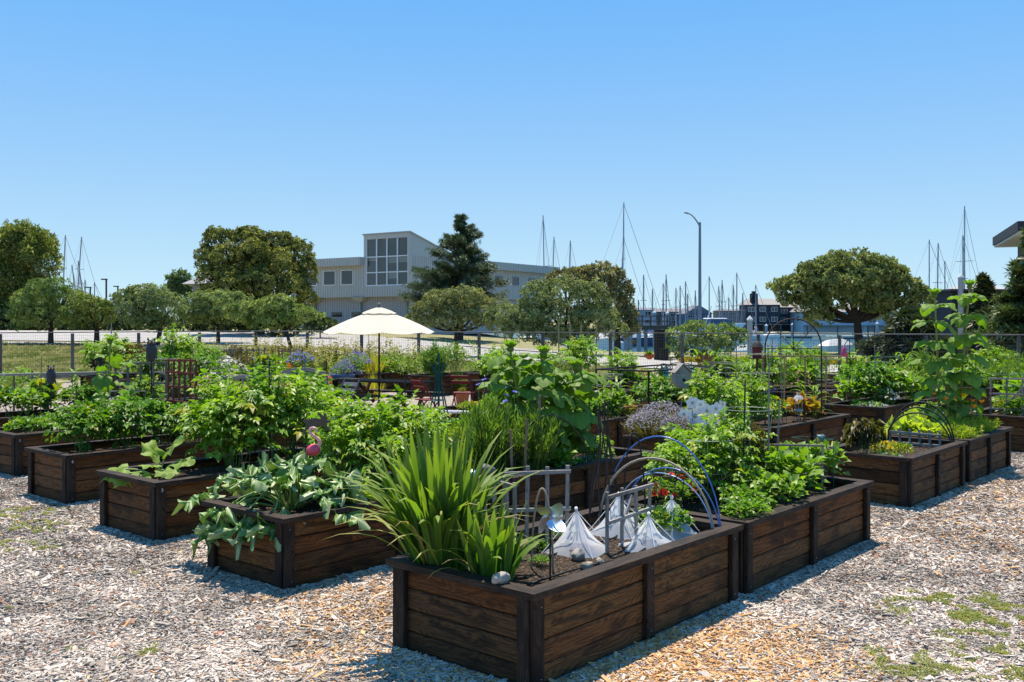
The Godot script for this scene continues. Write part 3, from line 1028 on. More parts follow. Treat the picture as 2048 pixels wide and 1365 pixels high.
const WORDS := {
	"tomato_plant": "bushy tomato plant", "potato_plant": "dark green potato plant", "bean_plant": "bean plant with broad leaves", "leafy_herb": "low leafy green herb",
	"lettuce": "pale green lettuce", "kale_plant": "blue green kale plant", "chard_plant": "red stemmed chard", "fennel_plant": "feathery green fennel", "feathery_plant": "feathery yellow green foliage",
	"heather_shrub": "grey lilac heather", "cornflower_plant": "wispy cornflower clump", "yellow_grass": "yellow ornamental grass", "spiky_shrub": "silvery shrub with flower spikes",
	"white_daisy": "white daisies", "orange_marigold": "orange marigolds", "yellow_flower": "small yellow flowers", "blue_aster": "violet blue asters", "pink_flower": "pink flowers", "red_flower": "red zinnias",
	"white_sweet_alyssum": "tiny white alyssum", "purple_flower": "deep purple flowers", "burgundy_shrub": "burgundy leaved shrub", "green_shrub": "small leaved green shrub", "wilted_basil": "wilted dark basil", "sweetcorn": "sweetcorn stalks",
}
var said := {}

func grow(called: String, row: int, lane: int, half: int, a: float, b: float, s = 1.0, extra := "") -> Node3D:
	var size: Vector3 = s if s is Vector3 else Vector3.ONE * s
	var where := "%s row %s pair from right, %s half" % [["front", "second", "third", "back"][row], NTH[lane], "near" if half == 0 else "far"]
	var words: String = WORDS[called] + (" " + extra if extra else "")
	var key := words + where
	said[key] = said.get(key, 0) + 1
	var nth: String = "" if said[key] == 1 else ", %s along" % NTH[said[key] - 1]
	return plant(called, spot(row, lane, half, a, b, 0.495), words + " in " + where + nth, size, "plants in the raised beds")

func garden() -> void:
	# nearest pair
	grow("bean_plant", 0, 0, 0, 0.9, 0.25, Vector3(0.55, 0.5, 0.55))
	grow("leafy_herb", 0, 0, 0, 0.96, 0.6, 0.5)
	grow("leafy_herb", 0, 0, 0, 0.45, 0.75, 0.3)
	grow("leafy_herb", 0, 0, 0, 0.3, 0.5, 0.25)
	grow("leafy_herb", 0, 0, 1, 0.05, 0.06, 0.75)
	grow("leafy_herb", 0, 0, 1, 0.22, 0.2, 0.85)
	grow("bean_plant", 0, 0, 1, 0.42, 0.22, 0.7)
	grow("bean_plant", 0, 0, 1, 0.72, 0.3, Vector3(0.95, 0.85, 0.95))
	grow("bean_plant", 0, 0, 1, 0.92, 0.45, 0.9)
	grow("orange_marigold", 0, 0, 1, 0.4, 0.5, 0.7)
	grow("burgundy_shrub", 0, 0, 1, 0.66, 0.62, Vector3(0.35, 0.75, 0.35), "dried to dark stalks")
	grow("red_flower", 0, 0, 1, 0.06, 0.75, 1.0)
	grow("tomato_plant", 0, 0, 1, 0.2, 0.9, 0.55)
	grow("tomato_plant", 0, 0, 1, 0.42, 0.85, 0.8)
	grow("tomato_plant", 0, 0, 1, 0.62, 0.9, 0.72)
	grow("bean_plant", 0, 0, 1, 0.85, 0.85, 0.7)
	# second pair: courgette at its near end, tomatoes behind
	grow("leafy_herb", 0, 1, 0, 0.45, 0.1, 0.8)
	grow("tomato_plant", 0, 1, 0, 0.5, 0.45, 0.8)
	grow("tomato_plant", 0, 1, 0, 0.78, 0.5, 0.85)
	grow("tomato_plant", 0, 1, 0, 0.62, 0.9, 0.85)
	grow("cornflower_plant", 0, 1, 1, 0.08, 0.5, 1.0)
	grow("cornflower_plant", 0, 1, 1, 0.22, 0.2, 0.85)
	grow("leafy_herb", 0, 1, 1, 0.3, 0.75, 0.9)
	grow("white_sweet_alyssum", 0, 1, 1, 0.45, 0.12, 0.8)
	grow("white_sweet_alyssum", 0, 1, 1, 0.68, 0.2, 0.8)
	grow("leafy_herb", 0, 1, 1, 0.8, 0.3, 0.7)
	grow("leafy_herb", 0, 1, 1, 0.75, 0.75, 0.8)
	grow("bean_plant", 0, 1, 1, 0.33, 0.1, 0.6)
	# third pair
	for q in [[0.45, 0.3, 1.0], [0.55, 0.8, 1.0], [0.72, 0.35, 1.05], [0.9, 0.75, 1.0]]:
		grow("tomato_plant", 0, 2, 0, q[0], q[1], q[2])
	for q in [[0.1, 0.3, 0.62], [0.32, 0.7, 0.55], [0.55, 0.3, 0.55]]:
		grow("tomato_plant", 0, 2, 1, q[0], q[1], q[2])
	grow("leafy_herb", 0, 2, 1, 0.85, 0.5, 1.0)
	# fourth pair
	for q in [[0.13, 0.55, 0.95], [0.4, 0.65, 1.1], [0.6, 0.3, 0.85], [0.85, 0.6, 0.8]]:
		grow("potato_plant", 0, 3, 0, q[0], q[1], q[2])
	grow("potato_plant", 0, 3, 1, 0.15, 0.5, 0.9)
	grow("potato_plant", 0, 3, 1, 0.5, 0.4, 1.1)
	grow("orange_marigold", 0, 3, 1, 0.8, 0.4, 0.9)
	# fifth and sixth pairs
	grow("leafy_herb", 0, 4, 0, 0.12, 0.4, 1.0)
	grow("leafy_herb", 0, 4, 0, 0.28, 0.6, 1.0)
	grow("leafy_herb", 0, 4, 0, 0.4, 0.3, 0.9)
	grow("kale_plant", 0, 4, 1, 0.3, 0.5, 0.7)
	grow("leafy_herb", 0, 4, 1, 0.7, 0.5, 1.0)
	grow("bean_plant", 0, 5, 0, 0.35, 0.5, 1.1)
	grow("kale_plant", 0, 5, 0, 0.6, 0.6, 1.0)
	grow("potato_plant", 0, 5, 0, 0.85, 0.4, 0.8)
	grow("tomato_plant", 0, 5, 1, 0.2, 0.5, 0.6)
	grow("kale_plant", 0, 5, 1, 0.5, 0.5, 0.8)
	grow("pink_flower", 0, 5, 1, 0.8, 0.5, 1.1)
	# second row
	grow("wilted_basil", 1, 0, 0, 0.1, 0.62, 1.0)
	grow("yellow_flower", 1, 0, 0, 0.2, 0.32, 0.95)
	grow("yellow_flower", 1, 0, 0, 0.36, 0.5, 0.7)
	grow("white_sweet_alyssum", 1, 0, 0, 0.12, 0.3, 0.7)
	for q in [[0.12, 0.85, 1.0], [0.1, 0.5, 0.9], [0.3, 0.8, 1.2], [0.45, 0.65, 1.1]]:
		grow("lettuce", 1, 0, 1, q[0], q[1], q[2])
	for q in [[0.1, 0.2, 0.9], [0.3, 0.3, 1.0], [0.55, 0.25, 1.0], [0.8, 0.3, 1.0]]:
		grow("feathery_plant", 1, 0, 1, q[0], q[1], q[2])
	grow("bean_plant", 1, 0, 1, 0.85, 0.8, 0.9)
	grow("heather_shrub", 1, 1, 0, 0.05, 0.75, 1.15)
	grow("heather_shrub", 1, 1, 0, 0.24, 0.85, 1.35)
	grow("heather_shrub", 1, 1, 0, 0.1, 0.35, 1.0)
	grow("tomato_plant", 1, 1, 0, 0.55, 0.25, 0.9)
	grow("tomato_plant", 1, 1, 0, 0.85, 0.6, 0.8)
	grow("tomato_plant", 1, 1, 1, 0.15, 0.6, 0.75)
	grow("bean_plant", 1, 1, 1, 0.4, 0.5, 0.75)
	grow("chard_plant", 1, 1, 1, 0.62, 0.3, 1.0)
	grow("chard_plant", 1, 1, 1, 0.75, 0.25, 0.8)
	grow("sweetcorn", 1, 1, 1, 0.9, 0.4, 0.65)
	grow("leafy_herb", 1, 2, 0, 0.15, 0.4, 1.0)
	grow("leafy_herb", 1, 2, 0, 0.45, 0.6, 1.2)
	grow("bean_plant", 1, 2, 0, 0.75, 0.5, 1.0)
	grow("potato_plant", 1, 2, 1, 0.3, 0.5, 1.0)
	grow("tomato_plant", 1, 2, 1, 0.7, 0.4, 0.7)
	grow("yellow_flower", 1, 3, 0, 0.2, 0.4, 1.0)
	grow("bean_plant", 1, 3, 0, 0.55, 0.5, 0.6)
	grow("leafy_herb", 1, 3, 0, 0.85, 0.5, 1.2)
	grow("potato_plant", 1, 3, 1, 0.3, 0.5, 1.0)
	grow("cornflower_plant", 1, 3, 1, 0.75, 0.5, 0.7)
	# third row
	grow("chard_plant", 2, 0, 0, 0.3, 0.5, 0.8)
	grow("leafy_herb", 2, 0, 0, 0.15, 0.4, 1.2)
	grow("leafy_herb", 2, 0, 0, 0.6, 0.6, 1.3)
	grow("bean_plant", 2, 0, 0, 0.85, 0.5, 1.4)
	grow("fennel_plant", 2, 0, 1, 0.3, 0.5, 1.4)
	grow("fennel_plant", 2, 0, 1, 0.75, 0.5, 1.5)
	grow("white_sweet_alyssum", 2, 1, 0, 0.1, 0.25, 1.2)
	grow("bean_plant", 2, 1, 0, 0.25, 0.7, 1.2)
	grow("potato_plant", 2, 1, 0, 0.55, 0.5, 1.3)
	grow("bean_plant", 2, 1, 0, 0.85, 0.5, 1.4)
	grow("green_shrub", 2, 1, 1, 0.3, 0.5, 0.9)
	grow("fennel_plant", 2, 1, 1, 0.75, 0.5, 1.3)
	grow("sweetcorn", 2, 2, 0, 0.2, 0.5, 0.9)
	grow("tomato_plant", 2, 2, 0, 0.5, 0.5, 0.9)
	grow("tomato_plant", 2, 2, 0, 0.8, 0.5, 1.1)
	grow("bean_plant", 2, 2, 1, 0.3, 0.5, 1.5)
	grow("green_shrub", 2, 2, 1, 0.8, 0.5, 0.8)
	grow("leafy_herb", 2, 3, 0, 0.6, 0.4, 0.7)
	grow("leafy_herb", 2, 3, 1, 0.3, 0.5, 0.9)
	grow("tomato_plant", 2, 3, 1, 0.75, 0.5, 0.8)
	grow("white_sweet_alyssum", 2, 4, 0, 0.3, 0.3, 1.2)
	grow("red_flower", 2, 4, 0, 0.75, 0.5, 1.2)
	grow("leafy_herb", 2, 4, 1, 0.3, 0.5, 1.2)
	grow("orange_marigold", 2, 4, 1, 0.7, 0.5, 1.3)
	for q in [[2, 6, ["fennel_plant", "green_shrub"]], [2, 7, ["blue_aster", "yellow_grass", "red_flower"]], [2, 8, ["orange_marigold", "orange_marigold", "blue_aster"]], [1, 6, ["orange_marigold", "red_flower", "leafy_herb"]], [1, 7, ["potato_plant", "white_daisy"]], [1, 8, ["potato_plant", "tomato_plant"]], [1, 9, ["tomato_plant", "burgundy_shrub"]]]:
		for i in q[2].size():
			grow(q[2][i], q[0], q[1], 0, (i + 0.5) / q[2].size(), 0.5, 1.3)
	grow("fennel_plant", 3, 0, 0, 0.3, 0.5, 1.1)
	grow("green_shrub", 3, 0, 0, 0.75, 0.5, 0.9)
	grow("bean_plant", 3, 1, 0, 0.3, 0.5, 1.2)
	grow("pink_flower", 3, 1, 0, 0.75, 0.5, 1.0)
	grow("tomato_plant", 3, 2, 0, 0.3, 0.5, 0.8)
	grow("yellow_flower", 3, 2, 0, 0.75, 0.5, 1.3)
	grow("orange_marigold", 3, 3, 0, 0.3, 0.5, 1.2)
	grow("green_shrub", 3, 3, 0, 0.75, 0.5, 0.8)
	for q in [[3, 0, 1, ["bean_plant", "pink_flower", "fennel_plant"]], [3, 1, 1, ["yellow_flower", "tomato_plant", "green_shrub"]], [3, 2, 1, ["bean_plant", "orange_marigold", "sweetcorn"]], [3, 3, 1, ["tomato_plant", "white_daisy", "fennel_plant"]], [2, 5, 0, ["tomato_plant", "red_flower", "potato_plant"]], [2, 5, 1, ["green_shrub", "pink_flower", "tomato_plant"]], [2, 6, 1, ["bean_plant", "purple_flower", "green_shrub"]], [1, 7, 1, ["kale_plant", "orange_marigold"]], [1, 9, 1, ["sweetcorn", "pink_flower", "tomato_plant"]], [3, 0, 0, ["yellow_flower", "tomato_plant"]], [3, 1, 0, ["sweetcorn", "red_flower"]], [3, 2, 0, ["fennel_plant", "white_daisy"]], [3, 3, 0, ["bean_plant", "purple_flower"]], [2, 3, 1, ["pink_flower", "sweetcorn", "fennel_plant"]], [2, 4, 1, ["tomato_plant", "white_daisy"]], [2, 2, 1, ["pink_flower", "fennel_plant"]], [2, 0, 1, ["yellow_flower", "bean_plant"]], [1, 8, 0, ["pink_flower", "sweetcorn"]], [1, 6, 0, ["white_daisy", "kale_plant"]]]:
		for i in q[3].size():
			grow(q[3][i], q[0], q[1], q[2], (i + 0.35) / q[3].size(), 0.35 + 0.3 * (i % 2), rr(0.75, 1.15))

func hoop_points(a: Vector3, b: Vector3, rise: float, n := 18, sway := 0.0) -> PackedVector3Array:
	var p := PackedVector3Array()
	for i in n + 1:
		var u := PI * i / n
		var q := a.lerp(b, 0.5 - 0.5 * cos(u))
		q.y += rise * sin(u) + sway * sin(u * 2)
		p.append(q)
	return p

func curve_points(a: Array, n := 6) -> PackedVector3Array:
	var c := Curve3D.new()
	for i in a.size():
		var t: Vector3 = (a[mini(i + 1, a.size() - 1)] - a[maxi(i - 1, 0)]) / 6.0
		c.add_point(a[i], -t, t)
	var p := PackedVector3Array()
	for i in (a.size() - 1) * n + 1:
		p.append(c.sample(mini(i / n, a.size() - 2), float(i - n * mini(i / n, a.size() - 2)) / n))
	return p

func sunflower(called: String, where: Vector3, height: float, lean: Vector3, leaves: int, size: float, label: String, low := 0.16) -> void:
	var root := thing(called, label, "sunflower", where, 0.0, "sunflowers")
	var pts := curve_points([Vector3(0, -0.03, 0), Vector3(0, height * 0.4, 0) + lean * 0.25, Vector3(0, height, 0) + lean], 5)
	var b := MB.new()
	b.tube(pts, 0.022, 0.012, 7, Color(0.20, 0.25, 0.06))
	part(root, "stem", b, M.stem)
	for i in leaves:
		var f := low + (1.0 - low) * (i + rr(0, 0.6)) / leaves
		var o: Vector3 = pts[int(f * (pts.size() - 1))] * 1.0
		var a := i * 2.4 + rr(-0.4, 0.4)
		var out := Vector3(cos(a), 0, sin(a))
		var s := size * (0.75 + 0.35 * sin(PI * f)) * rr(0.75, 1.15)
		var droop := lerpf(1.2, 0.2, f) + rr(-0.6, 0.6)
		var e := o + (out * 0.8 + Vector3(0, 0.4, 0)) * s * 0.45
		var st := MB.new()
		st.tube(PackedVector3Array([o, o.lerp(e, 0.5) + Vector3(0, 0.02, 0), e]), 0.006, 0.004, 4, Color(0.19, 0.27, 0.06))
		var l := lay_leaf(root, pick(heart_leaves), M.broad_leaf, e, out + Vector3(0, -droop, 0) + rdir() * 0.2, Vector3.UP + out * droop * 0.8 + rdir() * 0.25, s)
		part(l, "stalk", st, M.stem, l.transform.affine_inverse())
	# the unopened head: a whorl of small leaves round a bud
	b = MB.new()
	var top := pts[pts.size() - 1]
	b.ball(Transform3D(Basis(), top), Vector3(0.045, 0.035, 0.045), Color(0.16, 0.26, 0.05), 8, 5)
	for k in 12:
		var a := k * 2.4
		b.leaf(top, Vector3(cos(a), 0.6 + 0.05 * k, sin(a)), Vector3(-cos(a) * 0.5, 1, -sin(a) * 0.5), 0.15, 0.085, Color(0.16, 0.30, 0.05), -0.2, 3)
	part(root, "bud", b, M.leaf)

var heart_leaves := []
func big_leaf_plants() -> void:
	for i in 5:
		heart_leaves.append(broad_leaf("heart", 1.0, Color(0.10, 0.225, 0.03) * rr(0.85, 1.15), Color(0.21, 0.34, 0.05) * rr(0.9, 1.1), 300 + i))
	sunflower("sunflower", spot(1, 0, 1, 0.58, 0.72), 2.08, Vector3(-0.12, 0, 0.1), 40, 0.33, "tall budding sunflower, shorter of the two beside the black hoops", 0.3)
	sunflower("sunflower", spot(1, 0, 1, 0.74, 0.5), 2.22, Vector3(0.2, 0, -0.1), 46, 0.34, "tallest budding sunflower, leaning right beside the orange poppies", 0.3)
	sunflower("sunflower", uv(4.1, 13.5, 0.495), 1.32, Vector3(0.05, 0, 0), 18, 0.38, "lone sunflower with few dark leaves beside the owl decoy on a pole")
	var clump := [[0.36, 0.6, 1.38, Vector3(-0.22, 0, 0.0)], [0.42, 0.45, 1.32, Vector3(0.02, 0, 0.1)], [0.5, 0.7, 1.22, Vector3(0.1, 0, 0)], [0.58, 0.5, 1.15, Vector3(0.25, 0, 0.05)], [0.66, 0.7, 1.12, Vector3(0.3, 0, 0.1)], [0.45, 0.9, 1.2, Vector3(-0.1, 0, 0)]]
	for i in clump.size():
		var c: Array = clump[i]
		sunflower("sunflower", spot(0, 1, 1, c[0], c[1]), c[2], c[3] * 0.75, 25, 0.37, "leafy sunflower in the dense clump above the low white alyssum, %s along" % NTH[i], 0.42)
	# courgette with deeply cut, silver marked leaves hanging over the corner of the second bed
	var zl := []
	for i in 5:
		zl.append(broad_leaf("zucchini", 1.0, Color(0.09, 0.20, 0.04), Color(0.40, 0.46, 0.30), 400 + i))
	var root := thing("courgette_plant", "sprawling courgette with deeply cut silvery leaves hanging over the bed corner", "courgette", uv(0.92, 3.62, 0.495))
	var inv := root.transform.affine_inverse()
	for i in 27:
		var a := i * 2.4 + rr(-0.3, 0.3)
		var reach := rr(0.15, 0.6) if i < 21 else rr(0.05, 0.3)
		var out := Vector3(cos(a), 0, sin(a))
		var o := out * 0.05
		var e := out * reach + Vector3(0, rr(0.12, 0.5) - reach * 0.25, 0)
		var s := rr(0.27, 0.44)
		var st := MB.new()
		st.tube(curve_points([o, o.lerp(e, 0.5) + Vector3(0, 0.07, 0), e], 3), 0.012, 0.007, 5, Color(0.20, 0.30, 0.09))
		var l := lay_leaf(root, pick(zl), M.thick_leaf, e, out + Vector3(0, rr(-0.75, 0.35), 0) + rdir() * 0.25, Vector3.UP + out * rr(0.0, 0.8) + rdir() * 0.5, s)
		part(l, "stalk", st, M.stem, l.transform.affine_inverse())
	for q in [[Vector3(-0.62, -0.02, 0.12), Vector3(-0.6, -0.9, 0.45), 0.46], [Vector3(-0.5, 0.02, 0.28), Vector3(-0.4, -0.9, 0.6), 0.42], [Vector3(-0.28, 0.05, 0.5), Vector3(0.05, -0.7, 0.8), 0.44], [Vector3(0.0, 0.08, 0.62), Vector3(0.3, -0.5, 0.7), 0.4], [Vector3(0.45, 0.08, 0.35), Vector3(0.9, -0.25, 0.4), 0.42], [Vector3(-0.75, 0.12, -0.1), Vector3(-0.9, -0.3, 0.2), 0.4]]:
		var st := MB.new()
		st.tube(curve_points([Vector3.ZERO, q[0] * 0.5 + Vector3(0, 0.18, 0), q[0]], 3), 0.012, 0.007, 5, Color(0.20, 0.30, 0.09))
		var l := lay_leaf(root, pick(zl), M.thick_leaf, q[0], q[1], Vector3(q[1].x, 0.9, q[1].z), q[2])
		part(l, "stalk", st, M.stem, l.transform.affine_inverse())
	# squash with broad yellow green leaves
	var ql := []
	for i in 4:
		ql.append(broad_leaf("squash", 1.0, Color(0.17, 0.32, 0.05), Color(0.33, 0.46, 0.08), 500 + i))
	root = thing("squash_plant", "squash with a few broad yellow green leaves beside bed number 3", "squash", uv(1.0, 6.15, 0.495))
	for q in [[Vector3(-0.30, 0.12, 0.1), Vector3(-0.8, -0.35, 0.3), 0.30], [Vector3(-0.18, 0.1, 0.25), Vector3(-0.3, -0.4, 0.7), 0.27], [Vector3(0.12, 0.3, -0.05), Vector3(0.6, 0.5, 0.2), 0.30], [Vector3(0.28, 0.2, 0.12), Vector3(0.8, 0.05, 0.3), 0.26], [Vector3(0.0, 0.24, -0.1), Vector3(-0.5, 0.5, 0.2), 0.27], [Vector3(0.2, 0.14, 0.28), Vector3(0.6, -0.2, 0.7), 0.24], [Vector3(-0.05, 0.08, 0.3), Vector3(0.1, -0.3, 0.9), 0.25], [Vector3(0.02, 0.16, 0.1), Vector3(-0.1, 0.1, 1), 0.22]]:
		var st := MB.new()
		st.tube(curve_points([Vector3(0.04, 0, 0), q[0] * 0.5 + Vector3(0.02, 0.04, 0), q[0]], 3), 0.011, 0.008, 5, Color(0.28, 0.36, 0.12))
		var l := lay_leaf(root, pick(ql), M.broad_leaf, q[0], q[1], Vector3(q[1].x * 0.3, 1, 0.45), q[2])
		part(l, "stalk", st, M.stem, l.transform.affine_inverse())
	# sword leaved clumps on the corner of the nearest bed
	var blades := []
	for i in 10:
		blades.append(sword(1.0, rr(0.034, 0.05), rr(0.1, 0.45) if i < 7 else rr(0.8, 1.9), Color(0.05, 0.15, 0.022).lerp(Color(0.11, 0.24, 0.035), rng.randf()), Color(0.27, 0.33, 0.07)))
	var thin := []
	for i in 5:
		thin.append(sword(1.0, rr(0.012, 0.02), rr(1.3, 2.6), Color(0.20, 0.29, 0.06) if i < 4 else Color(0.34, 0.25, 0.12), Color(0.50, 0.44, 0.16) if i < 4 else Color(0.30, 0.20, 0.10)))
	for cl in [[0.26, 1.04, 200, 1.04, 0.16, "large clump of upright sword shaped leaves on the nearest bed corner"], [0.28, 0.58, 60, 0.56, 0.13, "smaller sword leaved clump beside the silver pinwheel"]]:
		root = thing("sword_leaf_plant", cl[5], "crocosmia", uv(cl[0], cl[1], 0.49), 0.0, "sword leaved clumps")
		for i in int(cl[2]):
			var a := rng.randf() * TAU
			var q := sqrt(rng.randf())
			var o := Vector3(cos(a) * q * cl[4], 0, sin(a) * q * cl[4])
			var thin_one := rng.randf() < 0.14
			var lean := q * rr(0.02, 0.34) + (0.3 if thin_one else 0.0)
			var turn := atan2(cos(a), sin(a)) + rr(-0.7, 0.7)
			var x := Basis(Vector3.UP, turn) * Basis(Vector3.RIGHT, lean) * Basis(Vector3.UP, rr(-0.4, 0.4))
			part(root, "leaf_blade", pick(thin) if thin_one else pick(blades), M.broad_leaf, Transform3D(x.scaled_local(Vector3(1, cl[3] * rr(0.55, 1.05) * (0.9 if thin_one else 1.0), cl[3] * rr(0.8, 1.0))), o))
	# single flowers one can tell apart
	for q in [[0.3, 0.5, 0.66], [0.34, 0.72, 0.72], [0.5, 0.35, 0.70], [0.6, 0.62, 0.62], [0.66, 0.3, 0.58], [0.8, 0.7, 0.6], [0.82, 0.25, 0.55], [0.45, 0.15, 0.52]]:
		poppy(spot(1, 0, 1, q[0] + 0.1, q[1], 0.495), q[2] * 0.85, Color(0.85, 0.27, 0.01).lerp(Color(0.85, 0.42, 0.02), rng.randf()))
	for q in [[0.02, 0.55, 1.02], [0.1, 0.3, 0.9], [0.14, 0.75, 1.05], [0.2, 0.4, 0.92], [0.3, 0.3, 0.8], [0.05, 0.2, 0.85], [0.25, 0.65, 0.95]]:
		var b := MB.new()
		var o := spot(0, 1, 1, q[0], q[1], 0.495)
		var r2 := thing("cornflower", "blue cornflower head above the wispy clump, %s along" % NTH[mini(9, names.get("cornflower", -1) + 1)], "cornflower", o, 0.0, "cornflowers")
		b.rod(Vector3.ZERO, Vector3(0, q[2], 0), 0.003, Color(0.15, 0.24, 0.07), 4)
		part(r2, "stem", b, M.stem)
		b = MB.new()
		flower(b, Vector3(0, q[2], 0), (Vector3.UP + rdir() * 0.5).normalized(), 0.075, Color(0.20, 0.24, 0.72), Color(0.12, 0.06, 0.4), 12, 0.5)
		part(r2, "blossom", b, M.petal)

func poppy(where: Vector3, h: float, col: Color) -> void:
	var root := thing("poppy", "orange poppy above the feathery bed beside the sunflowers, %s along" % NTH[mini(9, names.get("poppy", -1) + 1)], "poppy", where, 0.0, "orange poppies")
	var b := MB.new()
	b.rod(Vector3(0, -0.02, 0), Vector3(0, h, 0), 0.003, Color(0.16, 0.26, 0.08), 4)
	part(root, "stem", b, M.stem)
	b = MB.new()
	for k in 4:
		var a := k * TAU / 4 + rr(-0.2, 0.2)
		b.leaf(Vector3(0, h, 0), Vector3(cos(a), 0.9, sin(a)), Vector3(-cos(a), 0.8, -sin(a)), 0.065, 0.07, col * rr(0.9, 1.1), -0.3, 3, 0.1, 2)
	part(root, "blossom", b, M.petal)

func lath_panel(called: String, label: String, category: String, a: Vector3, b: Vector3, h: float, uprights: int, rails: Array, material: Material, col: Color, w := 0.03, brace := false, group := "") -> Node3D:
	# a lattice from a to b (its foot line); rails are heights as shares of h
	var root := thing(called, label, category, (a + b) / 2, atan2(-(b - a).z, (b - a).x), group)
	var l := Vector2(b.x - a.x, b.z - a.z).length()
	for i in uprights:
		var m := MB.new()
		var x := l * (float(i) / (uprights - 1) - 0.5)
		m.bar(Transform3D(Basis(Vector3(0, 0, 1), PI / 2 + rr(-0.02, 0.02)), Vector3(x, h * 0.5 - 0.02, 0)), Vector3(h * rr(0.97, 1.05), w, w * 0.7), 0.002, col * rr(0.8, 1.2), Vector2(rr(0, 3), rr(0, 3)))
		part(root, "upright", m, material)
	for r in rails:
		var m := MB.new()
		m.bar(Transform3D(Basis(Vector3(0, 0, 1), rr(-0.02, 0.02)), Vector3(0, h * r, w * 0.72)), Vector3(l + w * 1.6, w, w * 0.7), 0.002, col * rr(0.8, 1.2), Vector2(rr(0, 3), rr(0, 3)))
		part(root, "rail", m, material)
	if brace:
		var m := MB.new()
		m.bar(Transform3D(Basis(Vector3(0, 0, 1), 0.9), Vector3(0, h * 0.55, -w * 0.72)), Vector3(h * 0.6, w, w * 0.6), 0.002, col, Vector2(rr(0, 3), 1))
		part(root, "brace", m, material)
	return root

func wire_cage(label: String, where: Vector3, r: float, h: float, rings: int, col: Color, legs := 4, square := false) -> void:
	var root := thing("plant_cage", label, "plant cage", where, rng.randf(), "wire plant cages")
	for k in legs:
		var a := TAU * (k + 0.5) / legs
		var b := MB.new()
		b.rod(Vector3(cos(a) * r * (1.0 if square else 0.55), -0.08, sin(a) * r * (1.0 if square else 0.55)), Vector3(cos(a) * r, h, sin(a) * r), 0.0035, col, 5)
		part(root, "leg", b, M.wire)
	for j in rings:
		var f := float(j + 1) / rings
		var q := r * (1.0 if square else 0.55 + 0.45 * f) + 0.004
		var p := PackedVector3Array()
		var n := 4 if square else 20
		for k in n:
			var a := TAU * (k + 0.5) / n
			p.append(Vector3(cos(a) * q, h * f - 0.02, sin(a) * q))
		var b := MB.new()
		b.tube(p, 0.0035, 0.0035, 5, col, true)
		part(root, "ring", b, M.wire)

func hoop(called: String, label: String, a: Vector3, b: Vector3, rise: float, r: float, col: Color, material: Material, sway := 0.0) -> void:
	var m := MB.new()
	m.tube(hoop_points(a, b, rise, 22, sway), r, r, 6, col)
	var o := part(self, numbered(called), m, material)
	tag(o, label, "hoop", "garden hoops")

func cloche(label: String, where: Vector3, w: float, h: float, turn: float, crumple := 0.0) -> void:
	var root := thing("mesh_cloche", label, "cloche", where, turn, "mesh cloches")
	var b := MB.new()
	var n := 24
	var top := Vector3(rr(-0.02, 0.02), h, rr(-0.02, 0.02))
	var rows := 6
	for i in rows + 1:
		var u := float(i) / rows
		for k in n + 1:
			var a := TAU * (k % n) / n
			var sq := 1.0 / maxf(absf(cos(a)), absf(sin(a)))
			var q := w * 0.5 * u * minf(sq, 1.3) * (1.0 - (0.08 + 0.16 * absf(sin(a * 2.0 + PI / 2))) * sin(PI * u) + crumple * 0.35 * sin(a * 5 + u * 4) * u)
			b.v.append(Vector3(cos(a) * q, lerpf(h, 0.004, u) - 0.035 * sin(PI * u) - 0.02 * sin(PI * u) * absf(sin(a * 2.0 + PI / 2)), sin(a) * q))
			b.n.append(Vector3(cos(a), 0.7, sin(a)).normalized())
			b.c.append(Color.WHITE); b.t.append(Vector2(float(k) / n, u))
	for i in rows:
		for k in n:
			var q := i * (n + 1) + k
			var e := q + n + 1
			b.ix.append_array(PackedInt32Array([q, e, q + 1, q + 1, e, e + 1]))
	part(root, "netting", b, M.netting)
	for k in 4:
		var a := TAU * (k + 0.5) / 4
		b = MB.new()
		b.rod(Vector3(0, h, 0), Vector3(cos(a) * w * 0.66, 0.006, sin(a) * w * 0.66), 0.0028, Color(0.75, 0.76, 0.78), 4)
		part(root, "rib", b, M.plain)
	b = MB.new()
	b.ball(Transform3D(Basis(), Vector3(0, h + 0.01, 0)), Vector3(0.014, 0.02, 0.014), Color(0.8, 0.8, 0.8), 8, 4)
	part(root, "knob", b, M.plain)

func rock(called: String, label: String, category: String, where: Vector3, s: Vector3, col: Color, turn := 0.0) -> void:
	var b := MB.new()
	b.ball(Transform3D(), s, col, 9, 6)
	var f := noise(1.0, rng.randi() % 999, 2)
	for i in b.v.size():
		var q := b.v[i]
		b.v[i] = q * (1.0 + 0.5 * f.get_noise_3dv(q / s * 1.4)) + Vector3(0, s.y * 0.8, 0)
		b.n[i] = (b.n[i] + Vector3(f.get_noise_3dv(q / s * 2.0), f.get_noise_3dv(q / s * 2.0 + Vector3(9, 0, 0)), 0) * 0.9).normalized()
	var o := part(self, numbered(called), b, M.plain, Transform3D(Basis(Vector3.UP, turn), where))
	tag(o, label, category)

func stake(root: Node, top: float, bottom: float, r: float, col: Color, called := "stake") -> void:
	var b := MB.new()
	b.rod(Vector3(0, bottom, 0), Vector3(0, top, 0), r, col, 6)
	part(root, called, b, M.plain)

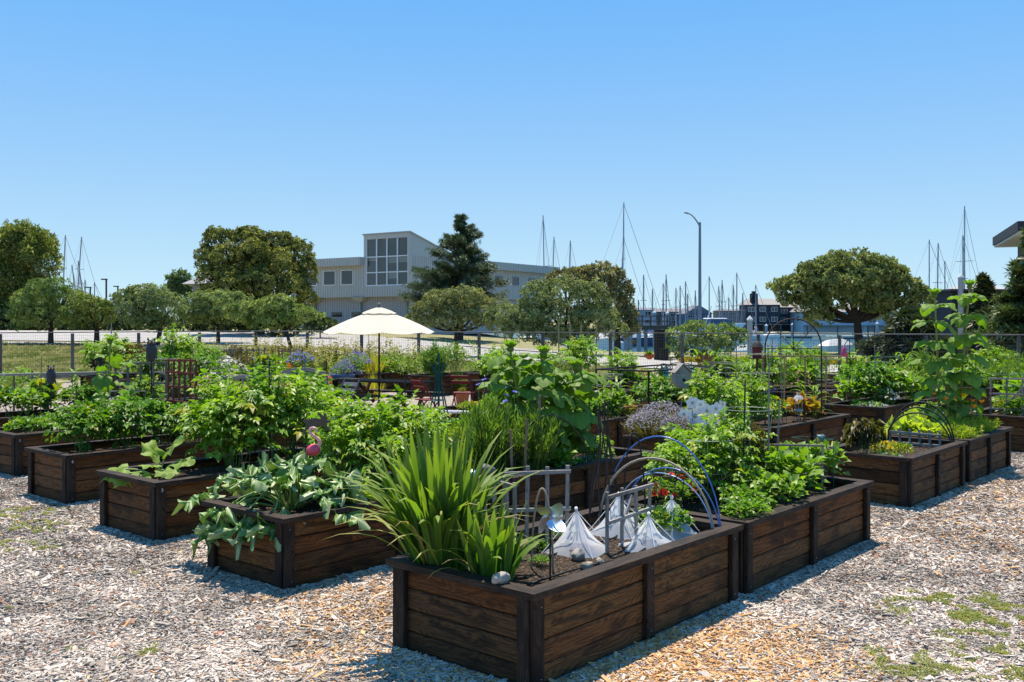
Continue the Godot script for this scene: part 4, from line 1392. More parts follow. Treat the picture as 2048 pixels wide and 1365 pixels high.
func ornaments() -> void:
	mat("netting", lin(0.86, 0.88, 0.90), 0.8, {"transparency": BaseMaterial3D.TRANSPARENCY_ALPHA, "backlight_enabled": true, "backlight": Color(0.8, 0.8, 0.8)})
	M.netting.albedo_color.a = 0.6
	cloche("white net cloche nearest the silver pinwheel, over purple lettuce", uv(1.33, 0.7, 0.505), 0.42, 0.30, BED_TURN + 0.3)
	cloche("crumpled clear net cloche beside the rim of the nearest bed", uv(1.78, 0.36, 0.505), 0.36, 0.24, BED_TURN, 1.0)
	cloche("white net cloche behind the grey lath trellis", uv(2.05, 0.82, 0.505), 0.42, 0.30, BED_TURN + 0.2)
	cloche("white net cloche beside the black wire cage", uv(2.2, 0.42, 0.505), 0.38, 0.30, BED_TURN - 0.2)
	var under := MB.new()
	for k in 60:
		var a := rng.randf() * TAU
		under.leaf(Vector3(cos(a), 0, sin(a)) * rr(0, 0.1), Vector3(cos(a), rr(0.1, 0.9), sin(a)), Vector3.UP, rr(0.06, 0.11), 0.05, Color(0.10, 0.02, 0.06).lerp(Color(0.18, 0.08, 0.10), rng.randf()), 0.3, 3)
	var lettuce := part(self, "purple_lettuce", under, M.leaf, Transform3D(Basis(), uv(1.33, 0.7, 0.50)))
	tag(lettuce, "purple lettuce under the nearest net cloche", "lettuce")
	lath_panel("lath_trellis", "weathered grey lath trellis standing among the net cloches", "trellis", uv(1.44, 0.5, 0.5), uv(2.1, 0.56, 0.5), 0.46, 4, [0.5, 0.9], M.grey_wood, Color.WHITE, 0.027, true, "lath trellises")
	lath_panel("lath_trellis", "weathered grey lath trellis behind the sword leaved clump", "trellis", Vector3(-0.04, 0.5, -7.25), Vector3(0.42, 0.5, -7.36), 0.62, 4, [0.45, 0.9], M.grey_wood, Color.WHITE, 0.028, false, "lath trellises")
	lath_panel("lath_trellis", "short slanting lath trellis with a glove on top", "trellis", Vector3(-0.2, 0.5, -7.2), Vector3(0.02, 0.5, -6.85), 0.58, 4, [0.42, 0.92], M.grey_wood, Color.WHITE, 0.028, false, "lath trellises")
	rock("work_glove", "crumpled grey work glove on top of the slanting lath trellis", "glove", Vector3(-0.2, 1.07, -7.2), Vector3(0.085, 0.035, 0.05), Color(0.13, 0.12, 0.12), 0.5)
	# hoops over the far end of the nearest bed
	hoop("plastic_hoop", "tallest blue plastic hoop over the nearest bed", uv(2.36, 1.17, 0.5), uv(2.44, 0.12, 0.5), 0.76, 0.0065, Color(0.05, 0.13, 0.42), M.gloss)
	hoop("plastic_hoop", "low blue plastic hoop behind the cane hoop", uv(2.46, 1.05, 0.5), uv(2.46, 0.14, 0.5), 0.50, 0.006, Color(0.06, 0.14, 0.40), M.gloss)
	hoop("plastic_hoop", "pale blue plastic hoop lowest of the three", uv(2.41, 1.1, 0.5), uv(2.40, 0.17, 0.5), 0.46, 0.0055, Color(0.22, 0.34, 0.55), M.gloss)
	hoop("cane_hoop", "bent cane hoop beneath the tallest blue hoop", uv(2.2, 1.12, 0.5), uv(2.30, 0.1, 0.5), 0.60, 0.010, Color(0.30, 0.25, 0.19), M.plain)
	hoop("cane_hoop", "narrow cane hoop beside the silver pinwheel", uv(0.72, 0.62, 0.48), uv(0.78, 0.48, 0.48), 0.58, 0.008, Color(0.33, 0.25, 0.17), M.plain)
	hoop("iron_hoop", "narrow black iron hoop inside the blue hoops", uv(2.3, 0.95, 0.48), uv(2.38, 0.78, 0.48), 0.80, 0.007, Color(0.02, 0.02, 0.02), M.plain)
	wire_cage("black wire cage beside the blue hoops in the nearest bed", uv(2.28, 0.5, 0.5), 0.14, 0.5, 2, Color(0.02, 0.02, 0.022))
	# silver pinwheel
	var root := thing("pinwheel", "silver metal pinwheel on a black stake in the nearest bed", "pinwheel", uv(0.6, 0.36, 0.5))
	stake(root, 0.44, -0.1, 0.007, Color(0.02, 0.02, 0.02))
	for k in 4:
		var b := MB.new()
		var a := TAU * k / 4 + 0.5
		b.leaf(Vector3.ZERO, Vector3(cos(a), sin(a), 0.25), Vector3(-sin(a) * 0.8, cos(a) * 0.8, 0.9), 0.15, 0.13, Color(0.62, 0.66, 0.72), -0.7, 5, 0.05, 2)
		part(root, "vane", b, M.metal, Transform3D(Basis(), Vector3(0, 0.42, 0.03)))
	var hub := MB.new()
	hub.ball(Transform3D(Basis(), Vector3(0, 0.42, 0.035)), Vector3.ONE * 0.016, Color(0.3, 0.3, 0.3), 8, 5)
	part(root, "hub", hub, M.metal)
	# solar lamp in the sword leaves
	root = thing("solar_light", "small glass solar light among the sword leaves", "garden light", uv(0.66, 1.12, 0.5))
	stake(root, 0.5, -0.1, 0.006, Color(0.3, 0.3, 0.3))
	var b := MB.new()
	b.lathe(Transform3D(Basis(), Vector3(0, 0.5, 0)), [Vector2(0.012, 0.0), Vector2(0.035, 0.03), Vector2(0.05, 0.10), Vector2(0.045, 0.13), Vector2(0.001, 0.145)], 14, Color(0.5, 0.58, 0.66))
	part(root, "bulb_cover", b, M.metal)
	# stones
	rock("stone", "broken paving stone lying on the cap rail of the nearest bed", "stone", uv(0.07, 0.32, 0.6), Vector3(0.075, 0.036, 0.05), Color(0.34, 0.31, 0.26), 0.9)
	rock("stone", "grey stone at the foot of the nearest cloche", "stone", uv(1.12, 0.52, 0.5), Vector3(0.06, 0.05, 0.05), Color(0.22, 0.21, 0.19), 0.3)
	rock("stone", "flat tan stone on the soil beside the cap rail", "stone", uv(1.0, 0.36, 0.5), Vector3(0.085, 0.022, 0.05), Color(0.36, 0.30, 0.22), 1.4)
	rock("stone", "small tan stone between two larger ones", "stone", uv(1.12, 0.33, 0.5), Vector3(0.04, 0.03, 0.035), Color(0.33, 0.28, 0.21), 2.0)
	# drip lines
	for q in [[0.3, "nearer"], [0.75, "farther"]]:
		b = MB.new()
		var p := []
		for i in 7:
			p.append(uv(0.35 + 0.35 * i, q[0] + rr(-0.06, 0.06), 0.522))
		b.tube(curve_points(p, 4), 0.007, 0.007, 6, Color(0.015, 0.015, 0.015))
		var o := part(self, numbered("drip_line"), b, M.plain)
		tag(o, "black drip line across the nearest bed, %s of two" % q[1], "drip line", "drip lines")
	# vine teepee
	root = thing("vine_teepee", "dark twisted vine teepee behind the grey lath trellises", "teepee", uv(2.25, 1.1, 0.5))
	for k in 7:
		b = MB.new()
		var a := TAU * k / 7
		b.tube(curve_points([Vector3(cos(a) * 0.16, -0.05, sin(a) * 0.16), Vector3(cos(a + 0.4) * 0.10, 0.35, sin(a + 0.4) * 0.1), Vector3(cos(a + 0.9) * 0.04, 0.7, sin(a + 0.9) * 0.04), Vector3(cos(a + 1.6) * 0.05 - 0.02, rr(0.9, 1.05), sin(a + 1.6) * 0.05)], 4), 0.009, 0.005, 5, Color(0.03, 0.022, 0.018) * rr(0.8, 1.8))
		part(root, "vine", b, M.plain)
	hoop("vine_arch", "thin dark vine arch over the white alyssum", uv(4.7, 3.0, 0.5), uv(5.5, 3.1, 0.5), 0.62, 0.006, Color(0.03, 0.025, 0.02), M.plain, 0.1)
	hoop("vine_arch", "bent vine arch at the foot of the sunflower clump", uv(3.4, 3.1, 0.5), uv(4.6, 3.0, 0.5), 0.66, 0.009, Color(0.06, 0.045, 0.035), M.plain, 0.05)
	for q in [[3.25, 3.0, 0.62], [3.45, 2.98, 0.72], [3.75, 3.05, 0.95]]:
		b = MB.new()
		b.bar(Transform3D(Basis(Vector3(0, 0, 1), PI / 2 + rr(-0.05, 0.05)), Vector3(0, q[2] / 2 - 0.05, 0)), Vector3(q[2], 0.028, 0.02), 0.002, Color(0.75, 0.6, 0.45), Vector2(rr(0, 3), 1))
		var o := part(self, numbered("wooden_stake"), b, M.grey_wood, Transform3D(Basis(), uv(q[0], q[1], 0.5)))
		tag(o, "thin wooden stake beside the cornflowers, %s along" % NTH[names["wooden_stake"]], "stake", "wooden stakes")
	# flamingo
	root = thing("flamingo_ornament", "small pink flamingo ornament above the courgette leaves", "ornament", uv(1.08, 3.5, 0.58))
	stake(root, 0.42, -0.2, 0.006, Color(0.02, 0.02, 0.02))
	b = MB.new()
	b.ball(Transform3D(Basis(Vector3(0, 0, 1), 0.35), Vector3(0, 0.45, 0)), Vector3(0.07, 0.055, 0.045), Color(0.72, 0.07, 0.11), 12, 8)
	part(root, "body", b, M.gloss)
	b = MB.new()
	b.tube(curve_points([Vector3(0.045, 0.47, 0), Vector3(0.06, 0.53, 0), Vector3(0.015, 0.575, 0), Vector3(-0.03, 0.61, 0), Vector3(-0.015, 0.65, 0), Vector3(0.025, 0.645, 0), Vector3(0.028, 0.61, 0)], 5), 0.018, 0.009, 8, Color(0.70, 0.32, 0.32))
	part(root, "neck", b, M.gloss)
	# rabbit cut from sheet metal
	root = thing("rabbit_ornament", "running rabbit cut from rusty sheet metal on a stake", "ornament", uv(1.28, 3.72, 0.64), 0.1)
	stake(root, 0.56, -0.25, 0.006, Color(0.05, 0.04, 0.03))
	var outline := PackedVector2Array([Vector2(-0.13, 0.0), Vector2(-0.10, 0.02), Vector2(-0.09, 0.07), Vector2(-0.12, 0.09), Vector2(-0.11, 0.115), Vector2(-0.07, 0.11), Vector2(-0.01, 0.125), Vector2(0.05, 0.115), Vector2(0.02, 0.155), Vector2(0.015, 0.18), Vector2(0.05, 0.165), Vector2(0.075, 0.14), Vector2(0.075, 0.175), Vector2(0.095, 0.165), Vector2(0.105, 0.13), Vector2(0.135, 0.105), Vector2(0.13, 0.08), Vector2(0.10, 0.07), Vector2(0.11, 0.04), Vector2(0.145, 0.0), Vector2(0.11, 0.0), Vector2(0.07, 0.045), Vector2(0.0, 0.05), Vector2(-0.05, 0.04), Vector2(-0.09, 0.0), Vector2(-0.10, -0.035)])
	part(root, "silhouette", plate(outline, 0.006, Color(0.10, 0.075, 0.055)), M.plain, Transform3D(Basis(), Vector3(0, 0.53, 0.01)))
	# owls
	owl(uv(4.9, 13.4, 0.5), 0.95, 1.0, "grey owl decoy on a tall pole beside the lone sunflower")
	owl(uv(3.0, 13.3, 0.5), 0.62, 0.75, "small dark owl decoy beside the pink flowers")
	# red trellis, obelisk, birdhouse, feeders
	lath_panel("red_trellis", "rust red ladder trellis with six uprights, left of the benches", "trellis", uv(4.2, 11.55, 0.5), uv(4.2, 10.68, 0.5), 1.08, 6, [0.1, 0.33, 0.56, 0.78, 0.97], M.plain, Color(0.16, 0.035, 0.02), 0.035)
	obelisk()
	root = thing("birdhouse", "grey pentagonal birdhouse on a pole above the heather", "birdhouse", uv(8.3, 4.0, 0.5), 0.25)
	stake(root, 0.72, -0.1, 0.011, Color(0.25, 0.24, 0.22), "pole")
	var pent := PackedVector2Array([Vector2(-0.07, 0.0), Vector2(0.07, 0.0), Vector2(0.135, 0.09), Vector2(0.125, 0.22), Vector2(0.0, 0.34), Vector2(-0.125, 0.22), Vector2(-0.135, 0.09)])
	part(root, "front", plate(pent, 0.12, Color.WHITE), M.grey_wood, Transform3D(Basis(), Vector3(0, 0.70, -0.06)))
	for s in [-1.0, 1.0]:
		b = MB.new()
		b.bar(Transform3D(Basis(Vector3(0, 0, 1), -s * 0.765), Vector3(s * 0.072, 0.70 + 0.295, 0)), Vector3(0.20, 0.016, 0.17), 0.003, Color.WHITE * 1.3, Vector2(rr(0, 3), 1))
		part(root, "roof_board", b, M.grey_wood)
	b = MB.new()
	b.lathe(Transform3D(Basis(Vector3.RIGHT, PI / 2), Vector3(0.01, 0.82, 0.062)), [Vector2(0.024, -0.002), Vector2(0.022, 0.003), Vector2(0.001, 0.002)], 12, Color(0.005, 0.005, 0.005))
	part(root, "entrance_hole", b, M.plain)
	# white metal flowers over the heather
	root = thing("metal_flower_ornament", "cluster of white metal flowers above the heather", "ornament", uv(7.35, 3.25, 0.5))
	for q in [[-0.02, 0.58, 0.10, 6], [0.02, 0.40, 0.15, 5], [0.06, 0.28, 0.12, 5], [0.18, 0.47, 0.11, 6], [-0.12, 0.42, 0.09, 6], [0.30, 0.50, 0.10, 5], [0.24, 0.34, 0.11, 5], [0.10, 0.55, 0.08, 6], [0.36, 0.40, 0.1, 5], [0.42, 0.55, 0.07, 4]]:
		b = MB.new()
		for k in q[3]:
			var a: float = TAU * k / q[3] + q[0] * 9
			b.leaf(Vector3.ZERO, Vector3(cos(a), sin(a), 0.1), Vector3(0, 0.2, 1), q[2], q[2] * 0.85, Color(0.72, 0.73, 0.68), 0.15, 4, 0.06, 2)
		var fl := part(root, "flower", b, M.plain, Transform3D(Basis(), Vector3(q[0], q[1], rr(-0.06, 0.1))))
		b = MB.new()
		b.ball(Transform3D(Basis(), Vector3(0, 0, 0.012)), Vector3(q[2] * 0.22, q[2] * 0.22, 0.012), Color(0.45, 0.42, 0.30), 8, 4)
		part(fl, "centre", b, M.plain)
		b = MB.new()
		b.rod(Vector3(0, -q[1] - 0.03, -0.01), Vector3(0, 0, -0.01), 0.004, Color(0.1, 0.12, 0.06), 4)
		part(fl, "stalk", b, M.plain)
	rust_arch()
	bicycle()
	# pipe frame over the bed behind the sunflowers
	root = thing("pipe_frame", "black pipe frame standing over a bed behind the sunflower clump", "frame")
	var c := [uv(9.9, 5.62, 0.55), uv(12.3, 5.62, 0.55), uv(12.3, 6.75, 0.55), uv(9.9, 6.75, 0.55)]
	for i in 4:
		b = MB.new()
		b.rod(c[i] - Vector3(0, 0.15, 0), c[i] + Vector3(0, 0.78, 0), 0.017, Color(0.012, 0.012, 0.014), 7)
		part(root, "post", b, M.plain)
		b = MB.new()
		b.rod(c[i] + Vector3(0, 0.78, 0), c[(i + 1) % 4] + Vector3(0, 0.78, 0), 0.016, Color(0.012, 0.012, 0.014), 7)
		part(root, "rail", b, M.plain)
	# beds on the right
	for i in 3:
		hoop("black_hoop", "black irrigation hoop over the basil bed, %s of three" % NTH[i], uv(9.12 + 0.05 * i, 1.25, 0.5), uv(9.10 + 0.07 * i, 0.38, 0.5), 0.60 - 0.07 * (2 - i), 0.011, Color(0.02, 0.025, 0.025), M.plain)
	lath_panel("picket_trellis", "small grey picket trellis leaning beside the lettuce", "trellis", uv(9.15, 1.2, 0.48), uv(9.18, 0.55, 0.48), 0.27, 6, [0.2, 0.72], M.grey_wood, Color.WHITE * 0.8, 0.03)
	root = thing("watering_wand", "watering wand with a round green head resting on the bed", "watering wand", uv(7.34, 1.3, 0.62))
	b = MB.new()
	b.lathe(Transform3D(Basis(Vector3(0, 0, 1), 0.9), Vector3(-0.1, 0.1, 0)), [Vector2(0.001, -0.02), Vector2(0.04, -0.02), Vector2(0.072, 0.0), Vector2(0.07, 0.03), Vector2(0.03, 0.07), Vector2(0.016, 0.09)], 14, Color(0.03, 0.09, 0.09))
	part(root, "head", b, M.gloss)
	b = MB.new()
	b.tube(curve_points([Vector3(-0.14, 0.13, 0), Vector3(0.02, 0.0, 0.05), Vector3(0.28, -0.1, 0.12)], 4), 0.012, 0.012, 6, Color(0.2, 0.22, 0.24))
	part(root, "wand", b, M.metal)
	lath_panel("bamboo_trellis", "slender bamboo frame behind the broad bean leaves", "plant support", uv(4.35, 1.1, 0.5), uv(4.9, 0.35, 0.5), 0.48, 4, [0.6, 0.98], M.grey_wood, Color(1.0, 0.9, 0.75), 0.022)
	wire_cage("green wire cage rising from the broad bean leaves", uv(4.9, 0.45, 0.5), 0.20, 0.55, 3, Color(0.03, 0.12, 0.08), 4, true)
	wire_cage("pale wire cage around the tomatoes beside the marigolds", uv(3.7, 0.95, 0.5), 0.24, 0.62, 2, Color(0.3, 0.34, 0.28))
	wire_cage("pale wire cage round the last tomato of the first pair", uv(4.4, 0.9, 0.5), 0.24, 0.85, 3, Color(0.25, 0.28, 0.24))
	wire_cage("thin wire cage beside the squash", uv(2.1, 6.1, 0.5), 0.22, 0.42, 2, Color(0.35, 0.37, 0.35))
	wire_cage("thin wire cage beside the potato plants in bed number 4", uv(2.9, 8.2, 0.5), 0.24, 0.5, 2, Color(0.2, 0.24, 0.2))
	wire_cage("tall wire cage behind the red trellis", uv(6.2, 11.2, 0.5), 0.24, 1.0, 4, Color(0.25, 0.26, 0.24), 4, true)
	wire_cage("square wire cage left of the small owl decoy", uv(2.2, 14.0, 0.5), 0.35, 0.8, 3, Color(0.3, 0.33, 0.3), 4, true)
	wire_cage("square wire cage over the herbs of bed number 5", uv(3.3, 11.2, 0.5), 0.28, 0.6, 3, Color(0.28, 0.32, 0.28), 4, true)
	wire_cage("red wire cage beside the sunflowers", uv(10.2, 0.7, 0.5), 0.26, 0.78, 3, Color(0.25, 0.10, 0.09), 4, true)
	lath_panel("lath_trellis", "tall dark lath trellis beside the pink flowers", "trellis", uv(4.6, 14.2, 0.5), uv(5.2, 13.4, 0.5), 0.95, 5, [0.15, 0.55, 0.95], M.grey_wood, Color.WHITE * 0.55, 0.035, false, "lath trellises")
	lath_panel("lath_trellis", "low lath railing along bed number 5", "trellis", uv(4.1, 11.65, 0.56), uv(6.3, 11.65, 0.56), 0.32, 7, [0.25, 0.92], M.grey_wood, Color.WHITE * 0.7, 0.03, false, "lath trellises")
	lath_panel("copper_trellis", "thin tan trellis frame in front of the fence beside the arch", "trellis", uv(14.2, 5.6, 0.5), uv(15.6, 4.4, 0.5), 1.0, 5, [0.35, 0.97], M.plain, Color(0.36, 0.20, 0.11), 0.028)
	lath_panel("lath_trellis", "grey lath trellis behind the poppies", "trellis", uv(13.7, 1.1, 0.5), uv(13.9, 0.4, 0.5), 0.75, 4, [0.25, 0.6, 0.95], M.grey_wood, Color.WHITE * 0.8, 0.03, true, "lath trellises")
	for q in [[-0.02, 0.0], [0.03, 0.7]]:
		b = MB.new()
		b.rod(Vector3(-9.9, 1.22 + q[0], -17.6 + q[1]), Vector3(-7.4, 1.24 + q[0], -18.4 + q[1]), 0.016, Color(0.3, 0.28, 0.24), 6)
		var o := part(self, numbered("bamboo_pole"), b, M.plain)
		tag(o, "long horizontal bamboo pole at the left edge, %s one" % ("nearer" if q[1] == 0.0 else "farther"), "bamboo pole", "bamboo poles")
	var ps := thing("pole_support", "crossed wooden posts carrying the bamboo poles at the left edge", "support")
	for q in [[-9.2, -17.84], [-7.7, -18.3], [-9.2, -18.52], [-7.7, -18.98]]:
		b = MB.new()
		b.rod(Vector3(q[0], 0, q[1]), Vector3(q[0], 1.25, q[1]), 0.02, Color(0.16, 0.13, 0.1), 6)
		part(ps, "post", b, M.plain)
	wind_wheel(uv(4.2, 14.1, 0.5), 0.92, 0.16, "dark ten bladed wind wheel beside the lone sunflower", 10, Color(0.03, 0.025, 0.02))
	wind_wheel(uv(12.5, 6.0, 0.5), 0.88, 0.24, "rusty flower shaped windmill beside the bicycle ornament", 9, Color(0.30, 0.12, 0.03))
	# white tub and pots in the fifth bed
	root = thing("white_tub", "round white plastic tub with a pinkish rim among the herbs", "tub", uv(3.55, 11.2, 0.5))
	b = MB.new()
	b.lathe(Transform3D(), [Vector2(0.17, 0.0), Vector2(0.22, 0.17), Vector2(0.235, 0.175)], 20, Color(0.75, 0.73, 0.72))
	part(root, "body", b, M.gloss)
	b = MB.new()
	b.lathe(Transform3D(), [Vector2(0.235, 0.175), Vector2(0.24, 0.20), Vector2(0.20, 0.225), Vector2(0.10, 0.235), Vector2(0.001, 0.235)], 20, Color(0.70, 0.45, 0.45))
	part(root, "lid", b, M.gloss)
	# hanging red heads
	for q in [[13.0, 3.4, 1.0, "round pink hummingbird feeder on a hook before the fence", Color(0.55, 0.06, 0.16)]]:
		root = thing("hanging_feeder", q[3], "feeder", uv(q[0], q[1], 0.5))
		b = MB.new()
		b.tube(curve_points([Vector3(0.1, -0.1, 0), Vector3(0.1, 1.25, 0), Vector3(0.05, 1.33, 0), Vector3(0, 1.25, 0)], 5), 0.008, 0.008, 5, Color(0.02, 0.02, 0.02))
		part(root, "hook", b, M.plain)
		b = MB.new()
		b.lathe(Transform3D(Basis(), Vector3(0, 0.95, 0)), [Vector2(0.001, 0.1), Vector2(0.055, 0.12), Vector2(0.065, 0.17), Vector2(0.04, 0.2), Vector2(0.05, 0.24), Vector2(0.02, 0.27), Vector2(0.004, 0.31)], 14, q[4])
		part(root, "feeder", b, M.gloss)

func plate(outline: PackedVector2Array, thick: float, col: Color) -> MB:
	var b := MB.new()
	var tris := Geometry2D.triangulate_polygon(outline)
	for k in [0.0, thick]:
		for i in range(0, tris.size(), 3):
			var p := []
			for j in 3:
				p.append(Vector3(outline[tris[i + j]].x, outline[tris[i + j]].y, k))
			b.tri(p[0], p[1], p[2], Vector3(0, 0, -1 if k == 0.0 else 1), col, outline[tris[i]], outline[tris[i + 1]], outline[tris[i + 2]])
	var mid := Vector2.ZERO
	for q in outline:
		mid += q / outline.size()
	for i in outline.size():
		var a := outline[i]
		var e := outline[(i + 1) % outline.size()]
		var nr := Vector3((e - a).y, -(e - a).x, 0).normalized()
		if Geometry2D.is_point_in_polygon((a + e) * 0.5 + Vector2(nr.x, nr.y) * 0.001, outline):
			nr = -nr
		var A := Vector3(a.x, a.y, 0)
		var B := Vector3(e.x, e.y, 0)
		var T := Vector3(0, 0, thick)
		b.tri(A, B, B + T, nr, col, a, e, e)
		b.tri(A, B + T, A + T, nr, col, a, e, a)
	return b

func owl(where: Vector3, up: float, s: float, label: String) -> void:
	var root := thing("owl_decoy", label, "owl decoy", where, 0.4, "owl decoys")
	stake(root, up, -0.1, 0.012, Color(0.02, 0.02, 0.02), "pole")
	var b := MB.new()
	var x := Transform3D(Basis.from_scale(Vector3(s, s, s)), Vector3(0, up, 0))
	b.lathe(x, [Vector2(0.05, 0.0), Vector2(0.075, 0.05), Vector2(0.10, 0.15), Vector2(0.105, 0.23), Vector2(0.085, 0.29), Vector2(0.075, 0.31)], 14, Color(0.05, 0.052, 0.06))
	part(root, "body", b, M.plain)
	b = MB.new()
	b.ball(x * Transform3D(Basis(), Vector3(0, 0.345, 0)), Vector3(0.08, 0.06, 0.078), Color(0.075, 0.078, 0.088), 14, 8)
	for e in [-1.0, 1.0]:
		b.leaf(x * Vector3(0.045 * e, 0.375, -0.01), Vector3(0.35 * e, 1, 0), Vector3(0, 0, 1), 0.075 * s, 0.04 * s, Color(0.045, 0.045, 0.05), 0, 3, 0.2)
		b.ball(x * Transform3D(Basis(), Vector3(0.03 * e, 0.355, 0.066)), Vector3.ONE * 0.016, Color(0.5, 0.33, 0.03), 8, 5)
	b.leaf(x * Vector3(0, 0.345, 0.078), Vector3(0, -1, 0.4), Vector3(0, 0.3, 1), 0.035 * s, 0.018 * s, Color(0.02, 0.02, 0.02), 0, 3)
	part(root, "head", b, M.plain)
	for e in [-1.0, 1.0]:
		b = MB.new()
		b.leaf(x * Vector3(0.085 * e, 0.26, 0), Vector3(0.08 * e, -1, 0), Vector3(e, 0, 0.2), 0.27 * s, 0.10 * s, Color(0.035, 0.036, 0.042), 0.05, 5, -0.2)
		part(root, "wing", b, M.plain)

func obelisk() -> void:
	var root := thing("garden_obelisk", "dark green metal obelisk trellis in front of the picnic table", "obelisk", uv(5.15, 6.0, 0.5))
	var col := Color(0.012, 0.075, 0.062)
	for k in 5:
		var a := TAU * k / 5 + 0.3
		var b := MB.new()
		b.tube(curve_points([Vector3(cos(a) * 0.24, -0.08, sin(a) * 0.24), Vector3(cos(a) * 0.09, 0.62, sin(a) * 0.09), Vector3(cos(a) * 0.03, 0.85, sin(a) * 0.03), Vector3(cos(a) * 0.11, 1.12, sin(a) * 0.11)], 4), 0.011, 0.009, 6, col)
		part(root, "leg", b, M.plain)
	var b := MB.new()
	b.rod(Vector3(0, 0.0, 0), Vector3(0, 1.26, 0), 0.016, col, 7)
	part(root, "post", b, M.plain)
	for q in [[0.6, 0.10], [0.3, 0.17]]:
		b = MB.new()
		var p := PackedVector3Array()
		for k in 18:
			p.append(Vector3(cos(TAU * k / 18) * q[1], q[0], sin(TAU * k / 18) * q[1]))
		b.tube(p, 0.007, 0.007, 5, Color(0.10, 0.22, 0.20), true)
		part(root, "ring", b, M.plain)

func rust_arch() -> void:
	var root := thing("iron_arch", "tall rusty iron arch with a fan top and wire panel before the fence", "garden arch", uv(10.75, 3.35, 0.5), 0.06)
	var col := Color(0.055, 0.03, 0.02)
	var r := 0.475
	var h := 1.27
	var b := MB.new()
	var p := [Vector3(-r, -0.1, 0), Vector3(-r, 0.6, 0)]
	var pts := PackedVector3Array(p)
	for i in 17:
		var a := PI - PI * i / 16
		pts.append(Vector3(cos(a) * r, h + sin(a) * r, 0))
	pts.append(Vector3(r, 0.6, 0)); pts.append(Vector3(r, -0.1, 0))
	b.tube(pts, 0.012, 0.012, 6, col)
	part(root, "frame", b, M.plain)
	for a in [0.78, PI / 2, 2.36]:
		b = MB.new()
		b.rod(Vector3(0, h - 0.02, 0), Vector3(cos(a) * r, h + sin(a) * r, 0), 0.007, col, 5)
		part(root, "spoke", b, M.plain)
	b = MB.new()
	b.rod(Vector3(-r, h - 0.02, 0), Vector3(r, h - 0.02, 0), 0.008, col, 5)
	part(root, "crossbar", b, M.plain)
	for i in 8:
		b = MB.new()
		b.rod(Vector3(-r, 0.08 + 0.15 * i, 0.012), Vector3(r, 0.08 + 0.15 * i, 0.012), 0.003, col * 1.3, 4)
		part(root, "wire", b, M.plain)
	for i in 7:
		b = MB.new()
		var x := -r + (i + 1) * 2 * r / 8
		b.rod(Vector3(x, -0.05, 0.018), Vector3(x, h, 0.018), 0.003, col * 1.3, 4)
		part(root, "wire", b, M.plain)

func wind_wheel(where: Vector3, up: float, r: float, label: String, n: int, col: Color) -> void:
	var root := thing("wind_wheel", label, "windmill", where, 0.2, "wind wheels")
	stake(root, up, -0.1, 0.009, col * 0.7)
	for k in n:
		var a := TAU * k / n
		var b := MB.new()
		b.leaf(Vector3(cos(a), sin(a), 0) * r * 0.15, Vector3(cos(a), sin(a), 0), Vector3(-sin(a) * 0.4, cos(a) * 0.4, 1), r * 0.85, r * 0.36, col * rr(0.8, 1.3), 0.1, 3, 0.1, 2)
		part(root, "blade", b, M.plain, Transform3D(Basis(), Vector3(0, up, 0.02)))
	var b := MB.new()
	b.ball(Transform3D(Basis(), Vector3(0, up, 0.03)), Vector3.ONE * r * 0.14, col * 1.6, 8, 5)
	part(root, "hub", b, M.plain)

func bicycle() -> void:
	var root := thing("bicycle_ornament", "bicycle shaped garden windmill with teal spoked wheels", "ornament", uv(11.9, 6.3, 0.5), 0.15)
	var col := Color(0.05, 0.03, 0.025)
	for s in [-0.24, 0.24]:
		var b := MB.new()
		var p := PackedVector3Array()
		for k in 24:
			p.append(Vector3(cos(TAU * k / 24) * 0.175, sin(TAU * k / 24) * 0.175, 0))
		b.tube(p, 0.009, 0.009, 5, col, true)
		var w := part(root, "wheel", b, M.plain, Transform3D(Basis(), Vector3(s, 0.70, 0)))
		for k in 10:
			b = MB.new()
			var a := TAU * k / 10
			b.leaf(Vector3.ZERO, Vector3(cos(a), sin(a), 0), Vector3(-sin(a) * 0.3, cos(a) * 0.3, 1), 0.17, 0.075, Color(0.16, 0.30, 0.30), 0.0, 2, 0.05, 2)
			part(w, "vane", b, M.metal)
	var b := MB.new()
	for q in [[Vector3(-0.24, 0.70, 0.015), Vector3(-0.10, 0.88, 0.015)], [Vector3(-0.10, 0.88, 0.015), Vector3(0.16, 0.92, 0.015)], [Vector3(0.16, 0.92, 0.015), Vector3(0.24, 0.70, 0.015)], [Vector3(-0.24, 0.70, 0.015), Vector3(-0.03, 0.70, 0.015)], [Vector3(-0.03, 0.70, 0.015), Vector3(-0.11, 0.93, 0.015)], [Vector3(-0.03, 0.70, 0.015), Vector3(0.16, 0.92, 0.015)], [Vector3(0.16, 0.92, 0.015), Vector3(0.14, 1.02, 0.015)], [Vector3(0.14, 1.02, 0.015), Vector3(0.06, 1.03, 0.015)]]:
		b.rod(q[0], q[1], 0.008, col, 5)
	part(root, "frame", b, M.plain)
	b = MB.new()
	b.ball(Transform3D(Basis(), Vector3(-0.11, 0.945, 0.015)), Vector3(0.05, 0.012, 0.025), Color(0.25, 0.13, 0.06), 8, 4)
	part(root, "saddle", b, M.plain)
	b = MB.new()
	b.rod(Vector3(-0.03, -0.1, 0), Vector3(-0.03, 0.7, 0), 0.01, col, 6)
	part(root, "stake", b, M.plain)

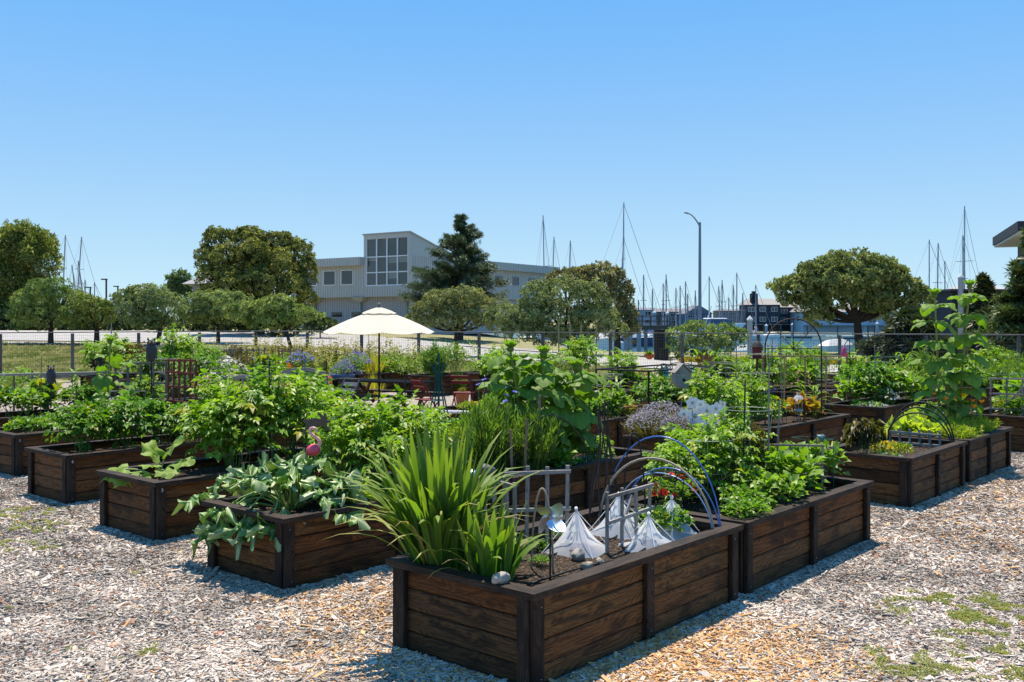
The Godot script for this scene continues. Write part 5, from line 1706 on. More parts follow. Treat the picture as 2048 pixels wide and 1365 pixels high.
func pot(label: String, where: Vector3, r: float, h: float, col: Color, growing := "") -> void:
	var root := thing("flower_pot", label, "pot", where, 0.0, "pots among the beds")
	var b := MB.new()
	b.lathe(Transform3D(), [Vector2(r * 0.7, 0), Vector2(r * 0.95, h * 0.85), Vector2(r * 1.08, h * 0.86), Vector2(r * 1.08, h), Vector2(r * 0.92, h), Vector2(r * 0.9, h * 0.9)], 18, col)
	part(root, "pot", b, M.plain)
	b = MB.new()
	b.lathe(Transform3D(), [Vector2(r * 0.9, h * 0.89), Vector2(0.001, h * 0.9)], 14, Color(0.05, 0.035, 0.025))
	part(root, "soil", b, M.plain)
	if growing:
		plant(growing, where + Vector3(0, h * 0.88, 0), WORDS[growing] + " growing in the " + label, Vector3.ONE * r * 2.4)

# stakes, cages, pots and small plants between the larger ones
func clutter() -> void:
	for q in [[0, 3, 1, 0.6, 0.15, 0.5], [0, 4, 1, 0.25, 0.2, 0.7], [0, 4, 1, 0.85, 0.5, 0.6], [0, 5, 1, 0.55, 0.15, 0.6], [1, 2, 0, 0.85, 0.2, 0.6], [1, 2, 1, 0.1, 0.5, 0.6], [1, 3, 0, 0.85, 0.15, 0.5], [2, 1, 0, 0.4, 0.2, 0.7], [2, 2, 0, 0.35, 0.15, 0.7], [2, 3, 0, 0.2, 0.7, 0.6], [2, 4, 0, 0.55, 0.2, 0.7], [2, 0, 0, 0.45, 0.15, 0.8]]:
		grow(pick(["white_daisy", "pink_flower", "orange_marigold", "yellow_flower", "red_flower", "white_sweet_alyssum", "blue_aster", "lettuce", "chard_plant"]), q[0], q[1], q[2], q[3], q[4], q[5])
	grow("sweetcorn", 1, 2, 0, 0.62, 0.25, 0.75)
	grow("kale_plant", 1, 2, 1, 0.5, 0.2, 0.9)
	grow("fennel_plant", 1, 3, 1, 0.5, 0.6, 0.8)
	grow("feathery_plant", 0, 2, 1, 0.75, 0.4, 0.9)
	grow("chard_plant", 0, 4, 1, 0.5, 0.6, 0.9)
	grow("leafy_herb", 0, 0, 0, 0.62, 0.85, 0.35)
	grow("pink_flower", 0, 5, 0, 0.95, 0.7, 0.9)
	grow("lettuce", 0, 1, 0, 0.4, 0.15, 0.8)
	grow("feathery_plant", 0, 1, 1, 0.55, 0.85, 1.0)
	grow("leafy_herb", 0, 1, 1, 0.92, 0.6, 0.8)
	grow("yellow_flower", 0, 2, 1, 0.92, 0.3, 0.8)
	grow("lettuce", 1, 3, 0, 0.4, 0.3, 0.9)
	# wandering stakes and canes
	var spots := [[0, 2, 0, 0.62, 0.2, 1.25], [0, 2, 0, 0.9, 0.4, 1.3], [0, 2, 1, 0.45, 0.5, 0.95], [0, 3, 0, 0.75, 0.5, 0.95], [0, 3, 1, 0.35, 0.3, 1.0], [0, 3, 1, 0.7, 0.7, 1.1], [0, 4, 1, 0.6, 0.3, 1.1], [0, 4, 1, 0.9, 0.7, 1.2], [0, 5, 1, 0.4, 0.4, 1.3], [0, 5, 1, 0.7, 0.7, 1.2], [0, 5, 0, 0.5, 0.3, 1.1], [0, 0, 1, 0.5, 0.6, 1.15], [0, 0, 1, 0.64, 0.5, 1.3], [0, 0, 1, 0.8, 0.6, 0.9], [1, 1, 0, 0.7, 0.6, 1.2], [1, 1, 0, 0.9, 0.3, 1.35], [1, 1, 1, 0.3, 0.2, 1.4], [1, 1, 1, 0.5, 0.7, 1.3], [1, 2, 0, 0.4, 0.4, 0.9], [1, 2, 1, 0.75, 0.2, 1.1], [2, 2, 0, 0.3, 0.4, 1.2], [2, 2, 0, 0.7, 0.4, 1.35], [2, 1, 0, 0.3, 0.3, 1.2], [2, 0, 0, 0.7, 0.3, 1.2], [1, 0, 1, 0.9, 0.3, 1.1], [2, 3, 1, 0.4, 0.4, 1.2], [1, 7, 0, 0.3, 0.5, 1.3], [1, 8, 0, 0.6, 0.4, 1.3], [2, 7, 0, 0.4, 0.4, 1.4], [2, 8, 0, 0.5, 0.5, 1.3]]
	for q in spots:
		var b := MB.new()
		var col: Color = pick([Color(0.30, 0.22, 0.12), Color(0.03, 0.09, 0.06), Color(0.05, 0.04, 0.035), Color(0.22, 0.20, 0.17)])
		b.rod(Vector3(0, -0.08, 0), Vector3(rr(-0.06, 0.06), q[5], rr(-0.06, 0.06)), 0.0085, col, 5)
		var o := part(self, numbered("garden_cane"), b, M.plain, Transform3D(Basis(), spot(q[0], q[1], q[2], q[3], q[4])))
		var key := "cane%d%d%d" % [q[0], q[1], q[2]]
		said[key] = said.get(key, 0) + 1
		tag(o, "thin upright garden cane in %s row %s pair from right, %s half, %s along" % [["front", "second", "third", "back"][q[0]], NTH[q[1]], "near" if q[2] == 0 else "far", NTH[said[key] - 1]], "garden cane", "garden canes")
	for q in [[0, 2, 0, 0.55, 0.35, 0.25, 1.1], [0, 2, 0, 0.8, 0.65, 0.25, 1.1], [0, 3, 1, 0.5, 0.45, 0.24, 0.8], [0, 4, 1, 0.75, 0.35, 0.24, 0.9], [0, 5, 1, 0.3, 0.3, 0.25, 1.0], [0, 5, 1, 0.8, 0.4, 0.25, 0.9], [1, 1, 0, 0.55, 0.3, 0.25, 1.05], [1, 1, 0, 0.85, 0.5, 0.25, 1.1], [1, 1, 1, 0.15, 0.5, 0.26, 1.2], [1, 2, 1, 0.7, 0.4, 0.24, 0.9], [1, 2, 0, 0.75, 0.5, 0.24, 0.8], [2, 2, 0, 0.5, 0.5, 0.25, 1.0], [2, 2, 0, 0.8, 0.5, 0.25, 1.2], [2, 3, 1, 0.75, 0.5, 0.25, 0.9], [2, 1, 0, 0.85, 0.5, 0.26, 1.0], [1, 7, 0, 0.7, 0.4, 0.25, 1.0], [1, 8, 0, 0.3, 0.5, 0.25, 1.0], [2, 0, 0, 0.2, 0.5, 0.25, 0.8]]:
		var key := "cage%d%d%d" % [q[0], q[1], q[2]]
		said[key] = said.get(key, 0) + 1
		wire_cage("wire plant cage in %s row %s pair from right, %s half, %s along" % [["front", "second", "third", "back"][q[0]], NTH[q[1]], "near" if q[2] == 0 else "far", NTH[said[key] - 1]], spot(q[0], q[1], q[2], q[3], q[4]), q[5], q[6], 4, pick([Color(0.25, 0.27, 0.25), Color(0.03, 0.12, 0.08), Color(0.18, 0.18, 0.17)]), 4, rng.randf() < 0.4)
	pot("terracotta pot on the ground beside the picnic table", Vector3(-1.3, 0, -25.2), 0.2, 0.36, Color(0.33, 0.11, 0.05), "red_flower")
	pot("large blue glazed pot near the back fence", Vector3(-5.1, 0, -29.2), 0.34, 0.6, Color(0.05, 0.09, 0.16), "blue_aster")
	pot("dark pot left of the yellow grass", Vector3(-4.3, 0, -27.0), 0.28, 0.42, Color(0.05, 0.045, 0.04), "orange_marigold")
	pot("white bucket beside the sixth pair of beds", uv(7.4, 12.4, 0), 0.2, 0.4, Color(0.7, 0.7, 0.68))
	pot("small terracotta pot on the soil behind the birdhouse", uv(9.9, 6.0, 0.5), 0.11, 0.2, Color(0.36, 0.12, 0.05), "orange_marigold")
	lath_panel("lath_trellis", "tall brown lath trellis near the white daisies", "trellis", Vector3(-9.5, 0, -31.2), Vector3(-8.1, 0, -31.6), 1.35, 9, [0.1, 0.5, 0.92], M.grey_wood, Color.WHITE * 0.5, 0.03, false, "lath trellises")
	lath_panel("lath_trellis", "narrow wooden A frame trellis before the spiky shrubs", "trellis", Vector3(-7.4, 0, -30.6), Vector3(-6.7, 0, -30.8), 1.4, 3, [0.2, 0.55, 0.9], M.plain, Color(0.28, 0.12, 0.06), 0.04, true, "lath trellises")
	for q in [[15.9, 5.0], [15.2, 3.6], [17.0, 7.9]]:
		wire_cage("round wire cage in the third row, %s one" % NTH[names.get("third_cage", -1) + 1], uv(q[0], q[1], 0.5), 0.24, 0.9, 4, Color(0.22, 0.23, 0.22))
		names["third_cage"] = names.get("third_cage", -1) + 1

	var root := thing("bird_feeder", "dark red wooden bird feeder on a post before the water", "bird feeder", Vector3(5.05, 0, -19.9), 0.3)
	stake(root, 1.45, 0.0, 0.025, Color(0.06, 0.04, 0.03), "post")
	var b := MB.new()
	b.bx(Vector3(0, 1.56, 0), Vector3(0.14, 0.22, 0.14), Color(0.13, 0.02, 0.02))
	part(root, "body", b, M.plain)
	b = MB.new()
	b.bx(Vector3(0, 1.44, 0), Vector3(0.3, 0.025, 0.24), Color(0.12, 0.03, 0.025))
	part(root, "tray", b, M.plain)
	b = MB.new()
	b.lathe(Transform3D(), [Vector2(0.13, 1.67), Vector2(0.09, 1.73), Vector2(0.05, 1.79), Vector2(0.001, 1.80)], 12, Color(0.02, 0.02, 0.022))
	part(root, "roof", b, M.plain)
	root = thing("sun_ornament", "round sunflower shaped ornament with a pale centre near the white metal flowers", "ornament", uv(9.6, 4.4, 0.35), 0.3)
	stake(root, 0.55, -0.35, 0.008, Color(0.04, 0.03, 0.02))
	for k in 14:
		var a := TAU * k / 14
		b = MB.new()
		b.leaf(Vector3(cos(a), sin(a), 0) * 0.06, Vector3(cos(a), sin(a), 0.1), Vector3(0, 0, 1), 0.10, 0.05, Color(0.20, 0.10, 0.05) * rr(0.7, 1.3), 0.1, 3, 0.1)
		part(root, "ray", b, M.plain, Transform3D(Basis(), Vector3(0, 0.55, 0.02)))
	b = MB.new()
	b.lathe(Transform3D(Basis(Vector3.RIGHT, PI / 2), Vector3(0, 0.55, 0.03)), [Vector2(0.08, -0.015), Vector2(0.08, 0.008), Vector2(0.06, 0.02), Vector2(0.001, 0.024)], 18, Color(0.55, 0.60, 0.60))
	part(root, "centre", b, M.plain)
	root = thing("garden_lantern", "small pale metal lantern beside the foot of the iron arch", "lantern", uv(10.4, 3.1, 0.5), 0.2)
	stake(root, 0.25, -0.1, 0.008, Color(0.2, 0.22, 0.22))
	b = MB.new()
	b.lathe(Transform3D(), [Vector2(0.07, 0.25), Vector2(0.075, 0.27), Vector2(0.06, 0.29)], 10, Color(0.28, 0.31, 0.31))
	part(root, "base", b, M.plain)
	for k in 6:
		var a := TAU * k / 6
		b = MB.new()
		b.rod(Vector3(cos(a) * 0.06, 0.28, sin(a) * 0.06), Vector3(cos(a) * 0.06, 0.45, sin(a) * 0.06), 0.005, Color(0.28, 0.31, 0.31), 4)
		part(root, "bar", b, M.plain)
	b = MB.new()
	b.lathe(Transform3D(), [Vector2(0.085, 0.45), Vector2(0.05, 0.5), Vector2(0.015, 0.52), Vector2(0.01, 0.56)], 10, Color(0.30, 0.33, 0.33))
	part(root, "top", b, M.plain)
	b = MB.new()
	b.rod(Vector3(0, 0, 0), Vector3(1.6, 0.0, 0.25), 0.025, Color(0.62, 0.62, 0.60), 8)
	var o := part(self, numbered("plastic_pipe"), b, M.gloss, Transform3D(Basis(), uv(7.3, 8.6, 0.63)))
	tag(o, "white plastic pipe lying across a bed in front of the picnic table", "pipe")

func furniture() -> void:
	mat("canvas", lin(0.58, 0.54, 0.45), 0.9, {"backlight_enabled": true, "backlight": Color(0.72, 0.70, 0.62), "metallic_specular": 0.15})
	var root := thing("picnic_table", "dark brown timber picnic table with attached benches under the umbrella", "picnic table", Vector3(-3.15, 0, -23.6), -0.5)
	var brown := Color(0.9, 0.75, 0.65)
	for i in 5:
		var b := MB.new()
		b.bar(Transform3D(Basis(), Vector3(0, 0.74, -0.32 + 0.16 * i)), Vector3(2.5, 0.04, 0.15), 0.005, brown * rr(0.9, 1.5), Vector2(rr(0, 3), rr(0, 3)))
		part(root, "top_board", b, M.post_wood)
	for s in [-1.0, 1.0]:
		for k in 2:
			var b := MB.new()
			b.bar(Transform3D(Basis(), Vector3(0, 0.44, s * (0.66 + 0.15 * k))), Vector3(2.5, 0.04, 0.14), 0.005, brown * rr(1.0, 1.8), Vector2(rr(0, 3), rr(0, 3)))
			part(root, "bench_board", b, M.post_wood)
		for e in [-1.0, 1.0]:
			var b := MB.new()
			b.bar(Transform3D(Basis(Vector3.RIGHT, e * 0.52) * Basis(Vector3(0, 0, 1), PI / 2), Vector3(s * 0.85, 0.36, e * 0.42)), Vector3(0.84, 0.05, 0.09), 0.005, brown, Vector2(rr(0, 3), 1))
			part(root, "leg", b, M.plank_wood)
		var c := MB.new()
		c.bar(Transform3D(Basis(Vector3.UP, PI / 2), Vector3(s * 0.90, 0.40, 0)), Vector3(1.6, 0.09, 0.04), 0.004, brown, Vector2(rr(0, 3), 1))
		part(root, "cross_bearer", c, M.plank_wood)
		c = MB.new()
		c.bar(Transform3D(Basis(Vector3(0, 0, 1), s * 0.75), Vector3(s * 0.55, 0.48, 0)), Vector3(0.75, 0.08, 0.04), 0.004, brown, Vector2(rr(0, 3), 1))
		part(root, "brace", c, M.plank_wood)
	# umbrella
	root = thing("patio_umbrella", "open cream patio umbrella rising through the picnic table", "umbrella", Vector3(-3.25, 0, -23.62), 0.2)
	var b := MB.new()
	b.rod(Vector3(0, 0.1, 0), Vector3(0, 2.5, 0), 0.024, Color(0.05, 0.035, 0.03), 10)
	part(root, "pole", b, M.plain)
	b = MB.new()
	b.lathe(Transform3D(), [Vector2(0.26, 0.0), Vector2(0.26, 0.06), Vector2(0.06, 0.10), Vector2(0.05, 0.22), Vector2(0.03, 0.24)], 18, Color(0.03, 0.03, 0.03))
	part(root, "base", b, M.plain)
	b = MB.new()
	b.lathe(Transform3D(), [Vector2(0.025, 0.86), Vector2(0.04, 0.88), Vector2(0.04, 0.97), Vector2(0.025, 1.0)], 10, Color(0.03, 0.03, 0.03))
	part(root, "tilt_collar", b, M.plain)
	for k in 8:
		var a0 := TAU * k / 8
		var a1 := TAU * (k + 1) / 8
		for tier in [[0.18, 1.36, 2.44, 1.94, 0.06, "canopy_panel"], [0.03, 0.42, 2.545, 2.40, 0.02, "vent_panel"]]:
			var m := MB.new()
			var n := 6
			for i in n + 1:
				for j in n + 1:
					var u := float(i) / n
					var w := float(j) / n
					var rim0 := Vector3(cos(a0), 0, sin(a0))
					var rim1 := Vector3(cos(a1), 0, sin(a1))
					var rad := lerpf(tier[0], tier[1], u)
					var q := rim0.lerp(rim1, w) * rad
					q.y = lerpf(tier[2], tier[3], u) - tier[4] * sin(PI * w) * u * 0.8 + tier[4] * sin(PI * u) * 0.6
					m.v.append(q)
					m.n.append((rim0.lerp(rim1, w) * 0.37 + Vector3.UP).normalized())
					m.c.append(Color.WHITE); m.t.append(Vector2(u, w))
			for i in n:
				for j in n:
					var e := i * (n + 1) + j
					m.ix.append_array(PackedInt32Array([e, e + n + 1, e + 1, e + 1, e + n + 1, e + n + 2]))
			part(root, tier[5], m, M.canvas)
		b = MB.new()
		b.rod(Vector3(cos(a0) * 0.03, 2.40, sin(a0) * 0.03), Vector3(cos(a0) * 1.33, 1.93, sin(a0) * 1.33), 0.009, Color(0.06, 0.045, 0.035), 5)
		part(root, "rib", b, M.plain)
	b = MB.new()
	b.lathe(Transform3D(), [Vector2(0.03, 2.54), Vector2(0.035, 2.57), Vector2(0.02, 2.585), Vector2(0.042, 2.61), Vector2(0.042, 2.635), Vector2(0.001, 2.66)], 12, Color(0.18, 0.16, 0.14))
	part(root, "finial", b, M.plain)
	# jacket over the end of the table
	b = MB.new()
	var f := noise(1.0, 61, 3)
	for i in 15:
		for j in 13:
			var u := i / 14.0
			var w := j / 12.0 - 0.5
			var x := -0.05 + 0.42 * u if u < 0.45 else 0.14 + 0.03 * f.get_noise_2d(u * 3, w * 6)
			var y := 0.775 if u < 0.45 else 0.775 - (u - 0.45) * 0.85
			b.v.append(Vector3(-x, y + 0.03 * f.get_noise_2d(u * 5, w * 7), w * (0.5 + 0.1 * f.get_noise_2d(u * 4, 9)) + 0.05 * f.get_noise_2d(u * 4 + 30, w * 5)))
			b.n.append((Vector3(-0.2 if u < 0.45 else -1.0, 1.0 if u < 0.45 else 0.2, 0) + Vector3(f.get_noise_2d(u * 6, w * 9), f.get_noise_2d(u * 6 + 9, w * 9), f.get_noise_2d(u * 6, w * 9 + 40)) * 0.7).normalized())
			b.c.append(Color(0.008, 0.009, 0.014)); b.t.append(Vector2(u, w))
	for i in 14:
		for j in 12:
			var e := i * 13 + j
			b.ix.append_array(PackedInt32Array([e, e + 1, e + 13, e + 1, e + 14, e + 13]))
	var o := part(self, "jacket", b, M.plain, Transform3D(Basis(Vector3.UP, -0.5), Vector3(-3.15, 0, -23.6) + Basis(Vector3.UP, -0.5) * Vector3(-1.13, 0, 0.1)))
	tag(o, "dark jacket hanging over the end of the picnic table", "jacket")
	bench(Vector3(-5.3, 0, -24.3), 0.15, "grey slatted garden bench facing the picnic table")
	bench(uv(7.9, 15.05), 3.3, "grey curved back garden bench turned away, behind the tomato plants")
	# folding chairs
	folding_chair(uv(8.75, 12.6), -0.7, Color(0.11, 0.11, 0.115), "grey folding garden chair in front of the picnic table")
	folding_chair(Vector3(-1.9, 0, -21.6), 2.2, Color(0.10, 0.012, 0.012), "dark red folding garden chair near the green obelisk")
	folding_chair(Vector3(-1.2, 0, -23.6), 2.9, Color(0.09, 0.012, 0.012), "dark red folding garden chair farther right of the picnic table")

func bench(where: Vector3, turn: float, label: String) -> void:
	var root := thing("garden_bench", label, "bench", where, turn, "garden benches")
	var col := Color.WHITE * 0.95
	for s in [-0.58, 0.58]:
		for q in [[0.0, 0.30, 0.62], [0.0, -0.24, 0.92]]:
			var b := MB.new()
			b.bx(Vector3(s, q[2] / 2, q[1]), Vector3(0.06, q[2], 0.06), col, Vector2(rr(0, 2), 1))
			part(root, "leg", b, M.grey_wood)
		var b := MB.new()
		b.bx(Vector3(s, 0.64, 0.02), Vector3(0.07, 0.035, 0.62), col, Vector2(rr(0, 2), 1))
		part(root, "armrest", b, M.grey_wood)
	for i in 5:
		var b := MB.new()
		b.bx(Vector3(0, 0.42, -0.2 + 0.115 * i), Vector3(1.2, 0.025, 0.095), col * rr(0.9, 1.1), Vector2(rr(0, 2), rr(0, 2)))
		part(root, "seat_slat", b, M.grey_wood)
	for i in 13:
		var x := -0.54 + 0.09 * i
		var h := 0.30 + 0.13 * cos(x / 0.6 * PI / 2)
		var b := MB.new()
		b.bx(Vector3(x, 0.50 + h / 2, -0.26), Vector3(0.045, h, 0.018), col * rr(0.85, 1.15), Vector2(rr(0, 2), rr(0, 2)))
		part(root, "back_slat", b, M.grey_wood)
	var b := MB.new()
	for i in 12:
		var x0 := -0.6 + 0.1 * i
		var y0 := 0.80 + 0.14 * cos(x0 / 0.6 * PI / 2)
		var y1 := 0.80 + 0.14 * cos((x0 + 0.1) / 0.6 * PI / 2)
		b.hexa([Vector3(x0, y0, -0.29), Vector3(x0 + 0.1, y1, -0.29), Vector3(x0 + 0.1, y1, -0.23), Vector3(x0, y0, -0.23), Vector3(x0, y0 + 0.09, -0.29), Vector3(x0 + 0.1, y1 + 0.09, -0.29), Vector3(x0 + 0.1, y1 + 0.09, -0.23), Vector3(x0, y0 + 0.09, -0.23)], col, Vector2(x0, 0))
	part(root, "top_rail", b, M.grey_wood)

func folding_chair(where: Vector3, turn: float, col: Color, label: String) -> void:
	var root := thing("folding_chair", label, "chair", where, turn, "folding chairs")
	for s in [-0.24, 0.24]:
		for q in [[Vector3(s, 0, 0.26), Vector3(s, 0.95, -0.32)], [Vector3(s, 0, -0.26), Vector3(s, 0.46, 0.2)]]:
			var b := MB.new()
			b.rod(q[0], q[1], 0.017, col, 6)
			part(root, "leg", b, M.plain)
	for i in 4:
		var b := MB.new()
		b.bx(Vector3(0, 0.45, -0.14 + 0.1 * i), Vector3(0.5, 0.02, 0.08), col * 1.2)
		part(root, "seat_slat", b, M.plain)
	for i in 2:
		var b := MB.new()
		b.box(Transform3D(Basis(Vector3.RIGHT, -0.55), Vector3(0, 0.72 + 0.13 * i, -0.19 - 0.08 * i)), Vector3(0.5, 0.09, 0.016), col * 1.2)
		part(root, "back_slat", b, M.plain)

const FENCE_H := 1.8
func fence(points: Array, label: String) -> void:
	var root := thing("garden_fence", label, "fence")
	for i in points.size() - 1:
		var a: Vector2 = points[i]
		var e: Vector2 = points[i + 1]
		var n := int(round(a.distance_to(e) / 2.44))
		var turn := atan2((e - a).y, (e - a).x)
		for k in n:
			var p := a.lerp(e, float(k) / n)
			var q := a.lerp(e, float(k + 1) / n)
			var b := MB.new()
			b.bar(Transform3D(Basis(Vector3(0, 0, 1), PI / 2), Vector3(0, FENCE_H / 2 - 0.02, 0)), Vector3(FENCE_H - 0.04, 0.10, 0.10), 0.006, Color.WHITE * rr(0.35, 0.6), Vector2(rr(0, 3), rr(0, 3)))
			part(root, "post", b, M.grey_wood, Transform3D(Basis(Vector3.UP, turn), Vector3(p.x, 0, -p.y)))
			var l := p.distance_to(q)
			var mid := (p + q) / 2
			var x := Transform3D(Basis(Vector3.UP, turn), Vector3(mid.x, 0, -mid.y))
			for y in [[FENCE_H, 0.038, 0.09], [0.22, 0.12, 0.04]]:
				b = MB.new()
				b.bar(Transform3D(Basis(), Vector3(0, y[0], 0 if y[0] > 1 else 0.072)), Vector3(l, y[1], y[2]), 0.004, Color.WHITE * rr(0.5, 0.8), Vector2(rr(0, 3), rr(0, 3)))
				part(root, "rail", b, M.grey_wood, x)
			if not fence_wire or absf(l - fence_wire_l) > 0.02:
				b = MB.new()
				for j in 17:
					b.bx(Vector3(0, 0.08 + 0.1 * j, 0.056), Vector3(l, 0.0045, 0.0045), Color(0.10, 0.10, 0.10))
				for j in 33:
					b.bx(Vector3(l * (j / 32.0 - 0.5), 0.9, 0.061), Vector3(0.004, 1.72, 0.004), Color(0.10, 0.10, 0.10))
				fence_wire = b.done()
				fence_wire_l = l
			var w := part(root, "wire_mesh", fence_wire, M.wire, x)
			w.set_meta("kind", "stuff")

var fence_wire: ArrayMesh
var fence_wire_l := 0.0

var clumps := {}

func leaf_clump(called: String, n: int, length: float, wide: float, spread := 1.0, droop := 0.2, seg := 1) -> void:
	var b := MB.new()
	for i in n:
		var d := rdir()
		if d.y < -0.3:
			d.y *= -1
		b.leaf(d * 0.22 * spread, (d + rdir() * 0.5).normalized(), (Vector3.UP + rdir() * 0.7).normalized(), length * rr(0.7, 1.2), wide * rr(0.8, 1.2), Color.WHITE * rr(0.75, 1.2), droop, seg)
	clumps[called] = b.done()

func crown_of(root: Node3D, called: String, clump: String, lobes: Array, per: float, size: float, a: Color, b: Color, material: Material, hollow := 0.62) -> void:
	var buf := PackedFloat32Array()
	var f := noise(0.5, rng.randi() % 9999, 3)
	for l in lobes:
		var c: Vector3 = l[0]
		var r: Vector3 = l[1]
		var area := 4.0 * PI * pow((pow(r.x * r.y, 1.6) + pow(r.x * r.z, 1.6) + pow(r.y * r.z, 1.6)) / 3.0, 1.0 / 1.6)
		for i in int(area * per):
			var d := rdir()
			if d.y < -0.2 and rng.randf() < 0.5:
				d.y = -d.y
			var q := lerpf(hollow, 1.0, pow(rng.randf(), 0.45)) * (1.0 + 0.4 * f.get_noise_3dv(d * 3.0 + c))
			var o := c + Vector3(d.x * r.x, d.y * r.y, d.z * r.z) * q
			if f.get_noise_3dv(o * 1.6) < -0.30:
				continue
			var s := size * rr(0.65, 1.3)
			var yv := (Vector3(d.x, d.y, d.z) + Vector3.UP * 0.3 + rdir() * 0.4).normalized()
			var xv := yv.cross(rdir()).normalized()
			var bs := Basis(xv, yv, xv.cross(yv))
			push(buf, bs.scaled_local(Vector3.ONE * s), o, a.lerp(b, clampf(rng.randf() + 0.5 * f.get_noise_3dv(o * 0.9), 0, 1)) * rr(0.95, 1.65))
	copies(root, called, clumps[clump], material, buf)

func tree(called: String, label: String, where: Vector3, trunk: Array, trunk_r: float, lobes: Array, clump: String, per: float, size: float, a: Color, b: Color, material: Material = null, group := "") -> Node3D:
	var root := thing(called, label, "tree", where, 0.0, group)
	var m := MB.new()
	m.tube(curve_points(trunk, 5), trunk_r, trunk_r * 0.6, 9, Color.WHITE)
	var top: Vector3 = trunk[trunk.size() - 1]
	part(root, "trunk", m, M.bark)
	for l in lobes:
		var c: Vector3 = l[0]
		m = MB.new()
		var mid := top.lerp(c, 0.5) + Vector3(rr(-0.2, 0.2), -0.15, rr(-0.2, 0.2))
		m.tube(curve_points([top - Vector3(0, 0.1, 0), mid, c + Vector3(0, l[1].y * 0.35, 0)], 4), trunk_r * 0.5, trunk_r * 0.14, 6, Color.WHITE)
		part(root, "limb", m, M.bark)
		for k in 3:
			m = MB.new()
			var d := rdir()
			m.tube(PackedVector3Array([mid.lerp(c, 0.5), c + Vector3(d.x * l[1].x, absf(d.y) * l[1].y, d.z * l[1].z) * 0.75]), trunk_r * 0.2, trunk_r * 0.06, 5, Color.WHITE)
			part(root, "branch", m, M.bark)
	var ragged := lobes.duplicate()
	for k in lobes.size() * 2:
		var l: Array = pick(lobes)
		var d := rdir()
		d.y = absf(d.y) * 0.8 - 0.2
		ragged.append([l[0] + Vector3(d.x * l[1].x, d.y * l[1].y, d.z * l[1].z) * rr(0.8, 1.1), l[1] * rr(0.22, 0.42)])
	crown_of(root, "crown", clump, ragged, per, size, a, b, material if material else M.tree_leaf)
	return root

# lobes given in pixels of the photograph at the tree's depth: [px, py, half width, half height, depth offset]
func px_lobes(where: Vector3, d: float, list: Array) -> Array:
	var out := []
	for l in list:
		var c := at(l[0], l[1], d) - where
		c.z += l[4] if l.size() > 4 else 0.0
		var rx: float = l[2] * d / F
		var ry: float = l[3] * d / F
		out.append([c, Vector3(rx, ry, (rx + ry) * 0.5)])
	return out

func px_tree(called: String, label: String, px: float, d: float, fork_py: float, trunk_r: float, list: Array, clump: String, per: float, size: float, a: Color, b: Color, lean := 0.0, group := "") -> Node3D:
	var x := (px - 1024.0) * d / F
	var base := Vector3(x, ground_height(x, d) - 0.05, -d)
	var fork := at(px, fork_py, d) - base
	return tree(called, label, base, [Vector3(0, 0, 0), fork * 0.5 + Vector3(lean * 0.6, 0, 0), fork + Vector3(lean, 0, 0)], trunk_r, px_lobes(base, d, list), clump, per, size, a, b, null, group)

func conifer(called: String, label: String, where: Vector3, h: float, r: float, bare: float, a: Color, b: Color, clump: String, size: float, lift: float, dense: float, gaps := 0.25) -> void:
	var root := thing(called, label, "tree", where)
	var m := MB.new()
	m.tube(PackedVector3Array([Vector3.ZERO, Vector3(0, h * 0.5, 0), Vector3(0, h * 0.98, 0)]), h * 0.028, 0.02, 8, Color.WHITE)
	part(root, "trunk", m, M.bark)
	var buf := PackedFloat32Array()
	var y := bare
	m = MB.new()
	while y < h * 0.98:
		var f := (y - bare) / (h - bare)
		for k in 6:
			if rng.randf() < gaps * 0.5:
				continue
			var an := rng.randf() * TAU
			var reach := r * (pow(1.0 - f, 0.8) * rr(0.65, 1.12) + 0.06)
			var d := Vector3(cos(an), lift, sin(an))
			var o := Vector3(0, y, 0)
			var tip := o + d * reach + Vector3(0, reach * lift * 0.3, 0)
			m.tube(PackedVector3Array([o, o.lerp(tip, 0.5) - Vector3(0, reach * 0.04, 0), tip]), 0.03 * (1 - f) + 0.012, 0.008, 5, Color.WHITE)
			for i in int(reach * dense) + 3:
				var u := sqrt(rng.randf())
				if u < 0.2:
					continue
				var q := o.lerp(tip, u) + Vector3(rr(-1, 1), rr(-0.35, 0.45), rr(-1, 1)) * reach * 0.17
				push(buf, (Basis(Vector3.UP, -an + PI / 2 + rr(-0.6, 0.6)) * Basis(Vector3.RIGHT, rr(-0.4, 0.4))).scaled_local(Vector3.ONE * size * rr(0.7, 1.3)), q, a.lerp(b, rng.randf()) * rr(0.75, 1.25))
		y += h * 0.045
	part(root, "limb", m, M.bark)
	copies(root, "crown", clumps[clump], M.thick_leaf, buf)

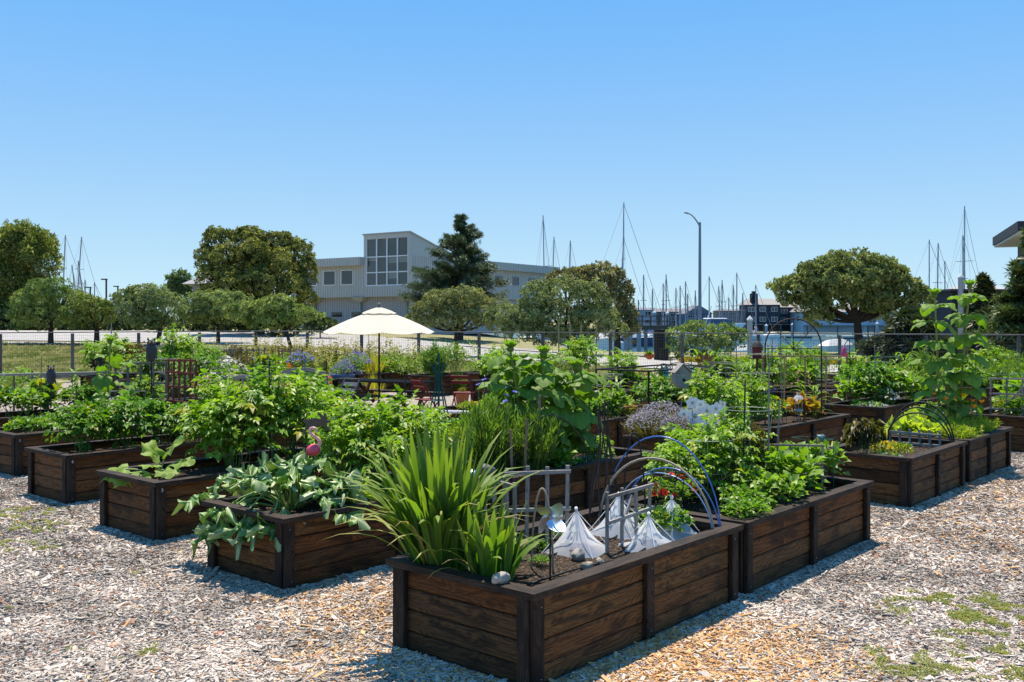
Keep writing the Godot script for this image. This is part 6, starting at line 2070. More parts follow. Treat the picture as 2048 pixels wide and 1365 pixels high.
func trees() -> void:
	leaf_clump("small", 16, 0.46, 0.22)
	leaf_clump("broad", 13, 0.55, 0.34)
	leaf_clump("needle", 26, 0.62, 0.07, 0.6, 0.05)
	leaf_clump("loose", 10, 0.62, 0.17, 1.6, 0.5)
	leaf_clump("flat", 16, 0.7, 0.2, 0.8, 0.1)
	var olive := Color(0.12, 0.165, 0.045)
	var gold := Color(0.33, 0.34, 0.09)
	var green := Color(0.11, 0.175, 0.05)
	var bright := Color(0.30, 0.35, 0.11)
	px_tree("eucalyptus_tree", "tall loose olive green tree at the left edge behind the road", 30, 92, 585, 0.28, [[-20, 520, 60, 60], [40, 500, 48, 50], [78, 520, 32, 52], [10, 570, 62, 50], [70, 590, 32, 40], [-40, 600, 50, 50], [30, 620, 40, 32]], "loose", 10, 0.55, olive, gold)
	px_tree("rounded_tree", "round topped tree with a dark trunk, leftmost along the road verge", 101, 62, 640, 0.2, [[100, 585, 46, 30], [62, 610, 42, 28], [135, 605, 38, 30], [85, 632, 55, 26], [45, 636, 28, 24]], "small", 27, 0.235, green, bright, 0.0, "round trees along the road")
	px_tree("rounded_tree", "smaller yellow green tree beside the white sign", 193, 61, 645, 0.2, [[180, 620, 38, 26], [150, 632, 30, 25], [205, 628, 22, 28], [165, 605, 25, 18]], "small", 27, 0.235, Color(0.10, 0.16, 0.03), gold, 0.0, "round trees along the road")
	px_tree("rounded_tree", "dense round tree with a leaning trunk left of the dark rounded tree", 312, 60, 650, 0.18, [[300, 610, 45, 38], [262, 615, 34, 36], [330, 620, 36, 36], [285, 590, 40, 20], [245, 598, 22, 18], [300, 642, 45, 20]], "small", 27, 0.235, Color(0.12, 0.17, 0.06), Color(0.34, 0.37, 0.16), 0.3, "round trees along the road")
	px_tree("rounded_tree", "thin crowned tree with a forked pale trunk in front of the dark tree", 436, 64, 648, 0.15, [[435, 605, 48, 24], [395, 615, 38, 26], [478, 612, 30, 26], [372, 630, 26, 22], [450, 628, 50, 18], [410, 632, 44, 16]], "small", 20, 0.28, Color(0.14, 0.19, 0.06), Color(0.36, 0.39, 0.15), 0.0, "round trees along the road")
	px_tree("rounded_tree", "low spreading tree with crooked limbs before the grey building", 585, 56, 655, 0.12, [[545, 620, 46, 22], [598, 630, 42, 18], [520, 640, 34, 18], [560, 605, 30, 15], [480, 625, 30, 22], [550, 640, 50, 16]], "small", 23, 0.27, Color(0.13, 0.20, 0.05), Color(0.38, 0.41, 0.13), -0.4, "round trees along the road")
	px_tree("domed_tree", "huge dark rounded tree of many domes beside the grey building", 520, 76, 640, 0.4, [[438, 480, 32, 24], [500, 478, 34, 24, 0.4], [556, 490, 36, 26], [598, 508, 30, 28], [418, 520, 24, 28, 0.5], [462, 520, 28, 30, 1.4], [520, 512, 30, 30, 2.0], [572, 535, 32, 34, 1.6], [616, 545, 20, 32, 0.4], [430, 560, 28, 28, 1.2], [480, 566, 32, 32, 2.2], [535, 570, 34, 34, 2.4], [592, 580, 30, 34, 1.6], [616, 600, 20, 28, 0.6], [416, 598, 26, 26], [465, 612, 36, 28, 1.4], [530, 622, 40, 30, 1.6], [590, 628, 34, 26, 0.8], [510, 545, 75, 60, -1.0]], "small", 22, 0.33, Color(0.06, 0.085, 0.025), Color(0.40, 0.37, 0.09))
	px_tree("weeping_tree", "distant weeping tree behind the round trees", 362, 120, 600, 0.25, [[360, 565, 18, 18], [350, 582, 14, 20], [374, 584, 14, 18]], "loose", 5, 0.8, Color(0.07, 0.12, 0.05), Color(0.16, 0.22, 0.10))
	conifer("pine_tree", "tall blue green pine in front of the grey building", Vector3((920 - 1024) * 76 / F, ground_height(-4, 76), -76), 9.8, 3.9, 1.9, Color(0.03, 0.065, 0.045), Color(0.10, 0.15, 0.08), "needle", 0.42, 0.3, 24.0, 0.45)
	px_tree("olive_tree", "airy olive toned tree with bare twigs right of the umbrella", 912, 54, 660, 0.16, [[890, 605, 45, 26], [930, 600, 42, 26], [860, 630, 42, 28], [960, 625, 40, 30], [910, 640, 60, 22], [830, 645, 26, 18], [985, 640, 20, 22]], "small", 26, 0.24, Color(0.15, 0.17, 0.065), Color(0.38, 0.36, 0.15), 0.0, "olive toned trees along the fence")
	px_tree("olive_tree", "wide grey green tree with a slanting trunk behind the fence", 1160, 49, 660, 0.2, [[1080, 600, 42, 36], [1130, 590, 50, 34], [1180, 600, 42, 36], [1060, 640, 46, 36], [1120, 640, 60, 40], [1190, 640, 50, 36], [1220, 660, 34, 22], [1010, 640, 36, 34], [1140, 670, 50, 20], [1090, 670, 40, 22], [1040, 660, 36, 26]], "small", 27, 0.235, Color(0.14, 0.18, 0.07), Color(0.36, 0.37, 0.16), -0.8, "olive toned trees along the fence")
	px_tree("dark_tree", "dark bronze tree behind the wide grey green tree", 1235, 60, 640, 0.25, [[1200, 560, 38, 30], [1150, 560, 46, 22], [1240, 590, 26, 34], [1215, 610, 36, 40], [1250, 640, 22, 36], [1120, 560, 26, 18], [1262, 660, 16, 20]], "broad", 15, 0.31, Color(0.08, 0.09, 0.04), Color(0.37, 0.31, 0.14))
	px_tree("spreading_tree", "wide spreading tree with a forked dark trunk on the waterside lawn", 1722, 66, 640, 0.36, [[1700, 532, 62, 30], [1695, 565, 95, 36], [1745, 545, 50, 30], [1650, 548, 50, 28], [1640, 565, 56, 34], [1760, 555, 56, 34], [1600, 580, 44, 30], [1805, 585, 42, 32], [1570, 575, 26, 18], [1680, 590, 60, 30], [1745, 600, 50, 26], [1625, 610, 34, 30], [1840, 600, 26, 22], [1575, 598, 18, 10], [1780, 620, 40, 24], [1640, 635, 26, 14]], "broad", 14, 0.34, Color(0.09, 0.13, 0.045), Color(0.36, 0.36, 0.13), -0.25)
	px_tree("leafy_shrub", "bright green shrub left of the lamp post", 1385, 55, 700, 0.06, [[1360, 680, 34, 26], [1395, 670, 38, 26], [1345, 705, 30, 20], [1420, 690, 30, 30], [1385, 712, 34, 14]], "broad", 10, 0.26, Color(0.11, 0.18, 0.04), Color(0.33, 0.38, 0.11), 0.0, "shrubs by the lamp post")
	px_tree("leafy_shrub", "bright green shrub right of the lamp post above the water", 1462, 56, 700, 0.06, [[1445, 670, 30, 22], [1470, 680, 24, 24], [1435, 695, 24, 20], [1475, 668, 18, 12]], "broad", 10, 0.26, Color(0.11, 0.18, 0.04), Color(0.33, 0.38, 0.11), 0.0, "shrubs by the lamp post")
	conifer("young_conifer", "dark young conifer behind the tall sunflowers", Vector3((1888 - 1024) * 72 / F, ground_height(32, 66), -66), 5.2, 1.6, 0.4, Color(0.03, 0.05, 0.03), Color(0.09, 0.12, 0.06), "flat", 0.5, 0.1, 26.0)
	conifer("low_conifer", "low dark conifer beyond the fence beside the water", Vector3((1820 - 1024) * 44 / F, 0, -44), 2.6, 2.0, 0.15, Color(0.025, 0.04, 0.025), Color(0.08, 0.11, 0.06), "flat", 0.42, 0.12, 26.0)
	conifer("cypress_tree", "tall dark cypress with drooping tips at the right edge", Vector3((2075 - 1024) * 38 / F, 0, -38), 6.1, 1.9, 0.7, Color(0.035, 0.065, 0.035), Color(0.13, 0.19, 0.08), "flat", 0.42, 0.10, 34.0, 0.25)
	conifer("low_conifer", "dark conifer mass under the cypress at the right edge", Vector3((1975 - 1024) * 46 / F, 0, -46), 2.6, 1.5, 0.2, Color(0.025, 0.04, 0.025), Color(0.08, 0.11, 0.06), "flat", 0.45, 0.14, 24.0)
	for q in [[20, 88, 70, 22], [90, 90, 60, 18], [165, 86, 50, 20], [240, 84, 40, 22], [300, 92, 50, 20], [400, 82, 50, 22], [470, 80, 50, 24], [560, 72, 50, 20], [640, 70, 34, 14]]:
		px_tree("hedge_shrub", "dark low hedge shrub behind the road, %s from left" % NTH[names.get("hedge_shrub", -1) + 1], q[0], q[1], 655, 0.06, [[q[0], 648, q[2] * 0.6, q[3]], [q[0] - q[2] * 0.5, 652, q[2] * 0.45, q[3] * 0.8], [q[0] + q[2] * 0.5, 652, q[2] * 0.45, q[3] * 0.8]], "broad", 6, 0.5, Color(0.04, 0.06, 0.025), Color(0.14, 0.17, 0.06), 0.0, "hedge shrubs behind the road")
	# plants along the inside of the fence
	var row := [[395, 37, "green_shrub", 1.3], [430, 38, "spiky_shrub", 1.25], [470, 37.5, "burgundy_shrub", 1.5], [520, 38, "spiky_shrub", 1.3], [556, 37.5, "spiky_shrub", 1.35], [592, 37, "spiky_shrub", 1.3], [640, 37, "spiky_shrub", 1.3], [668, 36.5, "spiky_shrub", 1.25], [712, 36, "spiky_shrub", 1.3], [745, 35.5, "spiky_shrub", 1.25], [785, 35, "spiky_shrub", 1.3], [815, 34.5, "spiky_shrub", 1.15], [345, 35.5, "green_shrub", 1.2], [310, 34.5, "green_shrub", 1.0], [490, 33, "burgundy_shrub", 1.1], [575, 33.5, "green_shrub", 1.3], [800, 31, "green_shrub", 1.5], [755, 31.5, "potato_plant", 1.5], [960, 31.5, "green_shrub", 1.1], [1000, 31, "tomato_plant", 1.2], [1030, 30, "burgundy_shrub", 0.9], [1128, 29, "purple_flower", 1.4], [1060, 28.5, "sweetcorn", 1.1], [1190, 28, "green_shrub", 0.9], [1255, 28, "fennel_plant", 1.0], [1530, 27.5, "leafy_herb", 1.6], [1490, 28, "green_shrub", 0.7], [1700, 26.5, "bean_plant", 1.6], [1660, 27, "yellow_flower", 1.8], [1560, 27.5, "yellow_flower", 1.8], [1860, 25.5, "fennel_plant", 1.3], [1990, 24.5, "fennel_plant", 1.4], [2035, 24, "fennel_plant", 1.6], [1930, 25, "bean_plant", 1.5], [40, 29, "tomato_plant", 0.8], [90, 28.5, "yellow_flower", 1.5], [150, 29, "sweetcorn", 0.8], [235, 29.5, "yellow_flower", 1.5], [15, 27, "green_shrub", 0.9], [880, 30, "leafy_herb", 1.5], [915, 29, "fennel_plant", 0.8], [690, 30, "blue_aster", 1.5], [430, 30.5, "white_daisy", 1.5], [610, 29, "orange_marigold", 1.9], [655, 28.5, "red_flower", 1.6], [745, 27, "yellow_grass", 1.25]]
	row.sort_custom(func(a, b): return a[0] < b[0])
	for i in row.size():
		var q: Array = row[i]
		var p := Vector3((q[0] - 1024) * q[1] / F, 0.01, -q[1])
		var words: String = WORDS[q[2]]
		said[words] = said.get(words, 0) + 1
		plant(q[2], p, "%s at ground level near the back fence, %s from left edge" % [words, ["first", "second", "third", "fourth", "fifth", "sixth", "seventh", "eighth", "ninth", "tenth", "eleventh", "twelfth"][said[words] - 1]], Vector3.ONE * q[3], "plants along the fence")

func ribbon(called: String, pts: Array, wide0: float, wide1: float, up: float, material: Material) -> void:
	var b := MB.new()
	var c := []
	for p in pts:
		c.append(Vector3(p.x, 0, -p.y))
	var q := curve_points(c, 8)
	for i in q.size():
		var d := (q[mini(i + 1, q.size() - 1)] - q[maxi(i - 1, 0)]).normalized()
		var s := Vector3(-d.z, 0, d.x)
		for k in 5:
			var wide := lerpf(wide0, wide1, float(i) / (q.size() - 1))
			var e := q[i] + s * wide * (k / 4.0 - 0.5)
			e.y = ground_height(e.x, -e.z) + up
			b.v.append(e); b.n.append(Vector3.UP); b.c.append(Color.WHITE); b.t.append(Vector2(e.x, e.z))
	for i in q.size() - 1:
		for k in 4:
			var e := i * 5 + k
			b.tri(b.v[e], b.v[e + 5], b.v[e + 1], Vector3.UP, Color.WHITE)
			b.tri(b.v[e + 1], b.v[e + 5], b.v[e + 6], Vector3.UP, Color.WHITE)
	structure(called, b, material)

func background() -> void:
	mat("asphalt", Color.WHITE, 0.95, {"albedo_texture": noise_texture(noise(0.05, 81, 4), [[0.0, lin(0.15, 0.145, 0.14)], [1.0, lin(0.27, 0.26, 0.25)]], 256), "uv1_triplanar": true, "uv1_world_triplanar": true, "uv1_scale": Vector3(0.15, 0.15, 0.15)})
	mat("concrete", Color.WHITE, 0.9, {"albedo_texture": noise_texture(noise(0.03, 82, 4), [[0.0, lin(0.26, 0.245, 0.225)], [1.0, lin(0.37, 0.35, 0.32)]], 256), "uv1_triplanar": true, "uv1_world_triplanar": true, "uv1_scale": Vector3(0.2, 0.2, 0.2)})
	mat("siding", lin(0.50, 0.475, 0.44), 0.75, {"vertex_color_use_as_albedo": true})
	mat("glass", lin(0.03, 0.035, 0.04), 0.06, {"transparency": BaseMaterial3D.TRANSPARENCY_ALPHA, "metallic_specular": 0.6})
	M.glass.albedo_color.a = 0.3
	mat("water", lin(0.012, 0.075, 0.095), 0.10, {"normal_enabled": true, "normal_texture": water_normals(), "normal_scale": 0.55, "uv1_triplanar": true, "uv1_world_triplanar": true, "uv1_scale": Vector3(0.35, 0.35, 0.35), "metallic_specular": 0.5})
	var b := MB.new()
	b.quad(Vector3(-400, -1.0, -66), Vector3(-400, -1.0, -700), Vector3(900, -1.0, -700), Vector3(900, -1.0, -66), Color.WHITE)
	structure("water", b, M.water)
	ribbon("road", [Vector2(-110, 82), Vector2(-60, 78), Vector2(-30, 74), Vector2(-13, 67), Vector2(0, 57), Vector2(10, 48), Vector2(24, 42), Vector2(60, 32)], 20.0, 6.0, 0.05, M.concrete)
	ribbon("pavement", [Vector2(-110, 70), Vector2(-60, 66), Vector2(-32, 62.5), Vector2(-17, 58.0), Vector2(-4, 50.5), Vector2(6, 44.8)], 1.8, 1.8, 0.12, M.concrete)
	ribbon("waterside_path", [Vector2(-3, 66), Vector2(6, 60.5), Vector2(14, 57.5), Vector2(26, 53), Vector2(60, 42)], 2.2, 2.2, 0.10, M.concrete)
	building()
	marina()
	street_things()
	fence([Vector2(-34, 20.5), Vector2(-17.8, 33.6), Vector2(-10.5, 39.6)], "weathered post and wire fence on the left of the garden")
	fence([Vector2(-10.5, 39.6), Vector2(22.0, 25.66)], "weathered post and wire fence along the back of the garden")
	grass()

func water_normals() -> NoiseTexture2D:
	var t := noise_texture(noise(0.03, 83, 3), [], 256)
	t.as_normal_map = true
	t.bump_strength = 6.0
	return t

func wall_part(root: Node, called: String, lo: Vector3, hi: Vector3, col: Color, material: Material) -> MeshInstance3D:
	var b := MB.new()
	b.bx((lo + hi) / 2, hi - lo, col)
	return part(root, called, b, material)

func battens(root: Node, along_x: bool, from: float, to: float, off: float, y0: float, y1: float, skip: Array, col: Color) -> void:
	# the narrow raised strips of the vertical siding, joined
	var b := MB.new()
	var x := from + 0.15
	while x < to:
		var runs := [[y0, y1]]
		for s in skip:
			if x > s[0] - 0.08 and x < s[1] + 0.08:
				var cut := []
				for r in runs:
					if s[2] > r[0]: cut.append([r[0], minf(s[2], r[1])])
					if s[3] < r[1]: cut.append([maxf(s[3], r[0]), r[1]])
				runs = cut
		for r in runs:
			if r[1] - r[0] > 0.05:
				var c := Vector3(x, (r[0] + r[1]) / 2, off) if along_x else Vector3(off, (r[0] + r[1]) / 2, x)
				b.bx(c, Vector3(0.035, r[1] - r[0], 0.05) if along_x else Vector3(0.05, r[1] - r[0], 0.035), col)
		x += 0.3
	var o := part(root, "siding_batten", b, M.siding)
	o.set_meta("kind", "stuff")

func window(root: Node, c: Vector3, w: float, h: float, face: float, panes := 1, frame := Color(0.7, 0.7, 0.7)) -> void:
	# face 0 looks along +z, PI/2 along +x
	var x := Transform3D(Basis(Vector3.UP, face), c)
	var b := MB.new()
	for s in [-1.0, 1.0]:
		b.box(x * Transform3D(Basis(), Vector3(s * (w / 2 + 0.03), 0, 0.02)), Vector3(0.06, h + 0.12, 0.10), frame)
		b.box(x * Transform3D(Basis(), Vector3(0, s * (h / 2 + 0.03), 0.02)), Vector3(w, 0.06, 0.098), frame)
	for k in panes - 1:
		b.box(x * Transform3D(Basis(), Vector3(w * ((k + 1.0) / panes - 0.5), 0, 0.02)), Vector3(0.05, h, 0.06), frame)
	var f := part(root, "window", b, M.plain)
	for k in panes:
		var p := MB.new()
		p.box(x * Transform3D(Basis(), Vector3(w * ((k + 0.5) / panes - 0.5), 0, 0.012)), Vector3(w / panes - 0.052, h, 0.012), Color.WHITE)
		part(f, "pane", p, M.dark_glass)

func building() -> void:
	mat("dark_glass", lin(0.025, 0.028, 0.032), 0.05, {"metallic_specular": 0.6})
	var root := thing("boathouse_building", "grey clad two storey building with a glazed corner tower and sloping roof", "building", Vector3(-8.97, 1.0, -85), -0.5956)
	var wall := Color(1, 1, 1)
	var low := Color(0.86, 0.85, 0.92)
	# heights above the building's foot
	var up := 3.42; var eave := 6.3; var top := 7.05; var tower := 9.1; var dep := 24.0; var len := 15.0
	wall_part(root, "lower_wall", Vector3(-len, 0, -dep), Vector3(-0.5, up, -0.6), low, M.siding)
	wall_part(root, "upper_wall", Vector3(-len, up, -dep), Vector3(-5.5, eave, 0), wall, M.siding)
	wall_part(root, "upper_wall", Vector3(-5.5, up, -dep), Vector3(0, eave, -7.0), wall, M.siding)
	wall_part(root, "fascia", Vector3(-len - 0.4, eave, -6.9), Vector3(-5.52, top, 0.55), wall, M.siding)
	wall_part(root, "fascia", Vector3(-len - 0.4, eave, -dep - 0.5), Vector3(0.55, top, -7.2), wall, M.siding)
	# tower: floor, sides and sloping roof round a glazed front
	wall_part(root, "tower_floor", Vector3(-5.5, up, -7.0), Vector3(0, 4.4, 0), wall, M.siding)
	wall_part(root, "tower_header", Vector3(-5.5, 8.62, -0.3), Vector3(0, tower - 0.05, 0.0), wall, M.siding)
	wall_part(root, "tower_post", Vector3(-5.5, 4.4, -0.3), Vector3(-5.22, 8.62, 0), wall, M.siding)
	wall_part(root, "tower_post", Vector3(-0.28, 4.4, -0.3), Vector3(0, 8.62, 0), wall, M.siding)
	wall_part(root, "tower_back_wall", Vector3(-5.5, 4.4, -7.2), Vector3(0, 7.0, -7.0), Color(0.7, 0.6, 0.45), M.siding)
	for s in [[-5.5, -5.3], [-0.2, 0.0]]:
		var b := MB.new()
		b.hexa([Vector3(s[0], 4.4, -7), Vector3(s[1], 4.4, -7), Vector3(s[1], 4.4, -0.3), Vector3(s[0], 4.4, -0.3), Vector3(s[0], 7.1, -7), Vector3(s[1], 7.1, -7), Vector3(s[1], tower - 0.08, -0.3), Vector3(s[0], tower - 0.08, -0.3)], wall)
		part(root, "tower_side", b, M.siding)
	var b := MB.new()
	b.hexa([Vector3(-5.6, 7.0, -7.3), Vector3(0.1, 7.0, -7.3), Vector3(0.1, tower - 0.06, 0.08), Vector3(-5.6, tower - 0.06, 0.08), Vector3(-5.6, 7.12, -7.3), Vector3(0.1, 7.12, -7.3), Vector3(0.1, tower + 0.06, 0.08), Vector3(-5.6, tower + 0.06, 0.08)], Color(0.8, 0.8, 0.82))
	part(root, "tower_roof", b, M.siding)
	var rows := [[4.48, 5.55], [5.68, 6.95], [7.08, 8.58]]
	var frame := MB.new()
	for k in 5:
		frame.bx(Vector3(-5.22 + 4.94 * k / 4.0, 6.5, -0.1), Vector3(0.11, 4.22, 0.14), Color(0.78, 0.78, 0.78))
	for y in [4.44, 5.61, 7.015]:
		frame.bx(Vector3(-2.75, y, -0.1), Vector3(4.9, 0.10, 0.135), Color(0.78, 0.78, 0.78))
	var fr := part(root, "tower_window", frame, M.plain)
	for r in 3:
		for k in 4:
			var p := MB.new()
			p.bx(Vector3(-5.22 + 4.94 * (k + 0.5) / 4.0, (rows[r][0] + rows[r][1]) / 2, -0.12), Vector3(1.12, rows[r][1] - rows[r][0] - 0.02, 0.012), Color.WHITE)
			part(fr, "pane", p, M.glass)
			if (r == 1 and k != 1) or (r == 0 and k == 2):
				var bl := MB.new()
				var hh := 0.5 if k >= 2 else 0.25
				bl.bx(Vector3(-5.22 + 4.94 * (k + 0.5) / 4.0, rows[r][1] - hh / 2 - 0.02, -0.2), Vector3(1.08, hh, 0.02), Color(0.75, 0.75, 0.72))
				part(fr, "blind", bl, M.plain)
	for q in [[-9.8, 1.45], [-7.55, 1.4], [-12.2, 1.4]]:
		window(root, Vector3(q[0], 5.25, 0.0), q[1], 1.25, 0.0, 1, Color(0.75, 0.75, 0.75))
	for q in [[-9.4, 1.4], [-6.8, 1.5], [-11.8, 1.2]]:
		window(root, Vector3(q[0], 1.85, -0.6), q[1], 0.5, 0.0, 1, Color(0.45, 0.45, 0.5))
	for q in [[-2.2, 1.1, 5.1], [-9.2, 1.0, 5.2], [-13.6, 1.1, 5.3], [-16.6, 1.1, 5.3], [-19.6, 1.1, 5.3], [-21.8, 0.9, 5.3]]:
		window(root, Vector3(0.0, q[2], q[0]), q[1], 0.75, PI / 2, 2, Color(0.3, 0.3, 0.32))
	var d := MB.new()
	d.bx(Vector3(-2.7, 1.05, -0.58), Vector3(0.95, 2.1, 0.08), Color(0.05, 0.04, 0.035))
	part(root, "door", d, M.plain)
	battens(root, true, -len, -5.52, 0.012, up + 0.02, eave - 0.02, [[-10.6, -9.0, 4.5, 6.0], [-8.35, -6.75, 4.5, 6.0], [-13.0, -11.4, 4.5, 6.0]], wall * 0.9)
	battens(root, true, -5.5, 0.0, 0.012, up + 0.02, 4.36, [], wall * 0.9)
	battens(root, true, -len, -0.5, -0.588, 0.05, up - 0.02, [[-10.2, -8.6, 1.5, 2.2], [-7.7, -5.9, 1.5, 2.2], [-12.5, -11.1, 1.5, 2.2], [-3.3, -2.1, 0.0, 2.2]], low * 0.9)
	battens(root, true, -len - 0.4, -5.6, 0.562, eave + 0.02, top - 0.02, [], wall * 0.9)
	battens(root, false, -dep, -7.0, 0.012, up + 0.02, eave - 0.02, [[-9.8, -8.6, 4.7, 5.7], [-14.3, -12.9, 4.8, 5.8], [-17.3, -15.9, 4.8, 5.8], [-20.3, -18.9, 4.8, 5.8], [-22.4, -21.2, 4.8, 5.8]], wall * 0.9)
	battens(root, false, -dep, -7.3, 0.562, eave + 0.02, top - 0.02, [], wall * 0.9)
	battens(root, false, -6.9, -0.3, 0.012, up + 0.02, 7.0, [[-3.0, -1.4, 4.6, 5.6]], wall * 0.9)
	for x in [-12.0, -6.2, -0.7]:
		var s := MB.new()
		s.hexa([Vector3(x - 0.35, 3.0, -0.6), Vector3(x + 0.35, 3.0, -0.6), Vector3(x + 0.35, 3.0, -0.2), Vector3(x - 0.35, 3.0, -0.2), Vector3(x - 0.75, 3.4, -0.6), Vector3(x + 0.75, 3.4, -0.6), Vector3(x + 0.75, 3.4, 0.2), Vector3(x - 0.75, 3.4, 0.2)], wall)
		part(root, "drain_hopper", s, M.siding)
		s = MB.new()
		s.rod(Vector3(x, 0.05, -0.45), Vector3(x, 3.05, -0.45), 0.06, Color(0.12, 0.2, 0.2), 6)
		part(root, "downpipe", s, M.plain)
	var v := MB.new()
	v.rod(Vector3(0, 7.05, -9.5), Vector3(0, 10.0, -9.5), 0.04, Color(0.4, 0.4, 0.4), 6)
	part(root, "roof_vent", v, M.plain)
	# house behind the dark tree
	root = thing("distant_house", "corner of a grey house with a wide eave behind the dark domed tree", "house", at(396, 600, 105) - Vector3(0, 3.0, 0), 0.2)
	wall_part(root, "wall", Vector3(-0.6, 0, -6), Vector3(6, 4.7, 0), Color(0.28, 0.28, 0.30), M.plain)
	b = MB.new()
	b.hexa([Vector3(-1.6, 4.7, -7), Vector3(6, 4.7, -7), Vector3(6, 4.7, 1), Vector3(-1.6, 4.7, 1), Vector3(0.5, 5.9, -6), Vector3(6, 5.9, -6), Vector3(6, 5.9, -2), Vector3(0.5, 5.9, -2)], Color(0.22, 0.22, 0.23))
	part(root, "roof", b, M.plain)
	# building at the right edge
	root = thing("balcony_building", "brown building with a dark flat eave and balcony at the right edge", "building", Vector3(32.9, 0, -60), -0.35)
	wall_part(root, "wall", Vector3(0, 0, -10), Vector3(12, 7.6, 0), Color(0.09, 0.065, 0.05), M.plain)
	wall_part(root, "soffit", Vector3(-1.4, 7.6, -11), Vector3(13, 7.75, 1.2), Color(0.55, 0.55, 0.55), M.plain)
	wall_part(root, "eave", Vector3(-1.5, 7.75, -11.1), Vector3(13.1, 8.35, 1.3), Color(0.03, 0.032, 0.045), M.plain)
	wall_part(root, "balcony", Vector3(-0.6, 4.5, -3), Vector3(3, 4.75, 1.2), Color(0.05, 0.04, 0.035), M.plain)
	for i in 7:
		wall_part(root, "baluster", Vector3(-0.55 + 0.55 * i, 4.76, 1.08), Vector3(-0.47 + 0.55 * i, 5.65, 1.16), Color(0.05, 0.04, 0.035), M.plain)
	wall_part(root, "handrail", Vector3(-0.6, 5.66, 1.04), Vector3(3.0, 5.75, 1.2), Color(0.05, 0.04, 0.035), M.plain)
	window(root, Vector3(2.2, 5.9, 0.0), 1.6, 1.8, 0.0, 2, Color(0.3, 0.3, 0.3))
	# low dark shed and white boats shelters behind the sunflowers
	root = thing("dock_shed", "dark boarded shed wall behind the tall sunflowers", "shed", at(1905, 655, 72) - Vector3(0, 1.2, 0), 0.1)
	wall_part(root, "wall", Vector3(0, -0.6, -4), Vector3(7.5, 3.9, 0), Color(0.045, 0.045, 0.055), M.plain)
	wall_part(root, "roof", Vector3(-0.3, 3.9, -4.3), Vector3(7.8, 4.05, 0.3), Color(0.10, 0.10, 0.11), M.plain)

func house(label: String, px0: float, px1: float, y_eave: float, y_base: float, y_ridge: float, d: float, col: Color, roof: Color, windows: int, storeys: int, gable := false) -> void:
	var p := at((px0 + px1) / 2, y_base, d)
	var root := thing("waterside_house", label, "house", p, rr(-0.1, 0.1), "houses across the water")
	var w := (px1 - px0) * d / F
	var h := (y_base - y_eave) * d / F
	var r := (y_eave - y_ridge) * d / F
	wall_part(root, "wall", Vector3(-w / 2, -1.4, -9), Vector3(w / 2, h, 0), col, M.plain)
	var b := MB.new()
	if gable:
		b.hexa([Vector3(-w / 2 - 0.4, h, -9.4), Vector3(w / 2 + 0.4, h, -9.4), Vector3(w / 2 + 0.4, h, 0.4), Vector3(-w / 2 - 0.4, h, 0.4), Vector3(-0.15, h + r, -9.4), Vector3(0.15, h + r, -9.4), Vector3(0.15, h + r, 0.4), Vector3(-0.15, h + r, 0.4)], roof)
	else:
		b.hexa([Vector3(-w / 2 - 0.5, h, -9.5), Vector3(w / 2 + 0.5, h, -9.5), Vector3(w / 2 + 0.5, h, 0.5), Vector3(-w / 2 - 0.5, h, 0.5), Vector3(-w / 2 + 1.0, h + r, -5.5), Vector3(w / 2 - 1.0, h + r, -5.5), Vector3(w / 2 - 1.0, h + r, -3.5), Vector3(-w / 2 + 1.0, h + r, -3.5)], roof)
	part(root, "roof", b, M.plain)
	for s in storeys:
		for k in windows:
			window(root, Vector3(w * ((k + 0.5) / windows - 0.5), h * (s + 0.55) / storeys, 0.0), minf(1.8, w / windows * 0.5), h / storeys * 0.42, 0.0, 2, Color(0.75, 0.75, 0.75))
	wall_part(root, "deck", Vector3(-w / 2, 0.0, 0.0), Vector3(w / 2, 0.14, 1.8), Color(0.25, 0.22, 0.2), M.plain)
	for k in 3:
		wall_part(root, "deck_post", Vector3(w * (k / 2.0 - 0.5) * 0.95 - 0.1, -3.0, 1.4), Vector3(w * (k / 2.0 - 0.5) * 0.95 + 0.1, 0.0, 1.6), Color(0.12, 0.11, 0.10), M.plain)

